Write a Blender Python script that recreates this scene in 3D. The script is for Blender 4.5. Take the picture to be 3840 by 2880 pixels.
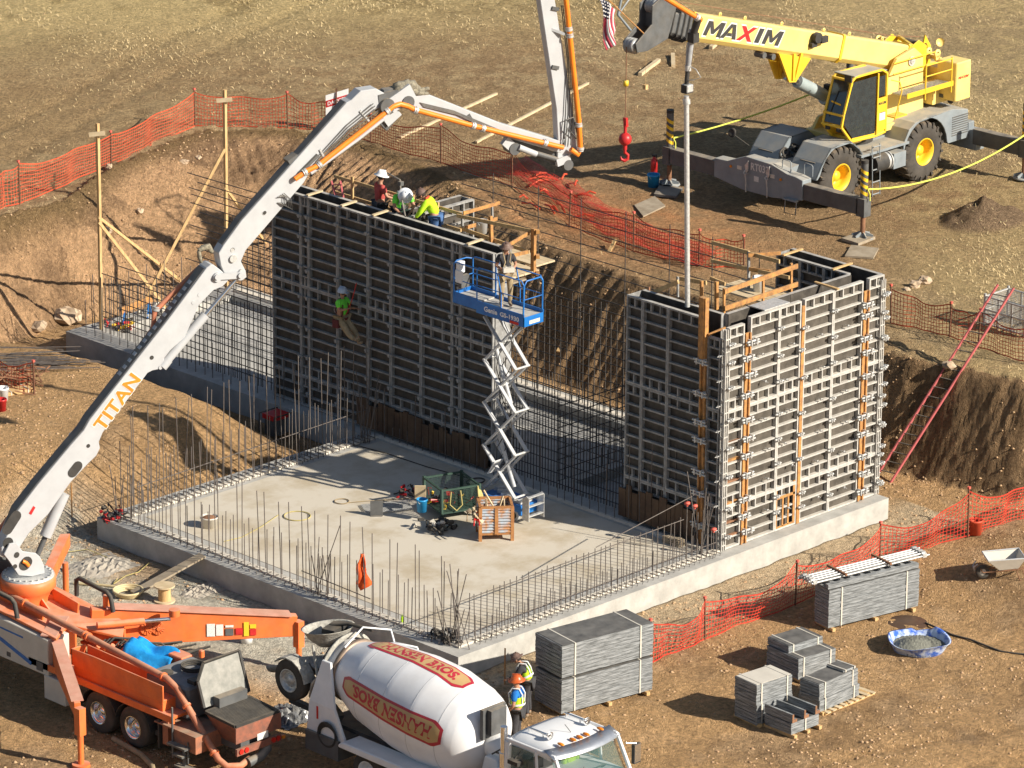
import bpy, math, random
import numpy as np
from math import sin, cos, pi, radians, sqrt, atan2, hypot
from mathutils import Vector, Matrix, Euler
random.seed(7)
for o in list(bpy.data.objects): bpy.data.objects.remove(o)
S = bpy.context.scene
COL = S.collection
# ---------------------------------------------------------------- camera
F = 17900.0
YAW, PITCH, ROLL = radians(44.6577), radians(18.9495), radians(0.4644)
CAM = np.array([-78.22144, -79.11112, 45.4696])
_f = np.array([cos(YAW)*cos(PITCH), sin(YAW)*cos(PITCH), -sin(PITCH)])
_r = np.array([sin(YAW), -cos(YAW), 0.0]); _u = np.cross(_r, _f)
CR = cos(ROLL)*_r + sin(ROLL)*_u; CU = cos(ROLL)*_u - sin(ROLL)*_r
cam = bpy.data.cameras.new('camera'); co = bpy.data.objects.new('camera', cam); COL.objects.link(co)
m = Matrix(((CR[0], CU[0], -_f[0], CAM[0]), (CR[1], CU[1], -_f[1], CAM[1]), (CR[2], CU[2], -_f[2], CAM[2]), (0, 0, 0, 1)))
co.matrix_world = m
cam.sensor_fit = 'HORIZONTAL'; cam.sensor_width = 36; cam.lens = F/3840*36
cam.clip_start = 1; cam.clip_end = 2000
S.camera = co
# ---------------------------------------------------------------- light
SUN_EL = radians(29.8); SUN_AZ = (0.315, -0.949)
w = bpy.data.worlds.new('World'); S.world = w; w.use_nodes = True
nt = w.node_tree; bg = nt.nodes['Background']
sky = nt.nodes.new('ShaderNodeTexSky'); sky.sky_type = 'NISHITA'; sky.sun_disc = False
sky.sun_elevation = SUN_EL; sky.sun_rotation = atan2(SUN_AZ[0], SUN_AZ[1])
nt.links.new(sky.outputs[0], bg.inputs[0]); bg.inputs[1].default_value = 0.06
sl = bpy.data.lights.new('sun', 'SUN'); sl.energy = 5.0; sl.angle = radians(0.5); sl.color = (1, .92, .79)
so = bpy.data.objects.new('sun', sl); COL.objects.link(so)
sd = Vector((SUN_AZ[0]*cos(SUN_EL), SUN_AZ[1]*cos(SUN_EL), sin(SUN_EL)))
so.rotation_euler = sd.to_track_quat('Z', 'Y').to_euler(); so.location = (0, 0, 60)
S.view_settings.view_transform = 'Standard'; S.view_settings.look = 'None'
S.view_settings.exposure = 0.68; S.view_settings.gamma = 1
# ---------------------------------------------------------------- placing helpers
K = 3840/2212
def ray(x, y): return _f*F + CR*(x-1920) - CU*(y-1440)
def G(x, y, z=0.0):
    d = ray(x, y); return Vector(CAM + d*((z-CAM[2])/d[2]))
def GX(x, y, X):
    d = ray(x, y); return Vector(CAM + d*((X-CAM[0])/d[0]))
def GY(x, y, Y):
    d = ray(x, y); return Vector(CAM + d*((Y-CAM[1])/d[1]))
# ---------------------------------------------------------------- mesh builder
def frame(p, q, up=(0, 0, 1)):
    d = (Vector(q)-Vector(p)); L = d.length; d = d/L if L > 1e-9 else Vector((0, 0, 1))
    u = Vector(up)
    if abs(d.dot(u)) > .999: u = Vector((1, 0, 0))
    s = d.cross(u).normalized(); u = s.cross(d)
    return d, s, u, L
class MB:
    def __init__(s): s.v = []; s.f = []; s.sm = []
    def add(s, vs, fs, sm=False):
        n = len(s.v); s.v += [tuple(v) for v in vs]; s.f += [tuple(i+n for i in f) for f in fs]; s.sm += [sm]*len(fs); return s
    def hexa(s, P, sm=False):
        return s.add(P, [(0, 3, 2, 1), (4, 5, 6, 7), (0, 1, 5, 4), (1, 2, 6, 5), (2, 3, 7, 6), (3, 0, 4, 7)], sm)
    def bb(s, a, b):
        (x0, y0, z0), (x1, y1, z1) = a, b
        x0, x1 = min(x0, x1), max(x0, x1); y0, y1 = min(y0, y1), max(y0, y1); z0, z1 = min(z0, z1), max(z0, z1)
        return s.hexa([(x0, y0, z0), (x1, y0, z0), (x1, y1, z0), (x0, y1, z0), (x0, y0, z1), (x1, y0, z1), (x1, y1, z1), (x0, y1, z1)])
    def box(s, c, d, rz=0, R=None):
        hx, hy, hz = d[0]/2, d[1]/2, d[2]/2
        M = R if R is not None else Matrix.Rotation(rz, 3, 'Z')
        P = [Vector(c)+M @ Vector(p) for p in [(-hx, -hy, -hz), (hx, -hy, -hz), (hx, hy, -hz), (-hx, hy, -hz), (-hx, -hy, hz), (hx, -hy, hz), (hx, hy, hz), (-hx, hy, hz)]]
        return s.hexa(P)
    def beam(s, p, q, w, h, up=(0, 0, 1), w2=None, h2=None):
        d, sd_, u, L = frame(p, q, up); p = Vector(p); q = Vector(q); w2 = w if w2 is None else w2; h2 = h if h2 is None else h2
        P = [p-sd_*w/2-u*h/2, p+sd_*w/2-u*h/2, p+sd_*w/2+u*h/2, p-sd_*w/2+u*h/2,
             q-sd_*w2/2-u*h2/2, q+sd_*w2/2-u*h2/2, q+sd_*w2/2+u*h2/2, q-sd_*w2/2+u*h2/2]
        return s.add(P, [(0, 1, 2, 3), (7, 6, 5, 4), (0, 4, 5, 1), (1, 5, 6, 2), (2, 6, 7, 3), (3, 7, 4, 0)])
    def cyl(s, p, q, r, r2=None, n=12, caps=True, sm=True):
        d, sd_, u, L = frame(p, q); p = Vector(p); q = Vector(q); r2 = r if r2 is None else r2
        P = []
        for c, rr in ((p, r), (q, r2)):
            for i in range(n):
                a = 2*pi*i/n; P.append(c+sd_*cos(a)*rr+u*sin(a)*rr)
        s.add(P, [(i, i+n, (i+1) % n+n, (i+1) % n) for i in range(n)], sm)
        if caps:
            s.add(P[:n], [tuple(range(n))]); s.add(P[n:], [tuple(range(n-1, -1, -1))])
        return s
    def tube(s, path, r, n=8, caps=True):
        path = [Vector(p) for p in path]; m_ = len(path); rs = r if isinstance(r, (list, tuple)) else [r]*m_
        d0 = (path[1]-path[0]).normalized(); ref = Vector((0, 0, 1)) if abs(d0.z) < .9 else Vector((1, 0, 0))
        side = d0.cross(ref).normalized(); P = []
        for i, c in enumerate(path):
            d = (path[min(i+1, m_-1)]-path[max(i-1, 0)]).normalized()
            side = (side-d*side.dot(d)).normalized(); up = side.cross(d)
            for k in range(n):
                a = 2*pi*k/n; P.append(c+side*cos(a)*rs[i]+up*sin(a)*rs[i])
        fs = [(i*n+k, (i+1)*n+k, (i+1)*n+(k+1) % n, i*n+(k+1) % n) for i in range(m_-1) for k in range(n)]
        s.add(P, fs, True)
        if caps: s.add(P[:n], [tuple(range(n))]); s.add(P[-n:], [tuple(range(n-1, -1, -1))])
        return s
    def lathe(s, p, axis, prof, n=24, sm=True, a0=0, a1=2*pi):
        d, sd_, u, L = frame((0, 0, 0), axis); p = Vector(p); P = []; full = abs(a1-a0-2*pi) < 1e-6
        c_ = n if full else n+1
        for (t, r) in prof:
            for i in range(c_):
                a = a0+(a1-a0)*i/n; P.append(p+d*t+sd_*cos(a)*r+u*sin(a)*r)
        fs = []
        for j in range(len(prof)-1):
            for i in range(n):
                k = (i+1) % c_; fs.append((j*c_+i, (j+1)*c_+i, (j+1)*c_+k, j*c_+k))
        s.add(P, fs, sm)
        return s
    def prism(s, pts, off):
        pts = [Vector(p) for p in pts]; off = Vector(off); n = len(pts)
        P = pts+[p+off for p in pts]
        s.add(P, [tuple(range(n-1, -1, -1)), tuple(range(n, 2*n))]+[(i, (i+1) % n, (i+1) % n+n, i+n) for i in range(n)])
        return s
    def sph(s, c, r, n=12, m_=8, sc=(1, 1, 1)):
        P = []; c = Vector(c)
        for j in range(m_+1):
            t = pi*j/m_
            for i in range(n):
                a = 2*pi*i/n; P.append(c+Vector((sin(t)*cos(a)*r*sc[0], sin(t)*sin(a)*r*sc[1], cos(t)*r*sc[2])))
        s.add(P, [(j*n+i, (j+1)*n+i, (j+1)*n+(i+1) % n, j*n+(i+1) % n) for j in range(m_) for i in range(n)], True)
        return s
    def rock(s, c, r, seed=0, n=7, m_=5, flat=.7):
        rr = random.Random(seed); P = []; c = Vector(c)
        for j in range(m_+1):
            t = pi*j/m_
            for i in range(n):
                a = 2*pi*(i+.5*(j % 2))/n; k = r*rr.uniform(.7, 1.2) if 0 < j < m_ else r*.85
                P.append(c+Vector((sin(t)*cos(a)*k, sin(t)*sin(a)*k, cos(t)*k*flat)))
        s.add(P, [(j*n+i, (j+1)*n+i, (j+1)*n+(i+1) % n, j*n+(i+1) % n) for j in range(m_) for i in range(n)])
        return s
    def xf(s, M):
        s.v = [tuple(M @ Vector(v)) for v in s.v]; return s
    def merge(s, o): return s.add_raw(o)
    def add_raw(s, o):
        n = len(s.v); s.v += o.v; s.f += [tuple(i+n for i in f) for f in o.f]; s.sm += o.sm; return s
    def mesh(s, name, mats):
        me = bpy.data.meshes.new(name); me.from_pydata(s.v, [], s.f)
        me.polygons.foreach_set('use_smooth', s.sm)
        for m_ in (mats if isinstance(mats, (list, tuple)) else [mats]): me.materials.append(m_)
        me.update(); return me
ROOTS = {}
def rootmat(o):
    while o is not None and o.parent is not None: o = o.parent
    return ROOTS.get(o.name, Matrix.Identity(4)) if o else Matrix.Identity(4)
SPLIT = {'bearer', 'knuckle', 'vent', 'lift_ram', 'deck_boards', 'pipe_coupling', 'opening', 'pivot_link', 'mudguard', 'boom_cylinder', 'clamp_block', 'fender', 'pivot_pin', 'work_lamp', 'lifting_lug', 'lifting_eye', 'guard_rail', 'side_board', 'winch_frame', 'boom_collar', 'sheave', 'spreader', 'drum_seam', 'marker', 'hydraulic_lines', 'hydraulic_hoses', 'water_pipe', 'hydraulic_tray', 'filler_cap', 'end_stop', 'rear_panel', 'booster_mudguard', 'seat', 'cylinder_lug', 'filter', 'walkway_bracket', 'pipe_bracket', 'strap', 'bag', 'tool', 'rag', 'grille', 'hood_grating', 'strip_marks', 'cab_mirror', 'collar', 'safety_line', 'painted_rib', 'nose_and_ears', 'eyes_and_mouth'}
NOSPLIT = {'strap', 'bag', 'tool', 'rag', 'grille', 'strip_marks', 'nose_and_ears', 'eyes_and_mouth'}
def components(mb, gap=.03):
    n = len(mb.v); par = list(range(n))
    def find(a):
        while par[a] != a: par[a] = par[par[a]]; a = par[a]
        return a
    for f in mb.f:
        r0 = find(f[0])
        for k_ in f[1:]: par[find(k_)] = r0
    comp = {}
    for i, f in enumerate(mb.f): comp.setdefault(find(f[0]), []).append(i)
    cl = []
    for fs in comp.values():
        vs = [mb.v[k_] for i in fs for k_ in mb.f[i]]; lo = [min(v[a] for v in vs)-gap for a in range(3)]; hi = [max(v[a] for v in vs)+gap for a in range(3)]; cl.append([fs, lo, hi])
    ch = True
    while ch:
        ch = False
        for i in range(len(cl)):
            for j in range(i+1, len(cl)):
                if all(cl[i][1][a] <= cl[j][2][a] and cl[j][1][a] <= cl[i][2][a] for a in range(3)):
                    cl[i] = [cl[i][0]+cl[j][0], [min(cl[i][1][a], cl[j][1][a]) for a in range(3)], [max(cl[i][2][a], cl[j][2][a]) for a in range(3)]]; cl.pop(j); ch = True; break
            if ch: break
    out = []
    for fs, lo, hi in cl:
        m_ = MB(); mp = {}
        for i in fs:
            for k_ in mb.f[i]:
                if k_ not in mp: mp[k_] = len(m_.v); m_.v.append(mb.v[k_])
            m_.f.append(tuple(mp[k_] for k_ in mb.f[i])); m_.sm.append(mb.sm[i])
        out.append(m_)
    return out
def part(name, mb, mat, parent, world=False, label=None, bevel=0):
    """one mesh part under its thing; vertices in the thing's own frame (world=True: given in world space)"""
    if name in SPLIT and name not in NOSPLIT:
        cs = components(mb)
        if len(cs) > 1:
            for c in cs: o = part1(name, c, mat, parent, world, label, bevel)
            return o
    return part1(name, mb, mat, parent, world, label, bevel)
def part1(name, mb, mat, parent, world=False, label=None, bevel=0):
    if world: mb.xf(rootmat(parent).inverted())
    o = bpy.data.objects.new(name, mb.mesh(name, mat)); COL.objects.link(o); o.parent = parent
    if label: o['label'] = label
    if bevel: bev(o, bevel)
    return o
def bev(o, w_):
    b = o.modifiers.new('b', 'BEVEL'); b.width = w_; b.segments = 1; b.limit_method = 'ANGLE'; b.angle_limit = radians(40)
def thing(name, label, cat, loc=(0, 0, 0), rz=0, group=None):
    o = bpy.data.objects.new(name, None); COL.objects.link(o); o.location = loc; o.rotation_euler = (0, 0, rz)
    o.empty_display_size = .2
    o['label'] = label; o['category'] = cat
    if group: o['group'] = group
    ROOTS[o.name] = Matrix.Translation(Vector(loc)) @ Matrix.Rotation(rz, 4, 'Z')
    return o
def single(name, mb, mat, label, cat, loc=(0, 0, 0), rz=0, group=None, world=False, bevel=0, kind=None):
    """a thing that is one mesh"""
    M = Matrix.Translation(Vector(loc)) @ Matrix.Rotation(rz, 4, 'Z')
    if world: mb.xf(M.inverted())
    o = bpy.data.objects.new(name, mb.mesh(name, mat)); COL.objects.link(o); o.location = loc; o.rotation_euler = (0, 0, rz)
    o['label'] = label; o['category'] = cat
    if group: o['group'] = group
    if kind: o['kind'] = kind
    if bevel: bev(o, bevel)
    ROOTS[o.name] = M
    return o
def dup(root, loc, rz=0, label=None, group=None):
    r = root.copy(); COL.objects.link(r); r.location = loc; r.rotation_euler = (0, 0, rz)
    if label: r['label'] = label
    if group: r['group'] = group
    for ch in list(root.children):
        c = ch.copy(); COL.objects.link(c); c.parent = r
        for g in list(ch.children):
            d = g.copy(); COL.objects.link(d); d.parent = c
    return r
# ---------------------------------------------------------------- materials
def mat(name, col, col2=None, sc=6.0, rough=.6, metal=0.0, bump=0.0, bsc=None, dust=0.0, dcol=(.42, .34, .24), spec=.4, detail=5, lo=.35, hi=.65, stretch=None, alpha=1, trans=0):
    m_ = bpy.data.materials.new(name); m_.use_nodes = True; t = m_.node_tree; N = t.nodes; L = t.links
    b = N['Principled BSDF']; b.inputs['Roughness'].default_value = rough; b.inputs['Metallic'].default_value = metal
    b.inputs['Specular IOR Level'].default_value = spec
    if trans: b.inputs['Transmission Weight'].default_value = trans
    tc = N.new('ShaderNodeTexCoord'); src = tc.outputs['Object']
    if stretch:
        mp = N.new('ShaderNodeMapping'); mp.inputs['Scale'].default_value = stretch; L.new(src, mp.inputs[0]); src = mp.outputs[0]
    nz = N.new('ShaderNodeTexNoise'); nz.inputs['Scale'].default_value = sc; nz.inputs['Detail'].default_value = detail; nz.inputs['Roughness'].default_value = .65
    L.new(src, nz.inputs['Vector'])
    r = N.new('ShaderNodeValToRGB'); L.new(nz.outputs['Fac'], r.inputs[0])
    c2 = col2 if col2 else tuple(c*.78 for c in col)
    r.color_ramp.elements[0].position = lo; r.color_ramp.elements[0].color = (*c2, 1)
    r.color_ramp.elements[1].position = hi; r.color_ramp.elements[1].color = (*col, 1)
    out = r.outputs[0]
    if dust > 0:
        g = N.new('ShaderNodeNewGeometry'); sp = N.new('ShaderNodeSeparateXYZ'); L.new(g.outputs['Normal'], sp.inputs[0])
        mr = N.new('ShaderNodeMapRange'); mr.inputs[1].default_value = .35; mr.inputs[2].default_value = .95; mr.inputs[3].default_value = dust*.15; mr.inputs[4].default_value = dust
        L.new(sp.outputs[2], mr.inputs[0])
        nd = N.new('ShaderNodeTexNoise'); nd.inputs['Scale'].default_value = sc*.7+1; nd.inputs['Detail'].default_value = 6; L.new(tc.outputs['Object'], nd.inputs['Vector'])
        mu = N.new('ShaderNodeMath'); mu.operation = 'MULTIPLY'; L.new(mr.outputs[0], mu.inputs[0])
        m2 = N.new('ShaderNodeMapRange'); m2.inputs[1].default_value = .3; m2.inputs[2].default_value = .6; m2.inputs[3].default_value = .35; L.new(nd.outputs['Fac'], m2.inputs[0]); L.new(m2.outputs[0], mu.inputs[1])
        mx = N.new('ShaderNodeMix'); mx.data_type = 'RGBA'; L.new(mu.outputs[0], mx.inputs[0]); L.new(out, mx.inputs[6]); mx.inputs[7].default_value = (*dcol, 1); out = mx.outputs[2]
        ro = N.new('ShaderNodeMapRange'); ro.inputs[3].default_value = rough; ro.inputs[4].default_value = .95; L.new(mu.outputs[0], ro.inputs[0]); L.new(ro.outputs[0], b.inputs['Roughness'])
    L.new(out, b.inputs['Base Color'])
    if bump:
        n2 = N.new('ShaderNodeTexNoise'); n2.inputs['Scale'].default_value = bsc or sc*3; n2.inputs['Detail'].default_value = 6; L.new(src, n2.inputs['Vector'])
        bp = N.new('ShaderNodeBump'); bp.inputs['Strength'].default_value = bump; bp.inputs['Distance'].default_value = .03; L.new(n2.outputs['Fac'], bp.inputs['Height']); L.new(bp.outputs[0], b.inputs['Normal'])
    return m_
M = {}
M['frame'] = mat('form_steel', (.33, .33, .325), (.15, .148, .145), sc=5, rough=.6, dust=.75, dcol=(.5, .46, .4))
M['frame_lit'] = mat('form_steel_dusty_sunlit', (.52, .50, .46), (.34, .33, .31), sc=5, rough=.7, dust=.6, dcol=(.6, .55, .47))  # dusty form steel again, paler: sunlight on the end face put into the colour
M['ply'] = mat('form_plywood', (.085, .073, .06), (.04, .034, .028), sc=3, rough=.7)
M['ply_lit'] = mat('form_plywood_sunlit', (.11, .095, .078), (.05, .043, .034), sc=2.2, rough=.7)  # same plywood, lightened in colour to stand for sun on the end face
M['galv'] = mat('galvanised_steel', (.62, .62, .6), (.42, .42, .41), sc=14, rough=.45, metal=.35)
M['orange_beam'] = mat('orange_filler_beam', (.54, .26, .07), (.27, .13, .05), sc=7, rough=.7, dust=.3)
M['rust'] = mat('rusty_steel', (.3, .15, .08), (.18, .09, .05), sc=8, rough=.85)
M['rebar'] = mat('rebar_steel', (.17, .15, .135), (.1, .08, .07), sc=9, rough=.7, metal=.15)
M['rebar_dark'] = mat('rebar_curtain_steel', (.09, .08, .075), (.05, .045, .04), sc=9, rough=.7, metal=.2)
M['conc'] = mat('concrete', (.47, .455, .42), (.32, .31, .285), sc=1.6, rough=.85, bump=.15, bsc=14, detail=9)
M['slab'] = mat('concrete_slab', (.54, .49, .405), (.43, .365, .265), sc=.7, rough=.85, bump=.1, bsc=24, detail=12, lo=.36, hi=.54)
M['lumber'] = mat('lumber', (.62, .42, .2), (.45, .28, .12), sc=3, rough=.75, stretch=(6, 6, 1))
M['lumber_pale'] = mat('lumber_pale', (.62, .5, .33), (.48, .37, .22), sc=3, rough=.8)
M['lumber_old'] = mat('lumber_weathered', (.36, .3, .22), (.24, .19, .13), sc=3, rough=.85)
M['ply_brown'] = mat('brown_plywood_sheet', (.13, .08, .045), (.07, .042, .027), sc=2, rough=.8)
M['white'] = mat('white_paint', (.78, .79, .8), (.7, .71, .72), sc=2, rough=.35, dust=.12, spec=.5)
M['lgrey'] = mat('light_grey_paint', (.46, .475, .49), (.41, .42, .435), sc=2, rough=.4, dust=.12)
M['dgrey'] = mat('dark_grey_paint', (.09, .1, .11), (.06, .065, .07), sc=3, rough=.5, dust=.6)
M['black'] = mat('black_rubber', (.035, .035, .035), (.02, .02, .02), sc=5, rough=.7, dust=.25)
M['orange'] = mat('orange_paint', (.78, .17, .03), (.62, .13, .03), sc=2.5, rough=.45, dust=.6, dcol=(.6, .38, .28))
M['pipe_orange'] = mat('orange_pipe_paint', (.85, .24, .02), (.75, .19, .02), sc=3, rough=.4, dust=.05)
M['red'] = mat('red_paint', (.55, .03, .03), (.4, .02, .02), sc=5, rough=.4)
M['blue'] = mat('blue_paint', (.015, .17, .5), (.01, .12, .4), sc=4, rough=.35, dust=.1)
M['lblue'] = mat('light_blue_plastic', (.03, .3, .62), (.02, .24, .5), sc=4, rough=.4)
M['yellow'] = mat('yellow_paint', (.8, .52, .025), (.74, .46, .02), sc=2, rough=.4, dust=.3, dcol=(.62, .52, .32))
M['cream'] = mat('cream_yellow_paint', (.83, .63, .2), (.78, .57, .16), sc=1.5, rough=.38, dust=.15, dcol=(.8, .7, .5))
M['tyre'] = mat('tyre_rubber', (.06, .055, .05), (.035, .033, .03), sc=4, rough=.9, dust=.5, dcol=(.3, .22, .14))
M['chrome'] = mat('polished_steel', (.8, .8, .8), (.7, .7, .7), rough=.18, metal=.95)
M['glass'] = mat('dark_glass', (.03, .04, .045), (.02, .025, .03), rough=.08, spec=.8)
M['net'] = mat('orange_safety_net', (.62, .09, .035), (.48, .06, .025), sc=2, rough=.6)
M['stake'] = mat('rusty_stake', (.16, .07, .04), sc=8, rough=.9)
M['redcap'] = mat('red_safety_cap', (.75, .14, .1), sc=8, rough=.6)
M['beige'] = mat('beige_panel', (.62, .58, .5), (.54, .5, .43), sc=2, rough=.5)
M['redlens'] = mat('red_lens', (.6, .03, .02), rough=.3)
M['amber'] = mat('amber_lens', (.8, .25, .02), rough=.3)
# ================================================================ TERRAIN
ZU = 2.4; ZL = -0.62
TOE = [(60, -28), (26, -7.5), (21, -3.4), (20.0, -1.6), (19.6, 1.0), (19.4, 2.4), (18.6, 5), (18.2, 10), (18.2, 15), (18.0, 20), (17.7, 26.3), (11.7, 28.8), (8.6, 28.4), (0, 28), (-20, 28)]
CREST = [(60, -21), (28, -5.2), (23.2, -2.4), (21.5, -.9), (21.0, 1.6), (20.7, 3.0), (20.5, 8), (20.7, 14), (21.0, 16), (21.2, 18.6), (22.3, 21), (24, 25), (24.6, 29), (24.0, 32.2), (21.6, 34.2), (17.1, 33.1), (13.3, 31.2), (11, 31.2), (0, 31.2), (-20, 31.5)]
def seg_dist(X, Y, pl):
    best = np.full(X.shape, 1e9); arc = np.zeros(X.shape); s0 = 0
    for (x0, y0), (x1, y1) in zip(pl[:-1], pl[1:]):
        dx, dy = x1-x0, y1-y0; L2 = dx*dx+dy*dy
        t = np.clip(((X-x0)*dx+(Y-y0)*dy)/L2, 0, 1)
        d = np.hypot(X-x0-t*dx, Y-y0-t*dy); mk = d < best
        best = np.where(mk, d, best); arc = np.where(mk, s0+t*sqrt(L2), arc); s0 += sqrt(L2)
    return best, arc
def inside(X, Y, poly):
    r = np.zeros(X.shape, bool); n = len(poly); j = n-1
    for i in range(n):
        xi, yi = poly[i]; xj, yj = poly[j]
        c = ((yi > Y) != (yj > Y)) & (X < (xj-xi)*(Y-yi)/((yj-yi) if abs(yj-yi) > 1e-12 else 1e-12)+xi)
        r ^= c; j = i
    return r
_rs = np.random.RandomState(3)
_T = _rs.rand(256, 256)
def vn(X, Y):
    xi = np.floor(X).astype(int); yi = np.floor(Y).astype(int); fx = X-xi; fy = Y-yi
    fx = fx*fx*(3-2*fx); fy = fy*fy*(3-2*fy)
    a = _T[xi % 256, yi % 256]; b = _T[(xi+1) % 256, yi % 256]; c = _T[xi % 256, (yi+1) % 256]; d = _T[(xi+1) % 256, (yi+1) % 256]
    return (a*(1-fx)+b*fx)*(1-fy)+(c*(1-fx)+d*fx)*fy-.5
def fbm(X, Y, s, o=4):
    r = 0; a = 1
    for i in range(o): r = r+a*vn(X*s+17.3*i, Y*s+9.1*i); s *= 2.03; a *= .5
    return r
def SS(x, a, b):
    t = np.clip((x-a)/(b-a), 0, 1); return t*t*(3-2*t)
PILE = (32.6, 9.9)
UP = CREST+[(-20, 300), (300, 300), (300, -21)]
LOW = TOE+[(-20, -60), (60, -60)]
def height(X, Y, fine=True):
    dt, at = seg_dist(X, Y, TOE); dc, ac = seg_dist(X, Y, CREST)
    up = inside(X, Y, UP); lo = inside(X, Y, LOW)
    t = dt/(dt+dc+1e-6); t = np.where(up, 1, np.where(lo, 0, t))
    prof = np.clip(t*1.04, 0, 1); prof = prof*.75+.25*prof*prof*(3-2*prof)
    low = ZL+.62*SS(X, 12, 17)*SS(-Y, 1.5, 2.7)*(1-.0*X)
    # mound of spoil left of the slab and along the rear wing
    mound = SS(Y, 14.5, 17.5)*SS(X, -5, .5)*(1-SS(X, 6.6, 8.8))*(1-SS(Y, 22, 30)*.6)
    low = low+1.25*mound+.25*SS(Y, 14.3, 15.2)*SS(X, -2, 0)*(1-SS(X, 8, 9))
    z = low+(ZU-low)*prof
    z = z+np.where(up, .25*fbm(X, Y, .12, 2)*SS(np.hypot(X-32.5, Y-15.4), 7, 11), 0)
    bank = np.clip(np.where(up | lo, 0, 1)*np.minimum(t, 1-t)*4, 0, 1)
    if fine:
        tooth = np.abs(np.sin(pi*(ac-1.3*t*(2*SS(Y, 8, 20)-1))/.34+1.6*vn(ac*.9, t*2.5)))*(.6+.8*(vn(ac*.35, t*1.3)+.5))
        left = SS(X-Y*.2, 0, 20)
        z = z+bank*((.13+.04*SS(Y, 20, 26))*(tooth-.5)+.17*fbm(X, Y, 1.1, 5)+.09*np.abs(fbm(X, Y, 3.1, 3)))
        z = z+(1-bank)*(.05*fbm(X, Y, 1.3, 5))
        # loose clods near the crest and round the toe
        cl = np.exp(-(dc/1.3)**2)+.8*np.exp(-(dt/.8)**2)
        z = z+cl*(.16*np.abs(fbm(X, Y, 2.6, 3))-.02)*(Y < 60)
        # wheel ruts on the upper field
        rut = np.exp(-(((Y-.28*X)-33+1.2*np.sin(X*.12))/.35)**2)+np.exp(-(((Y-.28*X)-35.2+1.2*np.sin(X*.12))/.35)**2)
        z = z-np.where(up, .05*rut*(1+.6*np.sin(X*16)), 0)
        z = z+.03*fbm(X, Y, 4, 2)
        ru = np.exp(-((Y+11.2+.35*X-.6*np.sin(X*.3))/.22)**2)+np.exp(-((Y+9.4+.35*X-.6*np.sin(X*.3))/.22)**2)+np.exp(-((Y+12.6+.1*X)/.25)**2); z = z-np.where(lo, .07*ru*(1+.7*np.sin(X*15+Y*5)), 0)
    # grey spoil pile beside the crane
    px, py = PILE
    rr = np.hypot((X-px)/1.6, (Y-py)/1.25); z = z+.8*np.clip(1-rr, 0, 1)**1.0*(1+.5*fbm(X, Y, 2.2, 3))
    return z
def _ins(X, Y, x0, x1, y0, y1, e=.0): return (X > x0+e) & (X < x1-e) & (Y > y0+e) & (Y < y1-e)
def TH(x, y): return float(height(np.array([[x]], float), np.array([[y]], float), False)[0, 0])
def T(x, y, dz=0.0):
    """ground point seen at photo pixel (x, y)"""
    z = 0.0
    a, b = 4.5, -2.0
    # march from above
    d = ray(x, y); prev = 5.0
    zz = np.linspace(5.0, -2.0, 141); t = (zz-CAM[2])/d[2]; X = CAM[0]+d[0]*t; Y = CAM[1]+d[1]*t
    h = height(X[None, :], Y[None, :], False)[0]; i = int(np.argmax(h >= zz))
    if h[i] < zz[i]: i = 100
    if i > 0:
        u0, u1 = zz[i-1]-h[i-1], zz[i]-h[i]; k_ = u0/(u0-u1+1e-9); zf = zz[i-1]+(zz[i]-zz[i-1])*k_
    else: zf = zz[0]
    p = G(x, y, zf); return Vector((p.x, p.y, zf+dz))
def TV(a, b): return T(a*K, b*K)
def grid_mesh(name, xs, ys, hole=None):
    X, Y = np.meshgrid(xs, ys, indexing='ij'); Z = height(X, Y)
    # sink the ground under the footings
    und = _ins(X, Y, 0.05, 10.6, .05, 13.9) | _ins(X, Y, 9.6, 16.55, .05, 26.7)
    Z = np.where(und, -1.1, Z)
    n, k_ = X.shape; co_ = np.stack([X, Y, Z], -1).reshape(-1, 3)
    idx = np.arange(n*k_).reshape(n, k_)
    q = np.stack([idx[:-1, :-1], idx[1:, :-1], idx[1:, 1:], idx[:-1, 1:]], -1).reshape(-1, 4)
    if hole is not None:
        cx = (X[:-1, :-1]+X[1:, 1:])/2; cy = (Y[:-1, :-1]+Y[1:, 1:])/2
        kx0, kx1, ky0, ky1 = hole; keep = ~((cx > kx0) & (cx < kx1) & (cy > ky0) & (cy < ky1)); q = q[keep.reshape(-1)]
    return co_, q, X.reshape(-1), Y.reshape(-1)
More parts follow.
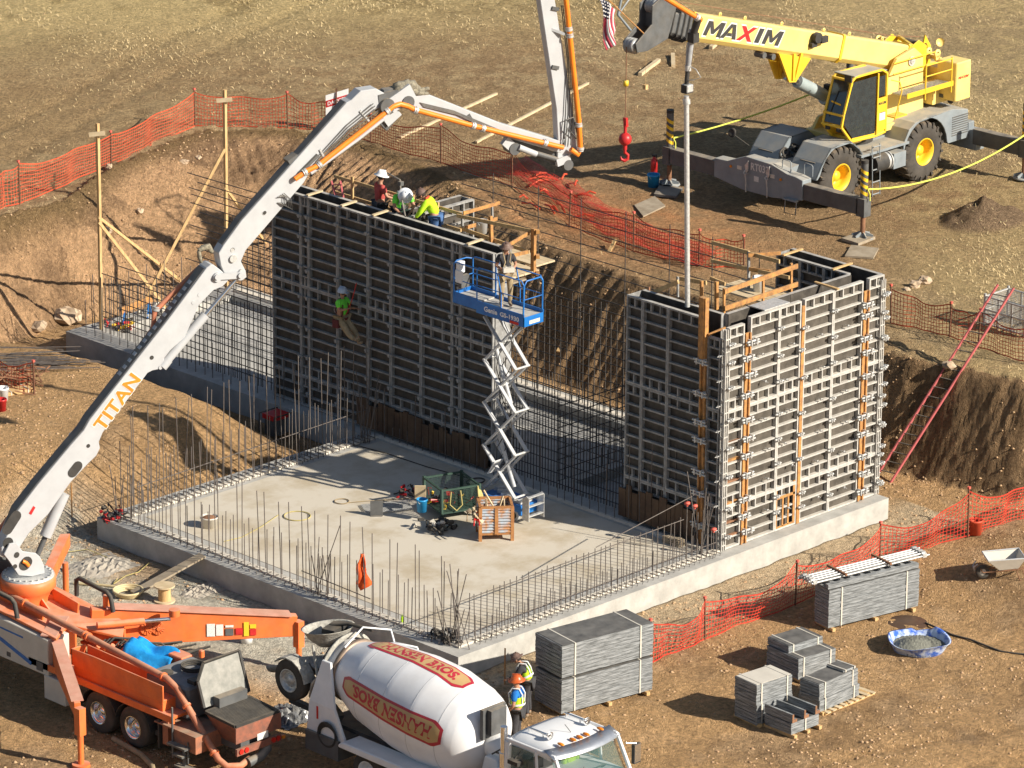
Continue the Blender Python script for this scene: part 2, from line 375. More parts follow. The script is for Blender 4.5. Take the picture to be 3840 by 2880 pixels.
def soil_cols(X, Y):
    up = inside(X, Y, UP); lo = inside(X, Y, LOW); dc, ac = seg_dist(X, Y, CREST); dt, at = seg_dist(X, Y, TOE)
    bank = ~(up | lo)
    n1 = fbm(X, Y, .35, 4); n2 = fbm(X, Y, 1.7, 4); n3 = fbm(X, Y, 7, 2)
    def c(*a): return np.array(a)[None, :]
    brown = c(.25, .155, .083); tan = c(.46, .285, .145); sand = c(.52, .40, .27); straw = c(.47, .35, .18); olive = c(.32, .235, .11)
    red = c(.42, .18, .085); grey = c(.52, .475, .40); dark = c(.12, .075, .045); pale = c(.5, .33, .19)
    def mixc(a, b, t): t = np.clip(t, 0, 1)[:, None]; return a*(1-t)+b*t
    A = np.broadcast_to(tan, (X.size, 3))
    A = mixc(A, brown, SS(n1+.3*n2, -.05, .45))
    # lower ground: sandy by the footings, grey where slurry dried
    dfoot = np.maximum.reduce([np.zeros_like(X), -X, X*0-50]);
    A = mixc(A, sand, (1-SS(np.abs(Y+.6), .6, 1.9))*SS(X, -2, 2)*(X < 18)*.9*lo)
    dl = np.abs(X+1.3); A = mixc(A, grey, (1-SS(dl, 1.2, 3.4))*(Y > -1)*SS(-Y, -17, -14.5)*(1-SS(np.abs(n1+.1), .3, .6)*.6)*lo)
    A = mixc(A, pale, SS(n2+n1, .1, .6)*.5*lo)
    # banks
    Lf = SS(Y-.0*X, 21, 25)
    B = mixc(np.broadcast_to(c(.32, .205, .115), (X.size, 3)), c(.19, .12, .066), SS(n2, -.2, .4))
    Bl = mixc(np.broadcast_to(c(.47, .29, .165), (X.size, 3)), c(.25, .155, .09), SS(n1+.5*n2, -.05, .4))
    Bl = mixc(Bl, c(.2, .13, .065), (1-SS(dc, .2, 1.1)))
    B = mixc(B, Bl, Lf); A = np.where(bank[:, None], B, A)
    # upper ground
    U = mixc(np.broadcast_to(c(.30, .20, .11), (X.size, 3)), c(.37, .27, .155), SS(n2+.8*n1+.5*n3, -.2, .6)*.8)
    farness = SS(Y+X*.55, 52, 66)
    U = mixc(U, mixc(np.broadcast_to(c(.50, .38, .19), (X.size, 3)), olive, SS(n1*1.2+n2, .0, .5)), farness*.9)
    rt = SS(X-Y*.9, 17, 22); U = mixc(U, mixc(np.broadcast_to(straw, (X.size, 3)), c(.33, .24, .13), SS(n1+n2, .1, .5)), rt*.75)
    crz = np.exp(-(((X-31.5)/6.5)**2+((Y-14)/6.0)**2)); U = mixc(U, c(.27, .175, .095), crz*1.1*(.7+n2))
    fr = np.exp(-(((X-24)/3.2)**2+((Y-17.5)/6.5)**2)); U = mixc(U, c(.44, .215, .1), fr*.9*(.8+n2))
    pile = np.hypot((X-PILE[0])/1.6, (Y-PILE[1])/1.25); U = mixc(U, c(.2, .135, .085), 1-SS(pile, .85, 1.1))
    lk = np.exp(-(((X-18)/9)**2+((Y-40)/4.5)**2)); U = mixc(U, c(.34, .23, .12), lk*.8)
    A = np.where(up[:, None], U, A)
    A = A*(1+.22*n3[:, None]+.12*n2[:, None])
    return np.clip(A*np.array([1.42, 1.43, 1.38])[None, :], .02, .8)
def ground_mat():
    m_ = bpy.data.materials.new('soil'); m_.use_nodes = True; t = m_.node_tree; N = t.nodes; L = t.links; b = N['Principled BSDF']
    b.inputs['Roughness'].default_value = .95; b.inputs['Specular IOR Level'].default_value = .1
    at = N.new('ShaderNodeAttribute'); at.attribute_name = 'soil'
    tc = N.new('ShaderNodeTexCoord')
    nz = N.new('ShaderNodeTexNoise'); nz.inputs['Scale'].default_value = 9; nz.inputs['Detail'].default_value = 9; nz.inputs['Roughness'].default_value = .72; L.new(tc.outputs['Object'], nz.inputs['Vector'])
    r = N.new('ShaderNodeMapRange'); r.inputs[1].default_value = .3; r.inputs[2].default_value = .7; r.inputs[3].default_value = .52; r.inputs[4].default_value = 1.5; L.new(nz.outputs['Fac'], r.inputs[0])
    mx = N.new('ShaderNodeVectorMath'); mx.operation = 'SCALE'; L.new(at.outputs['Color'], mx.inputs[0]); L.new(r.outputs[0], mx.inputs['Scale'])
    # scattered pale pebbles
    vo = N.new('ShaderNodeTexVoronoi'); vo.inputs['Scale'].default_value = 5.5; L.new(tc.outputs['Object'], vo.inputs['Vector'])
    lt = N.new('ShaderNodeMapRange'); lt.inputs[1].default_value = .1; lt.inputs[2].default_value = .16; lt.inputs[3].default_value = .3; lt.inputs[4].default_value = 0; L.new(vo.outputs['Distance'], lt.inputs[0])
    m2 = N.new('ShaderNodeMix'); m2.data_type = 'RGBA'; L.new(lt.outputs[0], m2.inputs[0]); L.new(mx.outputs[0], m2.inputs[6]); m2.inputs[7].default_value = (.52, .38, .25, 1)
    L.new(m2.outputs[2], b.inputs['Base Color'])
    n2 = N.new('ShaderNodeTexNoise'); n2.inputs['Scale'].default_value = 7; n2.inputs['Detail'].default_value = 10; n2.inputs['Roughness'].default_value = .75; L.new(tc.outputs['Object'], n2.inputs['Vector'])
    n3 = N.new('ShaderNodeTexNoise'); n3.inputs['Scale'].default_value = 28; n3.inputs['Detail'].default_value = 4; L.new(tc.outputs['Object'], n3.inputs['Vector'])
    ad = N.new('ShaderNodeMath'); ad.operation = 'MULTIPLY_ADD'; L.new(n3.outputs['Fac'], ad.inputs[0]); ad.inputs[1].default_value = .35; L.new(n2.outputs['Fac'], ad.inputs[2])
    bp = N.new('ShaderNodeBump'); bp.inputs['Strength'].default_value = 1.0; bp.inputs['Distance'].default_value = .26; L.new(ad.outputs[0], bp.inputs['Height']); L.new(bp.outputs[0], b.inputs['Normal'])
    return m_
M['soil'] = ground_mat()
def build_ground():
    core = (-14.0, 62.0, -16.0, 58.0)
    xs = np.arange(core[0], core[1]+.01, .1); ys = np.arange(core[2], core[3]+.01, .1)
    c1, q1, X1, Y1 = grid_mesh('g', xs, ys)
    X2s = np.unique(np.concatenate([np.linspace(-160, core[0], 12), xs[::8], [core[1]], np.linspace(core[1], 400, 12)]))
    Y2s = np.unique(np.concatenate([np.linspace(-160, core[2], 12), ys[::8], [core[3]], np.linspace(core[3], 400, 12)]))
    c2, q2, X2, Y2 = grid_mesh('g2', X2s, Y2s, (core[0], core[1], core[2], core[3]))
    co_ = np.concatenate([c1, c2]); q = np.concatenate([q1, q2+len(c1)])
    me = bpy.data.meshes.new('ground'); me.vertices.add(len(co_)); me.vertices.foreach_set('co', co_.astype(np.float32).ravel())
    me.loops.add(q.size); me.loops.foreach_set('vertex_index', q.astype(np.int32).ravel())
    me.polygons.add(len(q)); me.polygons.foreach_set('loop_start', np.arange(0, q.size, 4, dtype=np.int32)); me.polygons.foreach_set('loop_total', np.full(len(q), 4, np.int32))
    me.polygons.foreach_set('use_smooth', np.ones(len(q), bool)); me.update(calc_edges=True)
    ca = me.color_attributes.new('soil', 'FLOAT_COLOR', 'POINT')
    cc = soil_cols(co_[:, 0], co_[:, 1]); cc = np.concatenate([cc, np.ones((len(cc), 1))], 1); ca.data.foreach_set('color', cc.astype(np.float32).ravel())
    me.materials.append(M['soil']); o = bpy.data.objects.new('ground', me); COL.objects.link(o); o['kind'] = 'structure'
build_ground()
# ================================================================ CONCRETE
LX, LY = 16.6, 13.94
fd = thing('concrete_foundation', 'cured grey concrete footing and slab of the future building, ringed with upright rebar', 'foundation', (0, 0, 0))
fb = MB()
# perimeter footing as a ring: front right, front left, left end
fb.bb((0, 0, -1.0), (16.6, .95, 0)); fb.bb((0, .95, -1.0), (.95, LY, 0)); fb.bb((.95, LY-.9, -1.0), (9.75, LY, 0))
fb.bb((9.75, .95, -1.0), (11.3, 26.8, 0)); fb.bb((15.75, .95, -1.0), (16.6, 26.8, 0)); fb.bb((11.3, 26.0, -1.0), (15.75, 26.8, 0))
fb.bb((11.3, 6.9, -1.0), (15.75, 7.6, -.003))
part('footing', fb, M['conc'], fd)
sb = MB(); sb.bb((.95, .95, -.9), (9.75, LY-.9, .012))
part('floor_slab', sb, M['slab'], fd)
s2 = MB(); s2.bb((11.3, .95, -.9), (15.75, 6.9, -.32)); s2.bb((11.3, 7.6, -.9), (15.75, 14.0, -.32)); s2.bb((11.3, 17.8, -.9), (15.75, 26.0, -.2))
part('wing_slab', s2, M['conc'], fd)
kb = MB()   # raised starter strip where the walls will stand
for a, b in [((.42, .42, 0), (10.2, .62, .05)), ((.42, .62, 0), (.62, 13.5, .05)), ((.62, 13.3, 0), (9.9, 13.5, .05)), ((9.88, .9, 0), (9.98, 13.3, .07)), ((16.0, .95, 0), (16.3, 26.2, .05))]:
    kb.bb(a, b)
part('starter_strip', kb, mat('pale_mortar', (.7, .64, .54), (.55, .5, .42), sc=6, rough=.9), fd)
# ================================================================ FORMWORK
H = 6.34
_pc = {}
def panel_meshes(wd, h, fm, pm, stubs=True):
    key = (round(wd, 2), round(h, 2), fm, pm)
    if key in _pc: return _pc[key]
    wd, h = key[0], key[1]; b = MB(); D = .12
    e = .05
    b.bb((0.004, -D, 0.003), (e, -.001, h-.003)); b.bb((wd-e, -D, 0.003), (wd-.004, -.001, h-.003))
    b.bb((e, -D+.002, 0.003), (wd-e, -.001, .05)); b.bb((e, -D+.002, h-.05), (wd-e, -.001, h-.003))
    n = max(2, round(h/.305)); st = h/n
    for i in range(1, n): b.bb((e, -D+.02, st*i-.022), (wd-e, -.001, st*i+.022))
    if stubs and wd > .3:
        for fr in (.32, .68):
            if wd < .75 and fr > .5: continue
            x = wd*(fr if wd >= .75 else .5)
            b.bb((x-.02, -D+.012, h-st+.022), (x+.02, -.001, h-.05)); 
            if h > 1.5: b.bb((x-.02, -D+.012, .05), (x+.02, -.001, st-.022))
    me = b.mesh('form_panel', M[fm])
    c = MB(); c.bb((.006, 0, .006), (wd-.006, .02, h-.006)); me2 = c.mesh('plywood_face', M[pm])
    _pc[key] = (me, me2); return _pc[key]
def wall_seg(par, origin, rz, bounds, rows, fm, pm, stubs=True):
    """bounds: distances along the wall; origin is the outer frame line at z=0, panels' frame faces local -y"""
    R = Matrix.Rotation(rz, 3, 'Z'); W = rootmat(par).inverted()
    for a, b_ in zip(bounds[:-1], bounds[1:]):
        if isinstance(b_, tuple): continue
        a = a[0] if isinstance(a, tuple) else a
        z = 0
        for h in rows:
            me, me2 = panel_meshes(b_-a, h, fm, pm, stubs)
            o = bpy.data.objects.new('form_panel', me); COL.objects.link(o); o.parent = par
            p = Vector(origin)+R @ Vector((a, .12, z)); o.matrix_local = W @ Matrix.Translation(p) @ R.to_4x4()
            c = bpy.data.objects.new('plywood_face', me2); COL.objects.link(c); c.parent = o
            z += h
def copies(par, name, me, places, label=None):
    W = rootmat(par).inverted()
    for p, R in places:
        o = bpy.data.objects.new(name, me); COL.objects.link(o); o.parent = par; o.matrix_local = W @ Matrix.Translation(Vector(p)) @ R.to_4x4()
# --- long dark wall form (faces -X)
Y1a, Y1b = 17.0, 9.04
f1 = thing('wall_formwork', 'long tall dark steel wall form standing in shade behind the slab, three workers on top', 'formwork', (10.22, Y1b, .02))
pxs = [1020, 1126, 1155, 1264, 1378, 1464, 1578, 1695, 1726, 1850]
ys = []
for x in pxs:
    y = 900 if x > 1100 else 1000
    ys.append(GX(x, y, 10.22).y)
Y1a, Y1b = ys[0], ys[-1]
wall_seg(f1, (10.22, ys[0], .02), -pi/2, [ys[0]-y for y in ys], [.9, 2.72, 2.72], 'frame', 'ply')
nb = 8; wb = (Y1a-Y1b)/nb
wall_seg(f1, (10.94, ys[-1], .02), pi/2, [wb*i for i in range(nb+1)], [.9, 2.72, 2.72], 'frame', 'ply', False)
cm = MB(); cm.bb((-.1, -.05, -.03), (.1, .0, .03)); cm.bb((-.03, -.09, -.05), (.03, -.02, .05)); cm = cm.mesh('panel_clamp', M['frame'])
pl = []
rr = random.Random(5)
for y in ys[1:-1]:
    for z in (.45, 1.5, 2.4, 3.3, 4.2, 5.1, 5.8): pl.append(((10.22, y, z+rr.uniform(-.05, .05)), Matrix.Rotation(-pi/2, 3, 'Z')))
copies(f1, 'panel_clamp', cm, pl[:98])
tb = MB()
for x, y in [(1163, 732), (1295, 770), (1412, 806), (1768, 914)]:
    p = G(x, y, 6.4); b_ = MB(); b_.beam((10.2, p.y, 6.42), (10.78, p.y, 6.44), .09, .045); part('spreader', b_, M['lumber_pale'], f1, True)
ec = MB(); ec.bb((10.30, Y1b-.03, .02), (10.86, Y1b, H)); part('end_stop', ec, M['frame'], f1, True)
ec = MB(); ec.bb((10.30, Y1a, .02), (10.86, Y1a+.03, H)); part('end_stop', ec, M['frame'], f1, True)
wf = MB(); wf.bb((10.37, Y1b+.02, .02), (10.79, Y1a-.02, 5.2)); part('wet_concrete', wf, M['conc'], f1, True)
# splayed rusty plywood strip along the foot
for ya, yb, th_ in ((Y1b+.1, Y1b+5.3, f1),):
    c = MB(); y = ya; r2 = random.Random(2)
    while y < yb:
        w_ = r2.uniform(.12, .3); c.bb((10.1, y, .1), (10.14+r2.uniform(0, .03), y+w_-.02, .85+r2.uniform(-.12, .12))); y += w_
    part('kicker_board', c, M['ply_brown'], th_, True)
# --- right-hand U-shaped form
f2 = thing('wall_formwork', 'tall sunlit steel corner form with orange filler beams at the right end of the slab', 'formwork', (10.22, .40, .02))
rows2 = [1.2, 2.68, 2.46]
px2 = [2345, 2405, 2501, 2627]; y2 = [GX(x, 1390, 10.22).y for x in px2]; y2b = [GX(x, 1390, 10.22).y for x in (2650, 2700)]
YE = y2[0]
wall_seg(f2, (10.22, YE, .02), -pi/2, [YE-y for y in y2], rows2, 'frame', 'ply')
wall_seg(f2, (10.22, YE, .02), -pi/2, [YE-y2b[0], YE-y2b[1]], [1.2, 2.68, 2.0], 'frame', 'ply')
wall_seg(f2, (10.94, 1.12, .02), pi/2, [0, (YE-1.12)/3, (YE-1.12)*2/3, YE-1.12], rows2, 'frame', 'ply', False)
xf_ = [GY(x, 1390, .40).x for x in (2732, 2790, 2812, 2920, 3000, 3012, 3120, 3228, 3250, 3305)]
for a, b_ in ((0, 1), (2, 3), (3, 4), (5, 6), (6, 7), (8, 9)):
    dz = -.12 if a in (0,) else 0
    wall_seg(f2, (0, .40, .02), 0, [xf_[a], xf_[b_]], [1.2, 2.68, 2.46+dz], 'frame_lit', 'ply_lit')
XE = 16.6
wall_seg(f2, (15.88, 1.12, .02), pi, [0, 1.24, 2.48, 3.72, 4.94], rows2, 'frame', 'ply', False)
YB = G(2942, 942, 6.34).y
wall_seg(f2, (XE, .5, .02), pi/2, [0, 1.0, 2.0, 3.0, YB-.5], rows2, 'frame', 'ply', False)
wall_seg(f2, (15.88, YB, .02), -pi/2, [0, (YB-1.12)/3, (YB-1.12)*2/3, YB-1.12], rows2, 'frame', 'ply')
ec = MB(); ec.bb((10.30, YE-.0, .02), (10.86, YE+.03, H)); part('end_stop', ec, M['frame'], f2, True)
ec = MB(); ec.bb((15.96, YB, .02), (16.52, YB+.03, H)); part('end_stop', ec, M['frame'], f2, True)
wf = MB(); wf.bb((10.37, .56, .02), (10.79, YE-.02, 4.9)); wf.bb((10.79, .56, .02), (16.4, .96, 4.9)); wf.bb((16.04, .96, .02), (16.44, YB-.02, 4.9)); part('wet_concrete', wf, M['conc'], f2, True)
# corner posts
for (x, y) in ((10.2, .38), (16.45, .38)):
    c = MB()
    for dx, dy in ((0, 0), (.07, 0), (0, .12), (.15, 0)): c.bb((x+dx, y+dy, .02), (x+dx+.028, y+dy+.028, 6.22))
    z = .15
    while z < 6.1: c.bb((x-.01, y-.006, z), (x+.17, y+.02, z+.03)); c.bb((x-.006, y, z), (x+.02, y+.14, z+.03)); z += .34
    c.bb((x+.04, y+.04, .02), (x+.16, y+.16, 6.2))
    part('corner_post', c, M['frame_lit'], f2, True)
# orange filler beams
def beamI(x0, x1, y0, y1, z0, z1, axis):
    c = MB()
    if axis == 'Y':   # on the sunlit face
        xm = (x0+x1)/2; c.bb((x0, y0, z0), (x0+.05, y0+.09, z1)); c.bb((x1-.05, y0, z0), (x1, y0+.09, z1)); c.bb((x0+.05, y0+.05, z0), (x1-.05, y0+.08, z1))
    else:
        c.bb((x0, y0, z0), (x0+.09, y0+.05, z1)); c.bb((x0, y1-.05, z0), (x0+.09, y1, z1)); c.bb((x0+.05, y0+.05, z0), (x0+.08, y1-.05, z1))
    return c
part('filler_beam', beamI(xf_[1]+.005, xf_[2]-.005, .36, 0, .02, 5.95, 'Y'), M['orange_beam'], f2, True)
c = MB(); c.bb((xf_[4]+.008, .38, .02), (xf_[5]-.008, .45, 6.2)); part('filler_beam', c, M['orange_beam'], f2, True)
part('filler_beam', beamI(xf_[7]+.005, xf_[8]-.005, .36, 0, .02, 6.05, 'Y'), M['orange_beam'], f2, True)
part('filler_beam', beamI(10.17, 0, y2b[0]+.01, y2[3]-.01, .02, 5.3, 'X'), M['orange_beam'], f2, True)
c = MB(); c.bb((10.12, y2b[0]+.0, 5.25), (10.26, y2[3]+.02, 6.95)); c.bb((10.1, y2b[0]+.05, 5.25), (10.12, y2[3]-.05, 6.95)); part('filler_beam', c, M['orange_beam'], f2, True)
c = MB(); c.beam((10.2, y2b[0]-.05, 5.95), (10.75, y2b[0]-.15, 6.05), .05, .05); part('spreader', c, M['orange_beam'], f2, True)
for z in (3.9, 3.0, 2.5, 1.9, 1.3, .75, .35):     # painted cells of the narrow panel
    c = MB(); c.bb((xf_[0]+.05, .425, z-.022), (xf_[1]-.05, .51, z+.03)); part('painted_rib', c, M['orange_beam' if z in (3.9, 2.5, 1.3) else 'rust'], f2, True)
c = MB(); c.bb((xf_[3]+.05, .405, .03), (xf_[4]-.05, .425, .12)); c.bb((xf_[3]+.3, .405, .1), (xf_[3]+.36, .425, .95)); c.bb((xf_[3]+.52, .405, .1), (xf_[3]+.58, .425, .95)); c.bb((xf_[3]+.04, .404, .9), (xf_[4]-.05, .425, .97)); c.bb((xf_[4]-.13, .404, .05), (xf_[4]-.06, .425, 1.3)); c.bb((xf_[3]+.04, .404, .03), (xf_[3]+.09, .425, 1.2))
part('painted_rib', c, M['orange_beam'], f2, True)
# clamps
gm = MB(); gm.cyl((-.13, -.05, 0), (.13, -.05, 0), .032, n=8); gm.bb((-.05, -.1, -.05), (-.02, .02, .05)); gm.bb((.04, -.1, -.045), (.07, .02, .045)); gm.bb((-.015, -.13, -.02), (.03, -.06, .02)); gm = gm.mesh('wedge_clamp', M['galv'])
wm = MB(); wm.cyl((-.24, -.07, .03), (.22, -.07, .03), .03, n=8); wm.cyl((-.2, -.07, -.05), (.26, -.07, -.05), .03, n=8); wm.bb((-.12, -.13, -.09), (-.08, .02, .08)); wm.bb((.1, -.13, -.09), (.14, .02, .08)); wm.cyl((.0, -.2, 0), (0, .05, 0), .02, n=6); wm = wm.mesh('wale_clamp', M['galv'])
R0 = Matrix.Identity(3); pl = []; pw = []
for i in (3, 6): 
    for z in (.55, 1.1, 1.9, 2.75, 3.35, 4.25, 5.1, 5.75): pl.append(((xf_[i], .40, z+rr.uniform(-.08, .08)), R0))
for i in (4,):
    for z in (.5, .9, 1.9, 2.6, 3.2, 4.2, 5.0, 5.6): pl.append(((xf_[i]+rr.uniform(-.05, .15), .38, z), R0))
for i in (1, 7):
    x = (xf_[i]+xf_[i+1])/2
    for z in (.35, .8, 1.35, 1.95, 2.5, 3.05, 3.6, 4.3, 4.75, 5.35, 5.7): pw.append(((x+rr.uniform(-.1, .1), .36, z+rr.uniform(-.06, .06)), R0))
for x in (10.27, 16.45):
    for z in (.4, 1.2, 2.1, 2.9, 3.7, 4.6, 5.3, 5.8): pl.append(((x+.1, .36, z), R0))
for z in (.6, 1.5, 2.1, 3.0, 3.5, 4.3, 5.2): pw.append(((10.16, (y2b[0]+y2[3])/2, z), Matrix.Rotation(-pi/2, 3, 'Z')))
for z in (.3, .9, 1.4, 2.0, 2.6, 3.2, 3.7, 4.5, 5.1, 5.8): pl.append(((16.68, .42, z), R0))
copies(f2, 'wedge_clamp', gm, pl); copies(f2, 'wale_clamp', wm, pw)
tr = MB()   # tie-rod ends poking out of the faces
tme = MB(); tme.cyl((0, .02, 0), (0, -.2, 0), .012, n=6); tme.bb((-.03, -.13, -.03), (.03, -.11, .03)); tme = tme.mesh('tie_rod', M['galv'])
pt = []
for a, b_ in ((2, 3), (3, 4), (5, 6), (6, 7)):
    for z in (.7, 1.75, 2.6, 3.5, 4.4, 5.2): pt.append((((xf_[a]+xf_[b_])/2+rr.uniform(-.2, .2), .45, z+rr.choice((.05, -.1))), R0))
for z in (.6, 1.3, 2.0, 2.7, 3.4, 4.1, 4.8, 5.5): pt.append(((10.2, .5, z), Matrix.Rotation(-pi/2, 3, 'Z')))
for z in (.5, 1.5, 2.4, 3.6, 4.4, 5.3): pt.append(((16.72, .6, z), Matrix.Rotation(pi/2, 3, 'Z')))
copies(f2, 'tie_rod', tme, pt)
for x in (11.6, 12.6): pass
# flat aluminium piece and spreaders on top
c = MB(); p0 = G(2870, 1170, 6.4); c.box((12.3, .75, 6.385), (1.0, .55, .03)); part('cover_plate', c, M['galv'], f2, True)
for (x, y) in ((14.6, .75), (16.2, 1.6), (16.2, 3.4)):
    c = MB(); d = (.4, 0, 0) if x > 16 else (0, .42, 0); c.beam((x-d[0], y-d[1], 6.39), (x+d[0], y+d[1], 6.4), .08, .04); part('spreader', c, M['lumber'], f2, True)
c = MB()
y = 1.4; r2 = random.Random(4)
while y < YE-.1:
    w_ = r2.uniform(.12, .3); c.bb((10.1, y, .1), (10.13+r2.uniform(0, .03), y+w_-.02, .95+r2.uniform(-.12, .12))); y += w_
part('kicker_board', c, M['ply_brown'], f2, True)
# --- short return form behind the long one
P3 = G(1722, 732, 6.34); 
f3 = thing('wall_formwork', 'short twin-faced wall form branching back from behind the kneeling workers', 'formwork', (11, P3.y, .02))
Lr = P3.x-11.0
wall_seg(f3, (11.0, P3.y-.62, .02), 0, [0, Lr*.5, Lr], [.9, 2.72, 2.72], 'frame', 'ply')
wall_seg(f3, (11.0+Lr, P3.y, .02), pi, [0, Lr*.5, Lr], [.9, 2.72, 2.72], 'frame', 'ply', False)
c = MB(); c.bb((11.0+Lr-.03, P3.y-.54, .02), (11.0+Lr, P3.y-.08, H)); part('end_stop', c, M['frame'], f3, True)
# ================================================================ REBAR
bar_me = MB().cyl((0, 0, 0), (0, 0, 1), .0125, n=6).mesh('rebar', M['rebar'])
BARS = []   # (x, y, z0, height, leanx, leany)
rb = random.Random(11)
def row(p0, p1, n, hs, jit=.02, lean=.012, z0=0.0):
    for i in range(n):
        t = (i+.5)/n; h = hs[i % len(hs)]*rb.uniform(.96, 1.04)
        BARS.append((p0[0]+(p1[0]-p0[0])*t+rb.uniform(-jit, jit), p0[1]+(p1[1]-p0[1])*t+rb.uniform(-jit, jit), z0, h, rb.gauss(0, lean), rb.gauss(0, lean)))
row((.9, .38), (10.1, .38), 48, [.75, .62]); row((.9, .66), (10.1, .66), 42, [1.22, 1.22, 1.22])
row((.38, .8), (.38, 13.4), 44, [2.3, 1.15, 1.25]); row((.66, .8), (.66, 13.4), 40, [1.25, 2.2, 1.2])
row((.6, 13.28), (9.9, 13.28), 34, [2.95, 1.55], lean=.02); row((.6, 13.56), (9.9, 13.56), 32, [1.55, 2.9, 1.4], lean=.02)
row((9.93, 3.9), (9.93, 13.2), 30, [.45, 1.6, .5, .5]); 
row((10.05, 17.2), (10.05, 26.4), 24, [1.6, 1.9, 1.1]); row((10.4, 26.5), (16.2, 26.5), 16, [1.5, 1.1])
row((10.5, 1.0), (10.0, 3.8), 8, [1.5, 2.5])
for cx, cy, n in ((.5, .5, 11), (.45, 5.6, 10), (.5, 13.4, 6), (9.4, 13.4, 8)):      # crowded corners
    for i in range(n): BARS.append((cx+rb.uniform(-.12, .12), cy+rb.uniform(-.35, .35), 0, rb.choice((2.1, 1.1, 1.5)), rb.gauss(0, .1), rb.gauss(0, .22)))
for i in range(9): BARS.append((9.7+rb.uniform(-.2, .2), .5+rb.uniform(-.2, .5), 0, rb.uniform(1, 2.4), rb.gauss(0, .12), rb.gauss(0, .12)))
BARS.sort(key=lambda b_: -b_[3])
def loc_word(b_):
    x, y = b_[0], b_[1]
    if y < .75 and x > .9: return 'upright rebar starter bar along the sunny right edge of the slab'
    if x < 1.0: return 'upright rebar starter bar along the near edge of the slab, behind the pump truck'
    if 13 < y < 14 and x < 9.9: return 'upright rebar starter bar along the slab edge nearest the dirt mound'
    if y > 17: return 'upright rebar starter bar at the far left wing of the foundation'
    return 'upright rebar starter bar at the foot of the dark wall forms'
rest = MB()
for i, (x, y, z0, h, lx, ly) in enumerate(BARS):
    if i < 298:
        o = bpy.data.objects.new('rebar', bar_me); COL.objects.link(o); o.location = (x, y, z0); o.rotation_euler = (-ly, lx, 0); o.scale = (1, 1, h)
        o['label'] = loc_word((x, y)); o['category'] = 'rebar'; o['group'] = {'up': 'rebar starter bars'}.get('up')+': '+loc_word((x, y)).split('bar ')[-1]
    else: rest.cyl((x, y, z0), (x+lx*h, y+ly*h, z0+h), .0125, n=5)
if rest.v: single('rebar', rest, M['rebar'], 'short thin starter bars scattered among the taller ones round the slab', 'rebar', kind='stuff')
# low U-bent hooks at the base of the starter bars
hk = MB()
for i in range(46):
    x = .9+9.2*(i+.5)/46; hk.tube([(x, .24, .0), (x, .22, .07), (x, .52, .07), (x, .5, .0)], .012, 5)
    y = .8+12.6*(i+.5)/46; hk.tube([(.24, y, .0), (.22, y, .07), (.52, y, .07), (.5, y, .0)], .012, 5)
    x = .6+9.2*(i+.5)/46; hk.tube([(x, 13.2, .0), (x, 13.2, .07), (x, 13.7, .07), (x, 13.7, .0)], .012, 5)
single('rebar_hooks', hk, M['rebar'], 'row of low bent rebar hooks poking from the footing round the slab edge', 'rebar hooks', kind='stuff')
def tie_bar(p, q, label):
    b_ = MB(); b_.cyl(p, q, .0125, n=6); single('tie_bar', b_, M['rebar'], label, 'rebar', loc=p, world=True)
tie_bar((.7, .66, 1.12), (9.0, .66, 1.17), 'long horizontal rebar tied to the tops of the bars on the sunny right edge')
tie_bar((.9, .40, .33), (10, .40, .33), 'long low horizontal rebar tied along the sunny right edge')
tie_bar((5.7, .7, 1.25), (9.3, .65, 1.75), 'slanting rebar rising to the red caps by the form corner')
tie_bar((1.0, 13.42, .75), (9.6, 13.42, .9), 'long horizontal rebar tied across the bars in front of the dirt mound')
tie_bar((.38, 3.6, .45), (.38, 6.2, .5), 'short horizontal rebar tied low among the bars behind the orange outrigger')
# curtains of tied bars
def curtain(name_label, p0, p1, hz, vs, loc):
    """hz: list of (z, t0, t1); vs: list of (t, z0, z1)"""
    t_ = thing('rebar_curtain', name_label, 'rebar mesh', loc)
    p0 = Vector(p0); p1 = Vector(p1); n = 0; extra = MB(); W = rootmat(t_).inverted()
    items = [(p0.lerp(p1, a)+Vector((0, 0, z)), p0.lerp(p1, b_)+Vector((0, 0, z+rb.uniform(-.04, .04)))) for z, a, b_ in hz]
    items += [(p0.lerp(p1, t)+Vector((.03, 0, a)), p0.lerp(p1, t+rb.gauss(0, .0015))+Vector((.03, 0, b_))) for t, a, b_ in vs]
    items.sort(key=lambda e: -(e[1]-e[0]).length)
    for a, b_ in items:
        if n < 99:
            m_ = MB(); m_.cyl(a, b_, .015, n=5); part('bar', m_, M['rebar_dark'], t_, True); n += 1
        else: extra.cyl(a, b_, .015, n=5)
    if extra.v:
        o = part('bar', extra, M['rebar_dark'], t_, True); o['kind'] = 'stuff'
    return t_
def fr(a, b_, n): return [a+(b_-a)*i/(n-1) for i in range(n)]
# left of the long form
hz = [(z, 0, rb.uniform(.40, .5) if z > 2.4 else rb.uniform(.8, .97)) for z in fr(.25, 5.9, 26)]
vs = [(t, 0, 2.6*(1-.35*t)) for t in fr(.0, .98, 44)]+[(t, 0, z) for t, z in ((.03, 5.9), (.10, 4.2), (.17, 3.6), (.24, 5.0), (.33, 3.2))]
curtain('dark rebar grid left of the long wall form, its bars reaching over the boulder-strewn bank', (10.5, Y1a+.05, 0), (10.5, 26.2, 0), hz, vs, (10.5, Y1a, 0))
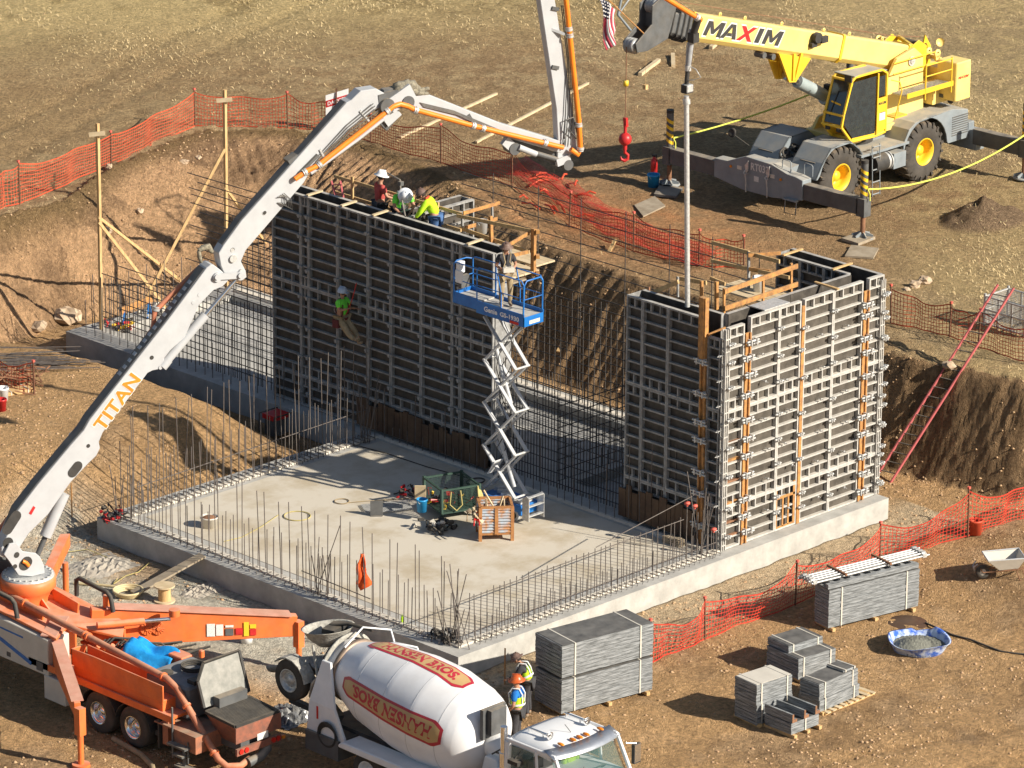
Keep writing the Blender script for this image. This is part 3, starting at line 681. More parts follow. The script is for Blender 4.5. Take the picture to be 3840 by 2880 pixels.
# gap between the two forms, front row
hz = [(z, 0, 1) for z in fr(.15, 2.9, 10)]
vs = [(t, 0, rb.choice((2.3, 2.9, 3.3, 1.6))) for t in fr(.01, .99, 44)]
curtain('dark rebar grid closing the gap between the two wall forms, behind the scissor lift', (10.6, YE+.05, 0), (10.6, Y1b-.05, 0), hz, vs, (10.6, YE, 0))
# rear wall line
hz = [(z, 0, 1) for z in fr(.2, 3.1, 12)]+[(z, 0, 1) for z in fr(3.4, 6.0, 8)]
vs = [(t, 0, rb.choice((2.6, 3.0, 3.3))) for t in fr(.0, 1, 56)]+[(t, 0, 6.2) for t in (.06, .2, .33, .47, .61, .75, .9)]
curtain('tall open rebar grid on the rear wall line in front of the ridged earth bank', (16.1, YB+.1, 0), (16.1, 16.2, 0), hz, vs, (16.1, YB, 0))
hz = [(z, 0, 1) for z in fr(.2, 1.9, 7)]; vs = [(t, 0, rb.choice((1.9, 2.3))) for t in fr(0, 1, 36)]
curtain('low rebar grid along the rear of the far left wing', (16.1, 17, 0), (16.1, 26.2, 0), hz, vs, (16.1, 17, 0))
hz = [(z, 0, 1) for z in fr(.2, 2.4, 8)]; vs = [(t, 0, rb.choice((2.2, 2.6))) for t in fr(0, 1, 20)]
curtain('shaded rebar grid crossing the wing between the rear wall and the gap', (11.0, 7.25, -.2), (15.8, 7.25, -.2), hz, vs, (11.0, 7.25, -.2))
# ================================================================ TEXT
def text_mesh(s, bold=.0, sx=1.0):
    cu = bpy.data.curves.new('t', 'FONT'); cu.body = s; cu.size = 1; cu.offset = bold; cu.align_x = 'LEFT'; cu.resolution_u = 3
    o = bpy.data.objects.new('t', cu); COL.objects.link(o); dg = bpy.context.evaluated_depsgraph_get(); dg.update()
    me = bpy.data.meshes.new_from_object(o.evaluated_get(dg)); v = [tuple(p.co) for p in me.vertices]; f = [tuple(p.vertices) for p in me.polygons]
    bpy.data.objects.remove(o); bpy.data.curves.remove(cu); bpy.data.meshes.remove(me)
    x0 = min(p[0] for p in v); x1 = max(p[0] for p in v); y0 = min(p[1] for p in v); y1 = max(p[1] for p in v)
    return [((p[0]-x0)/(x1-x0), (p[1]-y0)/(y1-y0)) for p in v], f
def text_on(mb, s, o, xd, yd, bold=.0, th=.006):
    """lettering filling the box o .. o+xd .. o+yd (vectors), as a thin solid decal"""
    v, f = text_mesh(s, bold); o = Vector(o); xd = Vector(xd); yd = Vector(yd); n = xd.cross(yd).normalized()*th
    mb.add([o+xd*a+yd*b+n for a, b in v], f); return mb
# ================================================================ WHEEL
def wheel(par, c, axis, R_, w_, rim_r, rim_mat, deep=.6, lugs=0, name='wheel', tyre='tyre', hub=True):
    """wheel > tyre, rim ; c is the centre of the outer face, axis points outward"""
    ax = Vector(axis).normalized(); c = Vector(c)
    b = MB(); s = w_
    b.lathe(c-ax*s, ax, [(0, rim_r), (.01, R_*.86), (.05*s+.01, R_*.955), (s*.12+.02, R_), (s*.88-.02, R_), (s*.95-.01, R_*.955), (s-.01, R_*.86), (s, rim_r+.01), (s-.02, rim_r)], n=36)
    if lugs:
        d, sd_, u, L_ = frame((0, 0, 0), ax)
        for i in range(lugs):
            for side in (0, 1):
                a = 2*pi*(i+.5*side)/lugs
                r0 = R_*1.0; rad = sd_*cos(a)+u*sin(a); a2 = a+.16; rad2 = sd_*cos(a2)+u*sin(a2)
                p = c-ax*(s*.03 if side else s*.97)+rad*r0*.985; q = c-ax*s*.5+rad2*r0*1.0
                b.beam(p, q, R_*.085, R_*.075, up=rad)
                e = c-ax*(0.0 if side else s)+rad*R_*.84; b.beam(p, e, R_*.085, R_*.05, up=ax)
    o = part(name, b, M[tyre], par)
    r_ = MB(); r_.lathe(c-ax*s, ax, [(s+.005, rim_r*1.02), (s+.01, rim_r*.93), (s*(1-deep*.5), rim_r*.84), (s*(1-deep), rim_r*.8), (s*(1-deep)+.01, rim_r*.42), (s*(1-deep*.45), rim_r*.38), (s*(1-deep*.4), 0.001)], n=28)
    d, sd_, u, L_ = frame((0, 0, 0), ax)
    for i in range(10):
        a = 2*pi*i/10; p = c-ax*s*deep+(sd_*cos(a)+u*sin(a))*rim_r*.55; r_.cyl(p, p+ax*.05, rim_r*.04, n=6)
    part('rim', r_, M[rim_mat], o)
    return o
# ================================================================ CONCRETE PUMP TRUCK
GZ = ZL
PT = thing('concrete_pump_truck', 'orange and white concrete pump truck with its long folding boom arched over the site', 'pump truck', (-7.45, 2.4, GZ))
def P(x, y, z): return Vector((-7.45+x, y, GZ+z))       # local x, world y, height over ground
def pp(name, mb, mt, label=None, bevel=0, parent=None): return part(name, mb, M[mt] if isinstance(mt, str) else mt, parent or PT, True, label, bevel)
for y in (3.7, 2.42):
    for s in (-1, 1):
        w_ = MB()
        wheel(PT, (s*1.25, y-2.4, .54), (s, 0, 0), .535, .5, .29, 'chrome', deep=.45)
b = MB(); b.bb(P(-.45, -.6, .6), P(.45, 12, .95)); b.bb(P(-1.0, 1.4, .45), P(1.0, 4.4, .62)); pp('chassis', b, 'dgrey')
b = MB(); b.bb(P(-1.25, 1.0, 1.17), P(-.35, 6.3, 1.24)); b.bb(P(-1.27, .9, 1.1), P(-1.22, 6.3, 1.27)); b.bb(P(.4, 1.0, 1.15), P(1.25, 6.3, 1.22)); pp('deck', b, 'orange')
b = MB()
for y in (3.7, 2.42):
    for s in (-1, 1):
        pr = [(sin(a)*.66, cos(a)*.66+.50) for a in [radians(d) for d in range(-80, 81, 16)]]
        for (y0, z0), (y1, z1) in zip(pr[:-1], pr[1:]): b.beam(P(s*.98, y+y0, z0), P(s*.98, y+y1, z1), .55, .02, up=(0, 0, 1))
b.bb(P(-1.25, 1.45, .3), P(-.7, 1.5, 1.05)); pp('mudguard', b, 'black')
b = MB(); b.prism([P(-1.2, 1.35, 1.5), P(-1.2, 4.75, 1.5), P(-1.2, 4.75, 1.92), P(-1.2, 3.9, 1.95), P(-1.2, 1.35, 1.93)], (.04, 0, 0)); b.bb(P(-1.2, 4.7, 1.5), P(-.75, 4.75, 1.92))
b.prism([P(-.72, 1.9, 1.3), P(-.72, 4.7, 1.3), P(-.72, 4.7, 1.9), P(-.72, 1.9, 1.85)], (.04, 0, 0)); b.bb(P(-1.16, 1.4, 1.24), P(-.72, 4.7, 1.52)); pp('side_board', b, 'orange', bevel=.008)
b = MB(); b.bb(P(-1.18, 1.2, .42), P(-.9, 1.4, 1.15)); b.bb(P(-1.27, .1, .55), P(-.3, .95, .95)); b.bb(P(-1.27, .1, .951), P(-.3, 1.6, .99)); pp('rear_platform', b, mat('muddy_orange', (.4, .14, .07), (.2, .09, .06), sc=4, rough=.8, dust=.6))
b = MB(); b.bb(P(-1.3, 4.9, .35), P(-.75, 5.7, .98)); pp('tool_box', b, 'beige', bevel=.02)
b = MB(); b.prism([P(-1.27, 5.55, .95), P(-1.27, 8.8, .95), P(-1.27, 8.8, 2.05), P(-1.27, 5.55, 1.92)], (.7, 0, 0)); pp('side_cabinet', b, 'beige', bevel=.02)
b = MB(); b.beam(P(-1.275, 7.6, 1.5), P(-1.275, 6.2, 1.12), .012, .10); b.beam(P(-1.275, 7.6, 1.75), P(-1.275, 6.5, 1.72), .012, .04); b.beam(P(-1.275, 7.62, 1.76), P(-1.275, 7.62, 1.42), .012, .05, up=(0, 1, 0)); pp('blue_stripe', b, 'blue')
b = MB(); b.bb(P(-1.276, 5.75, 1.02), P(-1.27, 6.0, 1.25)); b.bb(P(-1.276, 7.0, 1.05), P(-1.27, 7.15, 1.17)); pp('vent', b, 'dgrey')
# superstructure frame round the pedestal
b = MB(); b.prism([P(-1.2, 5.3, 1.95), P(-1.1, 8.9, 2.1), P(.95, 8.9, 2.1), P(1.1, 5.4, 1.75), P(.6, 4.9, 1.6), P(-.2, 6.0, 1.85)], (0, 0, .07))
b.prism([P(.9, 5.2, .95), P(.9, 8.7, 1.0), P(.9, 8.7, 2.1), P(.9, 5.2, 1.7)], (.06, 0, 0)); b.prism([P(-.35, 5.6, 1.0), P(-.35, 8.5, 1.0), P(-.35, 8.5, 2.1), P(-.35, 5.6, 1.9)], (.06, 0, 0))
b.beam(P(-.6, 8.3, 2.2), P(-.6, 6.5, 2.05), .06, .25); b.beam(P(.45, 8.3, 2.3), P(.45, 6.4, 2.05), .06, .3)
pp('pedestal_frame', b, 'orange', bevel=.01)
TR = P(0, 7.8, 2.62)
b = MB(); b.lathe(P(0, 7.8, 1.2), (0, 0, 1), [(0, .5), (.9, .5), (1.1, .6), (1.2, .7), (1.46, .7), (1.48, .62)], n=32)
for i in range(8):
    a = 2*pi*i/8; b.beam(P(cos(a)*.5, 7.8+sin(a)*.5, 1.75), P(cos(a)*.72, 7.8+sin(a)*.72, 2.05), .04, .5)
pp('turntable_column', b, 'orange')
b = MB(); b.lathe(P(0, 7.8, 2.62), (0, 0, 1), [(.04, .66), (.1, .66), (.1, .5), (.12, .001)], n=36)
for i in range(24):
    a = 2*pi*i/24; b.cyl(P(cos(a)*.6, 7.8+sin(a)*.6, 2.7), P(cos(a)*.6, 7.8+sin(a)*.6, 2.76), .03, n=6)
pp('slew_ring', b, 'galv')
# hand rails
for (x, y0, y1, z) in ((.9, 7.0, 5.7, 2.1), (-1.1, 8.4, 7.0, 2.1)):
    b = MB(); b.tube([P(x, y0, z), P(x, y0, z+.42), P(x, y0-.12, z+.5), P(x, y1+.12, z+.42), P(x, y1, z+.34), P(x, y1-.1, z-.05)], .06, 8); pp('guard_hoop', b, 'black')
# outriggers
def outrig(a, c, foot, h0, h1, w_, jack_z):
    b = MB(); b.beam(a, c, w_, h0, w2=w_*.8, h2=h1); pp('outrigger_arm', b, 'orange', bevel=.012)
    b = MB(); f_ = Vector(foot); b.beam((f_.x, f_.y, jack_z+.25), (f_.x, f_.y, jack_z-.45), .2, .2, up=(0, 1, 0)); b.cyl((f_.x, f_.y, jack_z-.4), (f_.x, f_.y, f_.z+.1), .075, n=14); b.cyl((f_.x, f_.y, f_.z+.02), (f_.x, f_.y, f_.z+.1), .22, n=18)
    pp('outrigger_jack', b, 'orange')
f1_ = Vector((-10.35, 2.42, GZ)); outrig(P(-1.0, 5.55, 1.5), (f1_.x+.05, f1_.y+.15, GZ+1.45), f1_, .75, .35, .2, GZ+1.3)
f2_ = Vector((-2.45, 3.25, GZ)); outrig(P(.55, 6.1, 1.62), (f2_.x, f2_.y+.1, GZ+1.22), f2_, 1.0, .55, .28, GZ+1.1)
b = MB(); b.beam(P(.9, 5.9, 2.14), (f2_.x-.1, f2_.y+.2, GZ+1.52), .42, .03); pp('arm_top_plate', b, mat('faded_orange', (.62, .3, .22), (.5, .22, .15), sc=3, rough=.7, dust=.3))
b = MB(); b.beam(P(-1.05, 5.45, 1.9), (f1_.x+.1, f1_.y+.2, GZ+1.64), .3, .02); b.beam(P(-1.2, 5.6, 2.0), P(-.2, 6.3, 2.05), .4, .03); pp('arm_top_plate', b, bpy.data.materials['faded_orange'])
for i in range(2):   # round fan guards on the beam side
    t = .27+.055*i; a_ = P(.55, 6.1, 1.62); c_ = Vector((f2_.x, f2_.y+.1, GZ+1.22)); p = a_.lerp(c_, t); d = (c_-a_).normalized(); nrm = Vector((d.y, -d.x, 0)).normalized(); nrm = nrm if nrm.dot(Vector((-1, -1, 0))) > 0 else -nrm
    b = MB(); q = p+nrm*.15; b.cyl(q, q+nrm*.03, .17, n=20); b.cyl(q+nrm*.03, q+nrm*.07, .05, n=10)
    for k_ in range(12):
        a = 2*pi*k_/12; e = q+(d*cos(a)+Vector((0, 0, 1))*sin(a))*.165+nrm*.04; b.beam(q+nrm*.04, e, .012, .012)
    pp('reel_guard', b, 'orange')
a_ = P(.55, 6.1, 1.62); c_ = Vector((f2_.x, f2_.y+.1, GZ+1.22)); d = (c_-a_).normalized(); nrm = Vector((d.y, -d.x, 0)).normalized(); nrm = nrm if nrm.dot(Vector((-1, -1, 0))) > 0 else -nrm
def decal(t0, t1, z0, z1, mt):
    b = MB(); u0 = a_.lerp(c_, t0)+nrm*.147; u1 = a_.lerp(c_, t1)+nrm*.139; b.prism([u0+Vector((0, 0, z0)), u1+Vector((0, 0, z0)), u1+Vector((0, 0, z1)), u0+Vector((0, 0, z1))], nrm*.004); pp('safety_decal', b, mt)
wd = mat('decal_white', (.75, .74, .7), (.5, .5, .48), sc=40, rough=.5)
decal(.56, .6, -.24, .1, wd); decal(.605, .64, -.22, .08, wd); decal(.65, .69, -.22, -.03, 'dgrey'); decal(.65, .69, .0, .06, wd); decal(.70, .735, -.2, -.02, 'red'); decal(.74, .765, -.24, .14, 'yellow'); decal(.77, .80, -.22, -.05, 'red'); decal(.77, .80, -.03, .08, 'yellow')
# front right stubby outrigger beyond the pedestal
b = MB(); q = G(.5907*410, 1900+.5907*205, 1.55); b.prism([P(.75, 8.35, 2.1), P(.95, 8.2, 2.1), q+Vector((.1, -.1, .1)), q+Vector((-.1, .05, .1))], (0, 0, .05)); b.prism([P(.95, 8.2, 1.75), P(.95, 8.2, 2.1), q+Vector((.1, -.1, .1)), q+Vector((.1, -.1, -.2))], (-.05, -.02, 0)); b.cyl((q.x, q.y, .9), (q.x, q.y, TH(q.x, q.y)), .08, n=12); pp('outrigger_arm', b, 'orange')
# cylinder and hoses across the beam root
b = MB(); b.cyl(P(.2, 5.4, 1.95), P(1.3, 4.9, 1.9), .09, n=12); pp('slew_cylinder', b, 'orange'); b = MB(); b.cyl(P(1.3, 4.9, 1.9), P(1.9, 4.6, 1.88), .05, n=10); pp('cylinder_rod', b, 'chrome')
b = MB(); b.cyl(P(2.0, 4.55, 1.95), P(2.0, 4.55, 2.12), .14, n=14); b.cyl(P(.95, 5.9, 2.1), P(.95, 5.9, 2.4), .1, n=12); pp('filler_cap', b, 'orange')
b = MB()
for i in range(9):
    r2 = random.Random(i); y0 = 5.3-.12*i; p = P(-.1+.05*i, y0, 1.3+.05*(i % 3)); b.tube([p, p+Vector((.3, -.2, .35)), p+Vector((.75, -.35+.1*(i % 2), .25)), p+Vector((1.2, -.5, .05-.03*i)), p+Vector((1.9, -.9, .0))], .028, 6)
pp('hydraulic_hoses', b, 'black')
b = MB()
for i in range(5): b.cyl(P(-.2+.15*i, 5.4-.1*i, 1.0), P(-.1+.15*i, 5.0-.1*i, 1.6), .06, n=8); b.box(P(.2+.1*i, 4.7-.25*i, 1.3), (.2, .16, .3))
b.beam(P(.1, 5.2, 1.5), P(.35, 3.4, 1.1), .16, .14); b.beam(P(-.2, 5.0, 1.45), P(-.1, 3.2, 1.0), .12, .1); pp('pump_block', b, 'orange')
# delivery pipe along the body, down to the hopper
pts = [P(-.5, 8.3, 2.35), P(-.62, 7.9, 2.32), P(-.8, 1.65, 1.93), P(-.83, 1.25, 1.8), P(-.85, .95, 1.55), P(-.95, -.35, .48), P(-.9, -.6, .36), P(-.6, -.75, .33), P(-.2, -.62, .35)]
b = MB(); b.tube(pts, .085, 12); pp('delivery_pipe', b, mat('worn_pipe', (.58, .2, .1), (.4, .13, .07), sc=4, rough=.6, dust=.4))
b = MB()
for t in (0.02, .12, .5, .52, .98): q = P(-.62, 7.9, 2.32).lerp(P(-.8, 1.65, 1.93), t); b.cyl(q-Vector((0, .03, 0)), q+Vector((0, .03, 0)), .115, n=12)
for q, d_ in ((P(-.86, .85, 1.47), (-.1, -1, -.8)), (P(-.94, -.2, .6), (-.1, -1, -.8))): d_ = Vector(d_).normalized(); b.cyl(q-d_*.03, q+d_*.03, .12, n=12)
pp('pipe_coupling', b, 'orange')
b = MB(); b.tube([P(-.35, -.75, .34), P(.0, -.8, .4), P(.3, -.7, .5), P(.45, -.5, .75)], .12, 12); pp('swing_elbow', b, 'dgrey')
# grey tank with coiled hose
b = MB(); b.bb(P(-.75, .95, 1.0), P(.75, 2.5, 1.85)); pp('water_tank', b, mat('grey_plastic_tank', (.16, .16, .165), (.1, .1, .105), sc=3, rough=.6, dust=.5, dcol=(.32, .31, .3)), bevel=.06)
b = MB()
for i in range(6):
    r_ = .27+.018*(i % 3); b.tube([P(.15+cos(a)*r_, 1.75+sin(a)*r_, 1.89+.03*(i//2)+.008*i) for a in [2*pi*k_/24 for k_ in range(25)]], .017, 6, False)
pp('hose_coil', b, 'black')
b = MB(); b.cyl(P(-.45, 2.05, 1.84), P(-.45, 2.05, 1.9), .16, n=16); b.bb(P(-.5, 1.0, 1.4), P(.7, 1.25, 1.95)); pp('tank_lid', b, 'black')
b = MB(); b.box(P(.62, 2.75, 1.6), (.4, .5, .5)); b.box(P(.9, 2.3, 1.9), (.12, .12, .2)); pp('rear_bracket', b, 'orange', bevel=.02)
# blue tarp
tb = MB(); n = 14; vs = []
for i in range(n+1):
    for j in range(n+1):
        u, v_ = i/n, j/n; q = P(-.25, 4.0, 1.9).lerp(P(.15, 2.75, 1.85), u)+Vector((.72*v_, .12*v_, 0)); z = -.9*(max(0, .3-v_))**1.3*2+.05*sin(7*u+3*v_)+.04*sin(13*v_+5*u)+.05*cos(9*u*v_); vs.append(q+Vector((.05*sin(9*u), 0, z-.1*u)))
tb.add(vs, [(i*(n+1)+j, (i+1)*(n+1)+j, (i+1)*(n+1)+j+1, i*(n+1)+j+1) for i in range(n) for j in range(n)], True)
tm = mat('blue_tarp_cloth', (.02, .34, .78), (.015, .25, .62), sc=6, rough=.45, bump=.3, bsc=12)
to = single('tarp', tb, tm, 'crumpled bright blue tarp spread over the pump truck machinery', 'tarp', loc=P(0, 3.5, 1.8), world=True)
sm_ = to.modifiers.new('s', 'SOLIDIFY'); sm_.thickness = .01
# hopper
HC = [P(-.75, .3, 1.42), P(.62, .3, 1.42), P(.62, -.75, 1.36), P(-.75, -.75, 1.36)]
b = MB(); bot = [P(-.35, .1, .55), P(.35, .1, .55), P(.35, -.45, .55), P(-.35, -.45, .55)]
b.hexa([bot[0], bot[3], bot[2], bot[1], HC[0], HC[3], HC[2], HC[1]]); pp('hopper', b, mat('dirty_orange', (.3, .1, .06), (.16, .07, .05), sc=5, rough=.8, dust=.3))
b = MB()
for a, c in zip(HC, HC[1:]+HC[:1]): b.beam(a+Vector((0, 0, .03)), c+Vector((0, 0, .03)), .07, .07)
n = 18
for i in range(1, n): t = i/n; b.beam(HC[0].lerp(HC[3], t)+Vector((0, 0, .04)), HC[1].lerp(HC[2], t)+Vector((0, 0, .04)), .02, .05)
pp('hopper_grille', b, 'black')
b = MB(); b.bb(P(-.78, -.8, .95), P(.68, -.76, 1.35)); b.bb(P(-.75, -.8, .62), P(.68, -.74, .8)); pp('rear_panel', b, bpy.data.materials['dirty_orange'])
for x in (-.62, -.45, .42, .57):
    b = MB(); b.cyl(P(x, -.76, .72), P(x, -.83, .72), .065, n=14); pp('tail_light', b, 'redlens')
b = MB(); b.bb(P(-.1, -.81, .85), P(.25, -.80, 1.02)); pl_ = pp('number_plate', b, wd)
b = MB(); b.box(P(.75, -.78, .7), (.1, .08, .08)); pp('marker_light', b, 'amber')
# raised lid
b = MB(); l0, l1 = P(-.7, .42, 1.5), P(.75, .42, 1.5); up_ = Vector((0.05, .42, 1.0)); b.prism([l0, l1, l1+up_*.75+Vector((-.05, 0, 0)), l1+up_*.95, l0+up_*.95+Vector((.3, 0, 0)), l0+up_*.6], (0, .05, -.02)); lid = pp('hopper_lid', b, mat('grey_lid', (.3, .29, .26), (.2, .2, .18), sc=5, rough=.7))
b = MB(); rim = [l0, l0+up_*.6, l0+up_*.95+Vector((.3, 0, 0)), l1+up_*.95, l1+up_*.75, l1]
for a, c in zip(rim[:-1], rim[1:]): b.beam(a, c, .07, .05, up=(0, 1, .4))
pp('lid_rim', b, 'black', parent=lid)
b = MB(); b.bb(P(-.4, .2, 1.4), P(.5, .42, 1.72)); pp('splash_guard', b, 'dgrey')
# access ladder
b = MB(); b.cyl(P(-1.3, .9, .25), P(-1.3, .9, 1.55), .025, n=8); b.cyl(P(-1.3, .35, .25), P(-1.3, .35, .8), .02, n=8)
for z, y0, y1 in ((.62, .3, .95), (.4, .4, .75), (.12, .1, .7)): b.bb(P(-1.45, y0, z), P(-1.2, y1, z+.05))
b.bb(P(-1.34, .42, .12), P(-1.3, .5, .65)); pp('access_steps', b, 'dgrey')
# ---- boom, all in one upright plane through the turntable and the hose end
T0 = np.array([-7.45, 7.8, 2.0]); D0 = np.array(GX(1487*K, 655*K, 10.72))
bn = np.cross(D0-T0, [0, 0, 1.0]); bn /= np.linalg.norm(bn)
if bn @ _f > 0: bn = -bn          # towards the viewer side
BN = Vector(bn)
def BP(x, y, off=0.0):
    d = ray(x, y); return Vector(CAM+d*(((T0+bn*off-CAM) @ bn)/(d @ bn)))
def z4(x, y): return (x*.6026, 1200+y*.6026)
def zL(x, y): return (x*.6026, 300+y*.6026)
def zK(x, y): return (1000+x*.5877, y*.5877)
def section(name, pts, w_, mt, mt_label=None):
    b = MB(); near = [BP(x, y, w_/2) for x, y in pts]; b.prism(near, -BN*w_); return pp(name, b, mt, mt_label, bevel=.015)
s1 = [(6, 2056), (66, 1917), (139, 1821), (265, 1670), (313, 1616), (337, 1574), (422, 1465), (630, 1200), (775, 1005), (790, 993), (801, 993), (829, 1014), (862, 1047), (835, 1075), (801, 1089), (747, 1144), (693, 1266), (639, 1314), (615, 1345), (621, 1366), (603, 1384), (572, 1390), (554, 1399), (386, 1622), (371, 1658), (375, 1682), (362, 1709), (328, 1742), (265, 1809), (235, 1851), (181, 1929), (108, 2001), (70, 2060), (40, 2100), (5, 2085)]
sec1 = section('boom_section', s1, .42, 'lgrey', 'lowest boom section lettered TITAN in orange')
s2 = [(829, 999), (820, 951), (838, 921), (904, 830), (1241, 451), (1300, 385), (1317, 376), (1353, 341), (1411, 332), (1447, 353), (1452, 376), (1430, 400), (1353, 447), (1194, 594), (1139, 686), (964, 890), (922, 939), (904, 981), (922, 1017), (925, 1041), (904, 1053), (868, 1050), (845, 1035)]
sec2 = section('boom_section', s2, .36, 'lgrey')
s3 = [(1490, 345), (1530, 330), (1594, 350), (1882, 464), (2120, 535), (2105, 575), (1882, 511), (1564, 410), (1500, 400)]
sec3 = section('boom_section', s3, .28, 'lgrey')
s4 = [(2093, 529), (2087, 411), (2026, 0), (1990, -330), (2045, -330), (2081, 0), (2140, 353), (2156, 470), (2165, 560), (2120, 600), (2090, 605)]
sec4 = section('boom_section', s4, .26, 'lgrey')
s5 = [(2010, -370), (2480, -110), (2470, -70), (2000, -310)]
sec5 = section('boom_section', s5, .2, 'lgrey')
# dark top strip of the lowest section (the upper plate's recessed band)
b = MB()
for (x0, y0), (x1, y1) in (((20, 2035), (66, 1917)), ((66, 1917), (139, 1821)), ((139, 1821), (265, 1670)), ((265, 1670), (313, 1616)), ((313, 1616), (337, 1574)), ((337, 1574), (422, 1465)), ((422, 1465), (630, 1200)), ((630, 1200), (770, 1010))):
    a, c = BP(x0, y0, .21)-BN*.21, BP(x1, y1, .21)-BN*.21; u = (BP(x0-8, y0-5, .21)-BN*.21-a).normalized(); b.beam(a+u*.012, c+u*.012, .34, .02, up=u)
pp('top_strip', b, 'dgrey', parent=sec1)
b = MB()
for i in range(15):
    t = .1+.055*i; a, c = BP(430, 1455, .21)-BN*.21, BP(770, 1010, .21)-BN*.21; q = a.lerp(c, t); d = (c-a).normalized(); u = d.cross(BN); u = u if u.z > 0 else -u
    b.box(q+u*.028, (.1, .16, .004), R=Matrix((d, BN, d.cross(BN))).transposed())
pp('strip_marks', b, 'lgrey', parent=sec1)
b = MB()
for (x0, y0), (x1, y1) in (((838, 921), (904, 830)), ((904, 830), (1241, 451)), ((1241, 451), (1300, 385))):
    a, c = BP(x0, y0, .18)-BN*.18, BP(x1, y1, .18)-BN*.18; u = (BP(x0-8, y0-5, .18)-BN*.18-a).normalized(); b.beam(a+u*.012, c+u*.012, .28, .02, up=u)
pp('top_strip', b, 'dgrey', parent=sec2)
# TITAN lettering
o_ = BP(386, 1622, .212); xd = BP(530, 1424, .212)-o_; ydir = BP(346, 1594, .212)-o_; ydir = ydir-xd*(ydir.dot(xd)/xd.length_squared)
b = MB(); text_on(b, 'TITAN', o_-xd*.02-ydir*.06, xd*1.04, ydir*1.12, .06, .003); pp('lettering', b, wd, parent=sec1)
b = MB(); text_on(b, 'TITAN', o_, xd, ydir, .025, .008); pp('lettering', b, 'pipe_orange', parent=sec1)
# oval windows, bolts and decals on the lowest section
b = MB()
def disc(b, x, y, off, r_, h_, n=18): q = BP(x, y, off); b.cyl(q, q+BN*h_, r_, n=n)
def oval(b, x0, y0, x1, y1, off, r_):
    a, c = BP(x0, y0, off), BP(x1, y1, off); d = (c-a).normalized(); s_ = d.cross(BN); pts = []
    for k_ in range(9): t = -pi/2+pi*k_/8; pts.append(c+d*cos(t)*r_+s_*sin(t)*r_)
    for k_ in range(9): t = pi/2+pi*k_/8; pts.append(a+d*cos(t)*r_+s_*sin(t)*r_)
    b.prism(pts, BN*.006)
oval(b, 272, 1772, 291, 1748, .212, .13); oval(b, 28, 1985, 60, 1935, .212, .14); disc(b, 331, 1672, .212, .05, .006); disc(b, 569, 1341, .212, .055, .006); disc(b, 30, 2035, .212, .14, .006)
pp('opening', b, 'black', parent=sec1)
b = MB(); disc(b, 813, 1038, .21, .12, .06); disc(b, 813, 1038, .27, .07, .05); disc(b, 901, 1032, .21, .12, .06); disc(b, 901, 1032, .27, .07, .05); disc(b, 601, 1378, .21, .05, .02); b.beam(BP(813, 1038, .24), BP(901, 1032, .24), .16, .05, up=BN); disc(b, 725, 1135, .21, .05, .01); disc(b, 748, 1106, .21, .05, .01); pp('pivot_link', b, 'lgrey', parent=sec1)
b = MB(); 
q = [BP(108, 1925, .213), BP(125, 1897, .213), BP(133, 1903, .213), BP(117, 1931, .213)]; b.prism(q, BN*.004); pp('warning_decal', b, 'red', parent=sec1)
b = MB(); disc(b, 873, 969, .18, .10, .05); disc(b, 871, 938, .18, .05, .01); disc(b, 991, 799, .18, .055, .008); disc(b, 903, 1015, .18, .05, .04); pp('pivot_pin', b, 'galv', parent=sec2)
b = MB(); oval(b, 991, 799, 993, 797, .183, .045); oval(b, 871, 938, 873, 936, .183, .05); pp('opening', b, 'black', parent=sec2)
# open tray of section two: dark recess, hoses and stays
b = MB()
for i in range(5): b.tube([BP(1040+6*i, 740-4*i, .22), BP(1070+5*i, 735+3*i, .26), BP(1065+8*i, 770+4*i, .26), BP(1040+4*i, 760, .2)], .012, 5)
for i in range(4): b.tube([BP(1180+5*i, 600+6*i, .2), BP(1300+4*i, 470+8*i, .22), BP(1400+6*i, 388+9*i, .24)], .014, 5)
pp('hydraulic_lines', b, 'dgrey', parent=sec2)
b = MB(); b.beam(BP(1120, 650, .2), BP(1190, 580, .2), .07, .16, up=BN); b.beam(BP(1085, 625, .0), BP(1120, 600, .0), .45, .3, up=BN); b.beam(BP(1320, 400, .0), BP(1342, 412, .0), .42, .35, up=BN); pp('clamp_block', b, 'dgrey', parent=sec2)
b = MB(); b.tube([BP(1165, 650, .23), BP(1345, 520, .23), BP(1440, 445, .23)], .05, 8); pp('boom_cylinder', b, 'lgrey', parent=sec2)
b = MB(); b.beam(BP(1350, 415, .2), BP(1385, 455, .2), .03, .05); b.beam(BP(1200, 560, .2), BP(1220, 600, .2), .03, .05); pp('pipe_bracket', b, 'galv', parent=sec2)
# knuckles
b = MB(); b.beam(BP(1410, 385), BP(1500, 360), .5, .4, up=BN); disc(b, 1415, 378, -.3, .2, .6); disc(b, 1495, 365, -.28, .17, .56); b.beam(BP(1430, 420), BP(1470, 460), .5, .16, up=BN); b.beam(BP(1460, 430), BP(1460, 330), .4, .2, up=BN); pp('knuckle', b, 'dgrey')
b = MB(); b.beam(BP(1455, 395, .1), BP(1540, 335, .1), .4, .28, up=BN); b.beam(BP(1440, 455, .1), BP(1490, 410, .1), .35, .1, up=BN); pp('knuckle', b, 'lgrey')
b = MB(); r2 = random.Random(9)      # knotted canvas wrap on the knee
pth = [BP(1478, 360), BP(1480, 330), BP(1500, 315), BP(1530, 318), BP(1560, 335), BP(1595, 340)]
for k_ in range(4): b.tube([p+Vector((r2.uniform(-.1, .1), r2.uniform(-.1, .1), r2.uniform(-.08, .08))) for p in pth], [.09, .12, .08, .13, .08, .05], 7)
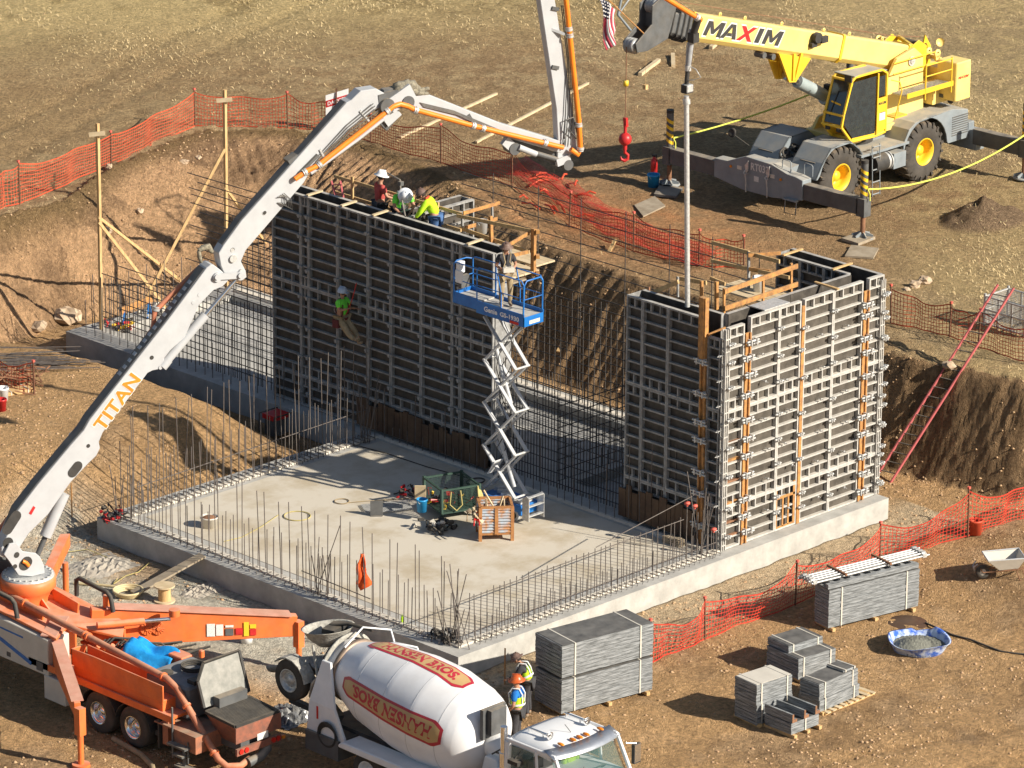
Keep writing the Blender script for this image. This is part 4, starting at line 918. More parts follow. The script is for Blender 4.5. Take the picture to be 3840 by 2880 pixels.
pp('canvas_wrap', b, mat('canvas', (.3, .27, .2), (.1, .09, .07), sc=14, rough=.95))
b = MB(); pth = [BP(745, 940), BP(760, 930), BP(782, 925), BP(795, 945)]; b.tube(pth, [.05, .08, .09, .06], 7); b.tube([BP(745, 940), BP(748, 965), BP(756, 985)], [.05, .06, .03], 7); pp('canvas_wrap', b, bpy.data.materials['canvas'])
b = MB(); b.beam(BP(1890, 520), BP(2120, 610), .3, .1, up=BN); b.cyl(BP(1960, 560, .1), BP(2110, 605, .1), .07, n=12); disc(b, 1905, 545, -.2, .16, .4); disc(b, 2105, 605, -.2, .14, .4); pp('knuckle', b, 'dgrey')
b = MB(); b.beam(BP(1890, 525, .1), BP(1935, 565, .1), .25, .14, up=BN); b.beam(BP(2085, 610, .12), BP(2135, 590, .12), .2, .14, up=BN); b.cyl(BP(1945, 552, .2), BP(2010, 578, .2), .08, n=12); pp('knuckle', b, 'lgrey')
b = MB()
for i in range(4): b.tube([BP(2105+6*i, 20, .16), BP(2128+5*i, 230, .17), BP(2120+9*i, 430, .18), BP(2110+10*i, 545, .2)], .014, 5)
b.tube([BP(2115, 520, .2), BP(2120, 450, .25), BP(2150, 440, .25), BP(2165, 500, .2)], .02, 6); b.tube([BP(2110, 560, .2), BP(2130, 480, .28), BP(2160, 520, .2)], .02, 6)
for y in (30, 250): b.beam(BP(2070, y, .15), BP(2095, y+5, .15), .05, .09)
pp('hydraulic_lines', b, 'dgrey', parent=sec4)
b = MB()
for i in range(4): b.tube([BP(1575+4*i, 385+5*i, .16), BP(1700+5*i, 415+5*i, .18), BP(1760, 440+4*i, .18), BP(1880, 490+3*i, .18), BP(2080, 545, .17)], .013, 5)
b.beam(BP(1750, 430, .1), BP(1765, 455, .1), .1, .14)
pp('hydraulic_lines', b, 'dgrey', parent=sec3)
# delivery line on the boom
def pipe(name, pts, r_=.068, mt='pipe_orange', off=.28):
    b = MB(); pth = [BP(x, y, off) for x, y in pts]; b.tube(pth, r_, 12); return pp(name, b, mt)
pipe('boom_pipe', [(1106, 672), (1150, 640), (1190, 622), (1330, 512), (1450, 418), (1475, 398), (1500, 390), (1530, 398), (1552, 410), (1776, 472), (2111, 553)])
pipe('boom_pipe', [(2140, 560), (2168, 580), (2177, 560), (2170, 447), (2123, 0), (2080, -260), (2110, -290), (2300, -130), (2500, -5), (2630, 76)])
pipe('boom_pipe', [(747, 1005), (603, 1144), (580, 1165), (574, 1234), (422, 1440), (345, 1535), (271, 1634), (0, 1985), (-60, 2060)], .07, bpy.data.materials['worn_pipe'], -.34)
b = MB()
def clampring(x, y, x2, y2, off=.28):
    q = BP(x, y, off); d = (BP(x2, y2, off)-q).normalized(); b.cyl(q-d*.03, q+d*.03, .1, n=14); b.cyl(q-d*.075, q-d*.045, .092, n=14)
for a in ((1200, 616, 1300, 535), (1145, 645, 1190, 622), (1560, 413, 1700, 450), (1776, 472, 1900, 505), (1812, 482, 1900, 505), (2045, 536, 2111, 553), (1450, 418, 1400, 458), (2170, 470, 2172, 540), (2134, 110, 2138, 140), (2137, 135, 2140, 160), (2176, 556, 2177, 540), (2615, 66, 2630, 76)): clampring(*a)
for a in ((422, 1440, 345, 1535), (271, 1634, 200, 1725), (585, 1160, 574, 1234)): clampring(*a, off=-.34)
pp('pipe_coupling', b, 'galv')
b = MB(); b.beam(BP(2065, 108, .1), BP(2118, 128, .25), .05, .07); pp('pipe_bracket', b, 'lgrey')
# cylinders
b = MB(); b.cyl(BP(170, 2010, .0), BP(240, 1850, .0), .15, n=18); b.cyl(BP(770, 1180, .12), BP(630, 1345, .12), .12, n=18); b.cyl(BP(630, 1345, .12), BP(606, 1375, .12), .14, n=18); pp('boom_cylinder', b, 'lgrey')
b = MB(); b.cyl(BP(140, 2082, .0), BP(172, 2008, .0), .07, n=14); pp('cylinder_rod', b, 'dgrey'); b = MB(); b.cyl(BP(768, 1184, .12), BP(888, 1045, .12), .055, n=14); pp('cylinder_rod', b, 'chrome')
# slewing head
hd = MB()
for off in (-.3, .3):
    out = [(35, 2105), (15, 2080), (35, 2040), (62, 2035), (85, 2068), (135, 2075), (150, 2088), (165, 2120), (168, 2150), (120, 2162), (70, 2158)]
    hd.prism([BP(x, y, off+.03) for x, y in out], -BN*.06)
disc(hd, 100, 2160, -.1, .1, .2); pp('slewing_head', hd, 'lgrey', bevel=.01)
b = MB(); oval(b, 92, 2118, 100, 2108, .332, .15); oval(b, 62, 2082, 63, 2080, .332, .07); disc(b, 56, 2124, .33, .06, .006); pp('opening', b, 'black')
b = MB(); b.tube([BP(85, 2105, .34), BP(97, 2110, .36), BP(107, 2122, .34)], .05, 8); pp('elbow_pipe', b, 'pipe_orange')
b = MB(); b.box(P(-.2, 9.2, 2.6), (1.3, 1.1, .9)); b.sph(P(-.5, 9.0, 2.7), .45, sc=(1, 1, .9)); pp('power_pack', b, 'dgrey', bevel=.1)
# end hose and steel tremie pipe
hp = [Vector(BP(2636, 80, .28))]
E_ = Vector((10.72, BP(2600, 900).y, 0))
def PX(x, y): return GX(x, y, 10.72)
b = MB(); top = PX(2600, 140); b.tube([BP(2620, 66, .28), top+Vector((.0, 0, .1)), top], .1, 10); b.box(top, (.22, .22, .25)); pp('end_swivel', b, 'black')
b = MB(); b.tube([PX(2594, 110), PX(2592, 145), PX(2580, 250)], [.07, .085, .075], 12); pp('end_hose', b, mat('grey_hose', (.35, .36, .37), (.25, .25, .26), sc=6, rough=.7))
b = MB(); b.tube([PX(2580, 250), PX(2572, 345)], .062, 12); b.box(PX(2577, 332), (.26, .2, .22)); pp('end_hose', b, 'black')
b = MB(); b.box(PX(2577, 330), (.24, .24, .2)); b.cyl(PX(2574, 372), PX(2575, 390), .1, n=14); b.cyl(PX(2580, 245), PX(2580, 265), .085, n=12); pp('hose_clamp', b, 'galv', bevel=.02)
b = MB(); b.tube([PX(2574, 360), PX(2576, 700), PX(2578, 1150)], .07, 14); pp('tremie_pipe', b, 'galv')
b = MB(); b.tube([PX(2575, 200), PX(2580, 245), PX(2610, 260), PX(2628, 290), PX(2600, 300), PX(2565, 300)], .012, 5); b.tube([PX(2595, 130), PX(2575, 170), PX(2570, 320), PX(2560, 345)], .012, 5); pp('safety_line', b, 'galv')
# ================================================================ MIXER TRUCK
MX = -5.3
MT = thing('concrete_mixer_truck', 'white concrete mixer truck with a tilted lettered drum, backed up to the pump hopper', 'mixer truck', (MX, -5, GZ))
def Q(x, y, z): return Vector((MX+x, y, GZ+z))
def qp(name, mb, mt, label=None, bevel=0, parent=None): return part(name, mb, M[mt] if isinstance(mt, str) else mt, parent or MT, True, label, bevel)
A0 = Vector((MX, -6.0, 1.33)); A1 = Vector((MX, -1.64, 1.74)); da = (A1-A0).normalized(); du = Vector((0, -da.z, da.y))
PROF = [(-.62, .02), (-.58, .3), (-.5, .52), (-.42, .7), (-.3, .86), (-.12, .98), (.05, 1.06), (.3, 1.13), (1.1, 1.24), (2.0, 1.215), (3.3, 1.04), (4.2, .72), (4.55, .66), (4.75, .56)]
def DR(t): return float(np.interp(t, [p[0] for p in PROF], [p[1] for p in PROF]))
def DS(t, ph, e=0): return A0+da*t+(du*cos(ph)-Vector((1, 0, 0))*sin(ph))*(DR(t)+e)
b = MB(); n = 72; tt = [p[0] for p in PROF]; tt = sorted(set(tt+[float(x) for x in np.linspace(-.1, 4.2, 24)]))
b.add([DS(t, 2*pi*i/n) for t in tt for i in range(n)], [(j*n+i, j*n+(i+1) % n, (j+1)*n+(i+1) % n, (j+1)*n+i) for j in range(len(tt)-1) for i in range(n)], True)
drum = qp('drum', b, mat('drum_white', (.8, .81, .83), (.73, .74, .76), sc=1.5, rough=.3, dust=.22, spec=.6))
b = MB()
for t in (.3, 1.15, 2.1, 3.1):
    b.tube([DS(t, 2*pi*i/60, -.004) for i in range(61)], .009, 5, False)
qp('drum_seam', b, 'lgrey', parent=drum)
b = MB(); b.lathe(A0+da*4.1, da, [(0, .7), (0, .8), (.12, .8), (.12, .7)], n=60); qp('drum_track_ring', b, mat('worn_ring', (.3, .22, .16), (.2, .15, .12), sc=8, rough=.5, metal=.4), parent=drum)
def band(ph0, t0, t1, hw0, hw1, e, mt):
    b = MB(); nu, nv = 40, 8; vs = []
    for i in range(nu+1):
        u = i/nu; t = t0+(t1-t0)*u; hw = hw0+(hw1-hw0)*u
        L_ = t1-t0; c0 = min(u*L_, (1-u)*L_); hw = hw*min(1, .55+c0/.22*.45) if c0 < .22 else hw
        for j in range(nv+1):
            a = ph0+(j/nv*2-1)*hw/DR(t); vs.append(DS(t, a, e))
    b.add(vs, [(i*(nv+1)+j, i*(nv+1)+j+1, (i+1)*(nv+1)+j+1, (i+1)*(nv+1)+j) for i in range(nu) for j in range(nv)], True); return qp('logo_band', b, mt, parent=drum)
mr_ = mat('logo_red', (.45, .03, .05), (.4, .025, .04), sc=2, rough=.35); mt_ = mat('logo_tan', (.5, .33, .15), (.46, .3, .13), sc=2, rough=.35)
def dtext(s, t0, t1, ph0, h_, flip, e=.016):
    b = MB(); v, f = text_mesh(s, .045); vs = []
    for a, c in v:
        t = t0+(t1-t0)*a
        y = (c-.5)*h_*(1-.28*max(0, (t-2)/2))
        # side band: text runs towards the rear with its top turned down; other band reads towards the cab
        ph = ph0+(y if not flip else -y)/DR(t); vs.append(DS(t, ph, e))
    b.add(vs, f); qp('lettering', b, mr_, parent=drum)
PB = radians(80); PU = radians(2)
band(PB, .12, 3.65, .33, .235, .008, mr_); band(PB, .2, 3.57, .265, .17, .012, mt_); dtext('HANSEN BROS.', .42, 3.2, PB, .33, False)
band(PU, .35, 3.65, .33, .235, .008, mr_); band(PU, .43, 3.57, .265, .17, .012, mt_); dtext('HANSEN BROS.', 3.2, .7, PU, .33, True)
# rear: hopper, chute, posts
b = MB(); b.lathe(A0+da*4.75, da, [(0, .6), (.05, .52), (-.1, .45), (-.3, .4)], n=24); 
qp('drum_mouth', b, 'dgrey', parent=drum)
cg = mat('crusted_grey', (.45, .43, .38), (.26, .25, .22), sc=10, rough=.95, bump=.4, bsc=25)
b = MB(); b.lathe(Q(0, -.95, 2.75), (0, .15, 1), [(0, .28), (.2, .5), (.42, .62), (.44, .66), (.4, .6), (.18, .46), (.02, .24)], n=20, a0=0, a1=2*pi)
qp('charge_hopper', b, cg)
b = MB(); b.tube([Q(.1, -.9, 3.2), Q(.3, -1.3, 3.3), Q(.5, -1.9, 3.25)], .05, 7); b.box(Q(.1, -1.0, 3.15), (.6, .35, .12), .3); b.box(Q(.45, -.9, 3.05), (.3, .3, .2), .6); qp('hopper_rim_clutter', b, 'black')
b = MB(); n = 10; vs = []      # curved discharge chute
for i in range(9):
    c = Q(-.1, -.75, 2.35).lerp(Q(-.35, .55, 1.95), i/8)
    for j in range(n+1): a = pi+pi*j/n; vs.append(c+Vector((cos(a)*.36, 0, sin(a)*.24)))
b.add(vs, [(i*(n+1)+j, i*(n+1)+j+1, (i+1)*(n+1)+j+1, (i+1)*(n+1)+j) for i in range(8) for j in range(n)], True)
ch = qp('discharge_chute', b, cg); ch.modifiers.new('s', 'SOLIDIFY').thickness = .02
for s in (-1, 1):
    b = MB(); b.prism([Q(s*.95, -1.2, .9), Q(s*.95, -2.6, .9), Q(s*.95, -2.2, 1.7), Q(s*.75, -1.85, 2.75), Q(s*.75, -1.55, 2.75), Q(s*.95, -1.3, 1.7)], (s*.07, 0, 0)); qp('rear_post', b, 'white', bevel=.015)
b = MB(); b.tube([Q(-.4, -1.9, 3.05), Q(.3, -1.8, 3.35), Q(.75, -2.3, 3.3), Q(.8, -2.4, 2.9)], .025, 7); b.tube([Q(.5, -2.5, 2.85), Q(.6, -2.6, 3.1), Q(.85, -3.1, 3.05), Q(.85, -3.3, 2.75)], .025, 7); qp('water_pipe', b, 'white')
b = MB(); b.tube([Q(-.75, -1.6, 2.5), Q(-.9, -1.3, 2.1), Q(-.7, -1.0, 1.6)], .04, 6); b.tube([Q(-.6, -1.0, 2.9), Q(-.75, -1.3, 2.3), Q(-.8, -1.6, 1.8)], .035, 6); b.lathe(A0+da*4.45, da, [(0, .74), (0, .86), (.05, .86), (.05, .74)], n=30, a0=.3, a1=3.4); qp('rear_frame', b, cg)
b = MB()
for i in range(5): b.tube([Q(-1.05-.012*i, -2.0+cos(a)*(.3+.02*(i % 2)), .95+.03*i-.03+sin(a)*(.3)) for a in [2*pi*k_/20 for k_ in range(21)]], .02, 6, False)
qp('hose_coil', b, 'black')
b = MB(); b.bb(Q(-1.01+.0, -1.62, 1.3), Q(-1.03, -1.57, 1.62)); qp('red_marker', b, 'redlens')
# frame, fenders, axle
b = MB(); b.bb(Q(-.45, -10.5, .75), Q(.45, -1.3, 1.05)); b.bb(Q(-1.1, -2.4, .45), Q(-.3, -1.25, .95)); qp('chassis', b, 'dgrey')
b = MB(); b.prism([Q(-1.3, -2.6, 1.02), Q(-1.3, -2.75, 1.12), Q(-1.3, -6.2, 1.12), Q(-1.3, -6.4, .95), Q(-1.3, -6.4, .9), Q(-1.3, -2.6, .95)], (.6, 0, 0)); qp('fender', b, 'white', bevel=.03)
b = MB(); b.prism([Q(.7, -2.6, 1.02), Q(.7, -2.75, 1.12), Q(.7, -6.2, 1.12), Q(.7, -6.4, .95), Q(.7, -6.4, .9), Q(.7, -2.6, .95)], (.6, 0, 0)); qp('fender', b, 'white', bevel=.03)
for y in (-3.5, -5.0, -9.4):
    for s in (-1, 1): wheel(MT, (s*1.2, y+5, .53), (s, 0, 0), .53, .45 if y > -9 else .3, .29, 'white', deep=.4)
# raised booster axle
for s in (-1, 1):
    bw = wheel(MT, (s*1.0, 5-.55, 1.965), (s, 0, 0), .52, .3, .29, 'galv', deep=.3)
b = MB()
for s in (-1, 1):
    for a0 in range(-50, 61, 22):
        a = radians(a0); a2 = radians(a0+22); b.beam(Q(s*.85, -.55+sin(a)*-.6, 1.965+cos(a)*.58), Q(s*.85, -.55+sin(a2)*-.6, 1.965+cos(a2)*.58), .36, .03)
qp('booster_mudguard', b, cg)
b = MB(); b.cyl(Q(-.75, -.55, 1.965), Q(.75, -.55, 1.965), .09, n=12)
for s in (-1, 1): b.beam(Q(s*.4, -.55, 1.95), Q(s*.55, -1.9, 1.25), .18, .22); b.beam(Q(s*.5, -.7, 1.75), Q(s*.6, -1.7, 1.9), .1, .1)
b.beam(Q(-.5, -.1, 1.2), Q(-.5, -1.6, 1.15), .15, .12); b.box(Q(-.35, -1.0, 1.5), (.3, .4, .3)); qp('booster_axle', b, 'dgrey')
# drum drive and water tank
b = MB(); b.cyl(Q(0, -6.6, 1.9), Q(0, -7.1, 1.86), .36, .3, n=20); b.prism([Q(-.45, -6.5, 1.05), Q(-.45, -7.4, 1.05), Q(-.45, -7.1, 1.75), Q(-.45, -6.7, 1.75)], (.9, 0, 0)); b.cyl(Q(-.95, -7.3, 1.35), Q(.95, -7.3, 1.35), .3, n=22); qp('drum_drive', b, 'white', bevel=.02)
b = MB(); b.box(Q(-.1, -6.75, 2.55), (.5, .14, .62)); b.box(Q(-.1, -6.62, 2.5), (.75, .1, .75)); qp('oil_cooler', b, 'dgrey')
b = MB()
for i in range(9): r2 = random.Random(i+40); p = Q(-.5+.13*i, -7.0, 1.9); b.tube([p, p+Vector((r2.uniform(-.2, .2), -.3, r2.uniform(0, .25))), p+Vector((r2.uniform(-.3, .3), -.6, -.2)), p+Vector((r2.uniform(-.3, .3), -.7, -.9))], .022, 6)
qp('hoses', b, 'black')
# cab
cw = 1.08; y0, y1 = -8.0, -9.75
cabm = M['white']
b = MB()
b.prism([Q(-cw, y0, .9), Q(-cw, y0, 1.95), Q(-cw, y1-.12, 1.95), Q(-cw, y1-.3, 1.7), Q(-cw, y1-.3, .9)], (2*cw, 0, 0)); cab = qp('cab', b, 'white', bevel=.05)
# roof as lofted shell
b = MB(); vs = []; nx_ = 12; ny_ = 10
for i in range(nx_+1):
    for j in range(ny_+1):
        u = i/nx_*2-1; v_ = j/ny_; y = y0+(y1+.25-y0)*v_; wv = 1.0-.07*v_
        x = u*(cw-.03)*wv; z = 2.92-.13*abs(u)**3.5-.10*v_**3-.08*(1-v_)**6; vs.append(Q(x, y, z-(.12 if (abs(u) == 1) else 0)))
b.add(vs, [(i*(ny_+1)+j, i*(ny_+1)+j+1, (i+1)*(ny_+1)+j+1, (i+1)*(ny_+1)+j) for i in range(nx_) for j in range(ny_)], True)
ro = qp('roof', b, 'white', parent=cab); ro.modifiers.new('s', 'SOLIDIFY').thickness = .05
# pillars, doors
b = MB()
for s in (-1, 1):
    b.beam(Q(s*1.02, y1+.22, 2.76), Q(s*1.06, y1-.2, 1.93), .07, .09); b.beam(Q(s*1.02, y0-.05, 2.72), Q(s*1.04, y0-.03, 1.9), .1, .14); b.beam(Q(s*1.04, y0-.95, 2.75), Q(s*1.05, y0-1.02, 1.93), .05, .07)
b.bb(Q(-1.0, y0-.06, 1.9), Q(1.0, y0, 2.75)); b.beam(Q(-1.03, y0, 2.74), Q(-1.02, y1+.2, 2.74), .06, .1); b.beam(Q(1.03, y0, 2.74), Q(1.02, y1+.2, 2.74), .06, .1)
qp('pillars', b, 'white', parent=cab, bevel=.012)
gl = bpy.data.materials.new('windscreen_glass'); gl.use_nodes = True; g_ = gl.node_tree.nodes['Principled BSDF']; g_.inputs['Base Color'].default_value = (.06, .12, .115, 1); g_.inputs['Roughness'].default_value = .03; g_.inputs['Transmission Weight'].default_value = .0; g_.inputs['Alpha'].default_value = .55
M['wind'] = gl
b = MB(); vs = []; n = 12
for i in range(n+1):
    u = i/n*2-1; cv = .18*u*u
    vs += [Q(u*1.02, y1+.20+cv, 2.74), Q(u*1.05, y1-.26+cv*1.1, 1.93)]
b.add(vs, [(2*i, 2*i+1, 2*i+3, 2*i+2) for i in range(n)], True); qp('windscreen', b, gl, parent=cab)
b = MB(); vs = []
for i in range(n+1):
    u = i/n*2-1; cv = .18*u*u; vs += [Q(u*1.08, y1+.34+cv, 2.86), Q(u*1.1, y1-.02+cv, 2.72)]
b.add(vs, [(2*i, 2*i+1, 2*i+3, 2*i+2) for i in range(n)], True); so_ = qp('sun_visor', b, mat('bare_steel', (.5, .52, .56), (.35, .37, .4), sc=2, rough=.3, metal=.7), parent=cab); so_.modifiers.new('s', 'SOLIDIFY').thickness = .02
for s in (-1, 1):
    b = MB(); b.prism([Q(s*1.075, y0-.18, 1.97), Q(s*1.075, y0-.92, 1.97), Q(s*1.045, y0-.88, 2.66), Q(s*1.045, y0-.18, 2.66)], (s*.006, 0, 0)); qp('side_window', b, gl, parent=cab)
b = MB(); b.bb(Q(-.95, y0-.9, 1.3), Q(.95, y0-.1, 1.4)); b.box(Q(-.5, y0-.35, 1.75), (.5, .14, .9)); b.box(Q(-.5, y0-.6, 1.5), (.5, .5, .14)); b.box(Q(.5, y0-.35, 1.75), (.5, .14, .9)); b.box(Q(0, y1+.0, 1.8), (1.9, .35, .3)); b.lathe(Q(.5, y1+.28, 2.0), (0, .6, .7), [(0, .2), (.02, .22), (.04, .2)], n=18); b.tube([Q(0, y1-.28, 1.98), Q(-.2, y1-.2, 2.1), Q(-.35, y1-.05, 2.4)], .012, 5); qp('cab_interior', b, 'dgrey', parent=cab)
# hood
b = MB(); vs = []; prof = [(-1.05, 1.15), (-1.0, 1.72), (-.8, 1.86), (-.4, 1.9), (0, 1.91), (.4, 1.9), (.8, 1.86), (1.0, 1.72), (1.05, 1.15)]; 
for y, k_, dz in ((y1-.15, 1, 0), (y1-.6, .97, -.05), (y1-1.3, .9, -.16), (y1-1.7, .85, -.4)): vs += [Q(x*k_, y, z+dz) for x, z in prof]
m_ = len(prof); b.add(vs, [(i*m_+j, i*m_+j+1, (i+1)*m_+j+1, (i+1)*m_+j) for i in range(3) for j in range(m_-1)]+[tuple(range(3*m_, 4*m_))], True); qp('hood', b, 'white')
# roof lights, horns, antenna
for x in (-.62, -.22, 0, .22, .68):
    c = Q(x, y1+.42, 2.9); b = MB(); b.sph(c, .085, 10, 6, (.6, 1.3, .4)); qp('roof_marker_light', b, 'amber', parent=ro)
for x in (-.6, .62):
    b = MB(); b.cyl(Q(x, y0-.25, 2.99), Q(x, y0-.85, 2.99), .02, .03, n=10); b.lathe(Q(x, y0-.85, 2.99), (0, -1, 0), [(0, .03), (.07, .05), (.12, .1), (.125, .1), (.09, .04)], n=18); b.cyl(Q(x, y0-.3, 2.9), Q(x, y0-.3, 3.0), .02, n=8); b.cyl(Q(x, y0-.75, 2.9), Q(x, y0-.75, 3.0), .02, n=8); qp('air_horn', b, 'chrome', parent=ro)
b = MB(); b.cyl(Q(.05, y0-1.0, 2.9), Q(-.1, y0-.95, 3.12), .008, n=5); qp('antenna', b, 'black', parent=ro)
b = MB(); b.cyl(Q(-.9, y0+.22, 1.0), Q(-.9, y0+.22, 2.95), .085, n=18); b.cyl(Q(-.9, y0+.22, 1.5), Q(-.9, y0+.22, 2.3), .11, n=18); qp('exhaust_stack', b, 'chrome')
for s, yy in ((1, y1-.1), (-1, y1-.1)):
    b = MB(); b.box(Q(s*1.35, yy, 2.25), (.22, .09, .48)); qp('mirror_arm', b, 'black'); b = MB(); b.box(Q(s*1.35, yy-.05, 2.27), (.2, .012, .44)); b.tube([Q(s*1.35, yy, 2.5), Q(s*1.1, yy+.1, 2.55)], .015, 6); qp('mirror', b, 'chrome')
b = MB(); b.box(Q(-1.3, y0-.55, 2.42), (.2, .32, .1)); b.tube([Q(-1.3, y0-.5, 2.45), Q(-1.08, y0-.5, 2.6)], .012, 5); qp('side_mirror', b, 'black')
# ================================================================ CRANE
CR_ = thing('mobile_crane', 'big yellow and grey rough terrain crane standing on its outriggers above the excavation', 'crane', (32.5, 15.4, 2.4), radians(1.0))
def cp(name, mb, mt, label=None, bevel=0, parent=None): return part(name, mb, M[mt] if isinstance(mt, str) else mt, parent or CR_, False, label, bevel)
M['cgrey'] = mat('crane_blue_grey', (.22, .26, .29), (.17, .2, .225), sc=2, rough=.5, dust=.85, dcol=(.42, .38, .31))
M['rimy'] = mat('yellow_rim', (.82, .52, .03), (.74, .45, .03), sc=4, rough=.45)
M['tyreb'] = M['tyre']
for x in (-2.05, 2.05):
    for s in (-1, 1): wheel(CR_, (x, s*1.42, .95), (0, s, 0), .95, .74, .44, 'rimy', deep=.55, lugs=20, tyre='tyreb')
b = MB(); b.prism([(-3.9, -.6, .75), (-3.9, -.6, 1.35), (-2.9, -.6, 1.45), (3.9, -.6, 1.45), (3.9, -.6, .75)], (0, 1.2, 0)); cp('chassis', b, 'cgrey')
b = MB(); b.bb((-1.2, -1.5, 1.42), (1.15, 1.5, 1.5)); b.bb((-1.0, -.62, 1.5), (1.0, .62, 1.55)); cp('deck', b, 'cgrey')
for s in (-1, 1):     # front wings, boxy with angled faces, and rear deck with arches
    y0, y1 = (.28, 1.45) if s > 0 else (-1.45, -.28)
    b = MB(); pr = [(-3.3, 1.15), (-3.0, 1.6), (-2.6, 2.02), (-1.65, 2.05), (-1.25, 1.75), (-1.05, 1.5)]
    b.prism([(x, y0, z) for x, z in pr]+[(x, y0, z-.05) for x, z in reversed(pr)], (0, y1-y0, 0))
    yo = y1 if s > 0 else y0
    arc = [(-2.05+1.1*cos(a), .95+1.1*sin(a)) for a in [radians(d) for d in range(15, 166, 15)]]
    b.prism([(-3.25, yo, 1.1)]+[(x, yo, z) for x, z in pr]+[(-1.0, yo, 1.2)]+[(x, yo, z) for x, z in arc], (0, -.05*s, 0))
    yi = y0 if s > 0 else y1
    b.prism([(-3.1, yi, 1.2), (-3.0, yi, 1.6), (-2.6, yi, 2.02), (-1.65, yi, 2.05), (-1.2, yi, 1.6), (-1.2, yi, 1.2)], (0, .05*s, 0))
    cp('front_wing', b, 'cgrey', bevel=.01)
    b = MB(); b.bb((-3.02, (y0+y1)/2-.28, 1.52), (-2.97, (y0+y1)/2+.28, 1.56)); b.bb((-3.06, (y0+y1)/2-.3, 1.55), (-2.85, (y0+y1)/2+.3, 1.58)); cp('step_grating', b, 'dgrey')
pr = [(.95, 1.45), (1.2, 1.85), (1.5, 2.02), (3.35, 2.1), (4.15, 1.95), (4.2, 1.0)]
b = MB(); b.prism([(x, -1.45, z) for x, z in pr]+[(3.2, -1.45, 1.0)]+[(2.05+1.1*cos(a), -1.45, .95+1.1*sin(a)) for a in [radians(d) for d in range(5, 172, 14)]]+[(.95, -1.45, 1.1)], (0, .06, 0))
b.prism([(x, 1.4, z) for x, z in pr]+[(3.2, 1.4, 1.0)]+[(2.05+1.1*cos(a), 1.4, .95+1.1*sin(a)) for a in [radians(d) for d in range(5, 172, 14)]]+[(.95, 1.4, 1.1)], (0, .06, 0))
top = [(.95, 1.45), (1.2, 1.85), (1.5, 2.02), (3.35, 2.1), (4.15, 1.95)]
b.prism([(x, -1.4, z) for x, z in top]+[(x, -1.4, z-.06) for x, z in reversed(top)], (0, 2.8, 0)); b.bb((4.1, -1.4, 1.0), (4.18, 1.4, 1.94)); cp('engine_hood', b, 'cgrey', bevel=.01)
b = MB()
for i in range(9): b.bb((3.35, -1.465, 1.2+.075*i), (4.15, -1.45, 1.235+.075*i))
for i in range(8): b.bb((4.18, -1.3, 1.15+.08*i), (4.195, 1.3, 1.19+.08*i))
cp('grille', b, 'dgrey')
b = MB()
for i in range(3): b.bb((2.6+.35*i, -.5, 2.09), (2.8+.35*i, .7, 2.125))
cp('hood_grating', b, 'dgrey')
b = MB(); b.cyl((3.8, -1.0, 2.2), (4.1, -.8, 2.2), .1, n=12); cp('exhaust', b, 'black')
# front and rear outrigger boxes
def obox(x, s):
    b = MB(); pr = [(-1.82, .78), (-1.82, 1.42), (-1.55, 1.48), (-1.2, 1.5), (-.55, 1.68), (.5, 1.72), (1.25, 1.42), (1.8, 1.4), (1.8, .8), (.6, .62), (-.6, .62)]
    b.prism([(x, y, z) for y, z in pr], (.42*s, 0, 0)); return cp('outrigger_box', b, 'cgrey', bevel=.012)
ob = obox(-4.4, 1); 
b = MB(); pr = [(-1.75, .6), (-1.75, 1.25), (1.75, 1.25), (1.75, .6)]; b.prism([(4.25, y, z) for y, z in pr], (.42, 0, 0)); b.bb((4.2, -1.45, 1.1), (4.5, -1.2, 1.5)); cp('outrigger_box', b, 'cgrey', bevel=.012)
ym = M['yellow']
def outr(x, s, span, side_label=None):
    b = MB(); b.bb((x-.16, s*1.6, .8), (x+.16, s*(span-.1), 1.3)); cp('outrigger_beam', b, 'dgrey', bevel=.01)
    y = s*span
    b = MB(); b.cyl((x, y, .75), (x, y, 2.42), .115, n=18); b.bb((x-.16, y-.16, .75), (x+.16, y+.16, 1.32)); lg = cp('jack_post', b, 'dgrey')
    b = MB(); b.cyl((x, y, 2.42), (x, y, 2.52), .12, n=18); cp('post_cap', b, 'black', parent=lg)
    b = MB()
    for k_ in range(4):      # slanting hazard bands
        z = 1.45+.22*k_; n = 18; vs = []
        for i in range(n+1):
            a = 2*pi*i/n; vs += [(x+.118*cos(a), y+.118*sin(a), z+.07*sin(a-.6)), (x+.118*cos(a), y+.118*sin(a), z+.11+.07*sin(a-.6))]
        b.add(vs, [(2*i, 2*i+2, 2*i+3, 2*i+1) for i in range(n)], True)
    cp('hazard_band', b, 'rimy', parent=lg)
    b = MB(); b.cyl((x, y, .12), (x, y, .8), .08, n=14); cp('jack_ram', b, 'rust', parent=lg)
    b = MB(); b.lathe((x, y, .0), (0, 0, 1), [(.04, .001), (.04, .34), (.07, .36), (.1, .34), (.1, .12), (.2, .09), (.2, .001)], n=24)
    for i in range(6): a = pi*i/3; b.beam((x+.08*cos(a), y+.08*sin(a), .2), (x+.32*cos(a), y+.32*sin(a), .12), .03, .1)
    cp('float_pad', b, 'cgrey', parent=lg)
outr(-4.2, -1, 4.1); outr(-4.2, 1, 3.85); outr(4.4, -1, 3.6); outr(4.4, 1, 3.7)
b = MB()
text_on(b, 'RT037', (-4.403, -.0+.28, 1.33), (0, -.75, -.0), (0, 0, .25), .03, .006); lt = cp('lettering', b, wd, parent=ob)
b = MB(); b.bb((-4.408, -.05, 1.0), (-4.402, .14, 1.17)); cp('plate', b, wd, parent=ob)
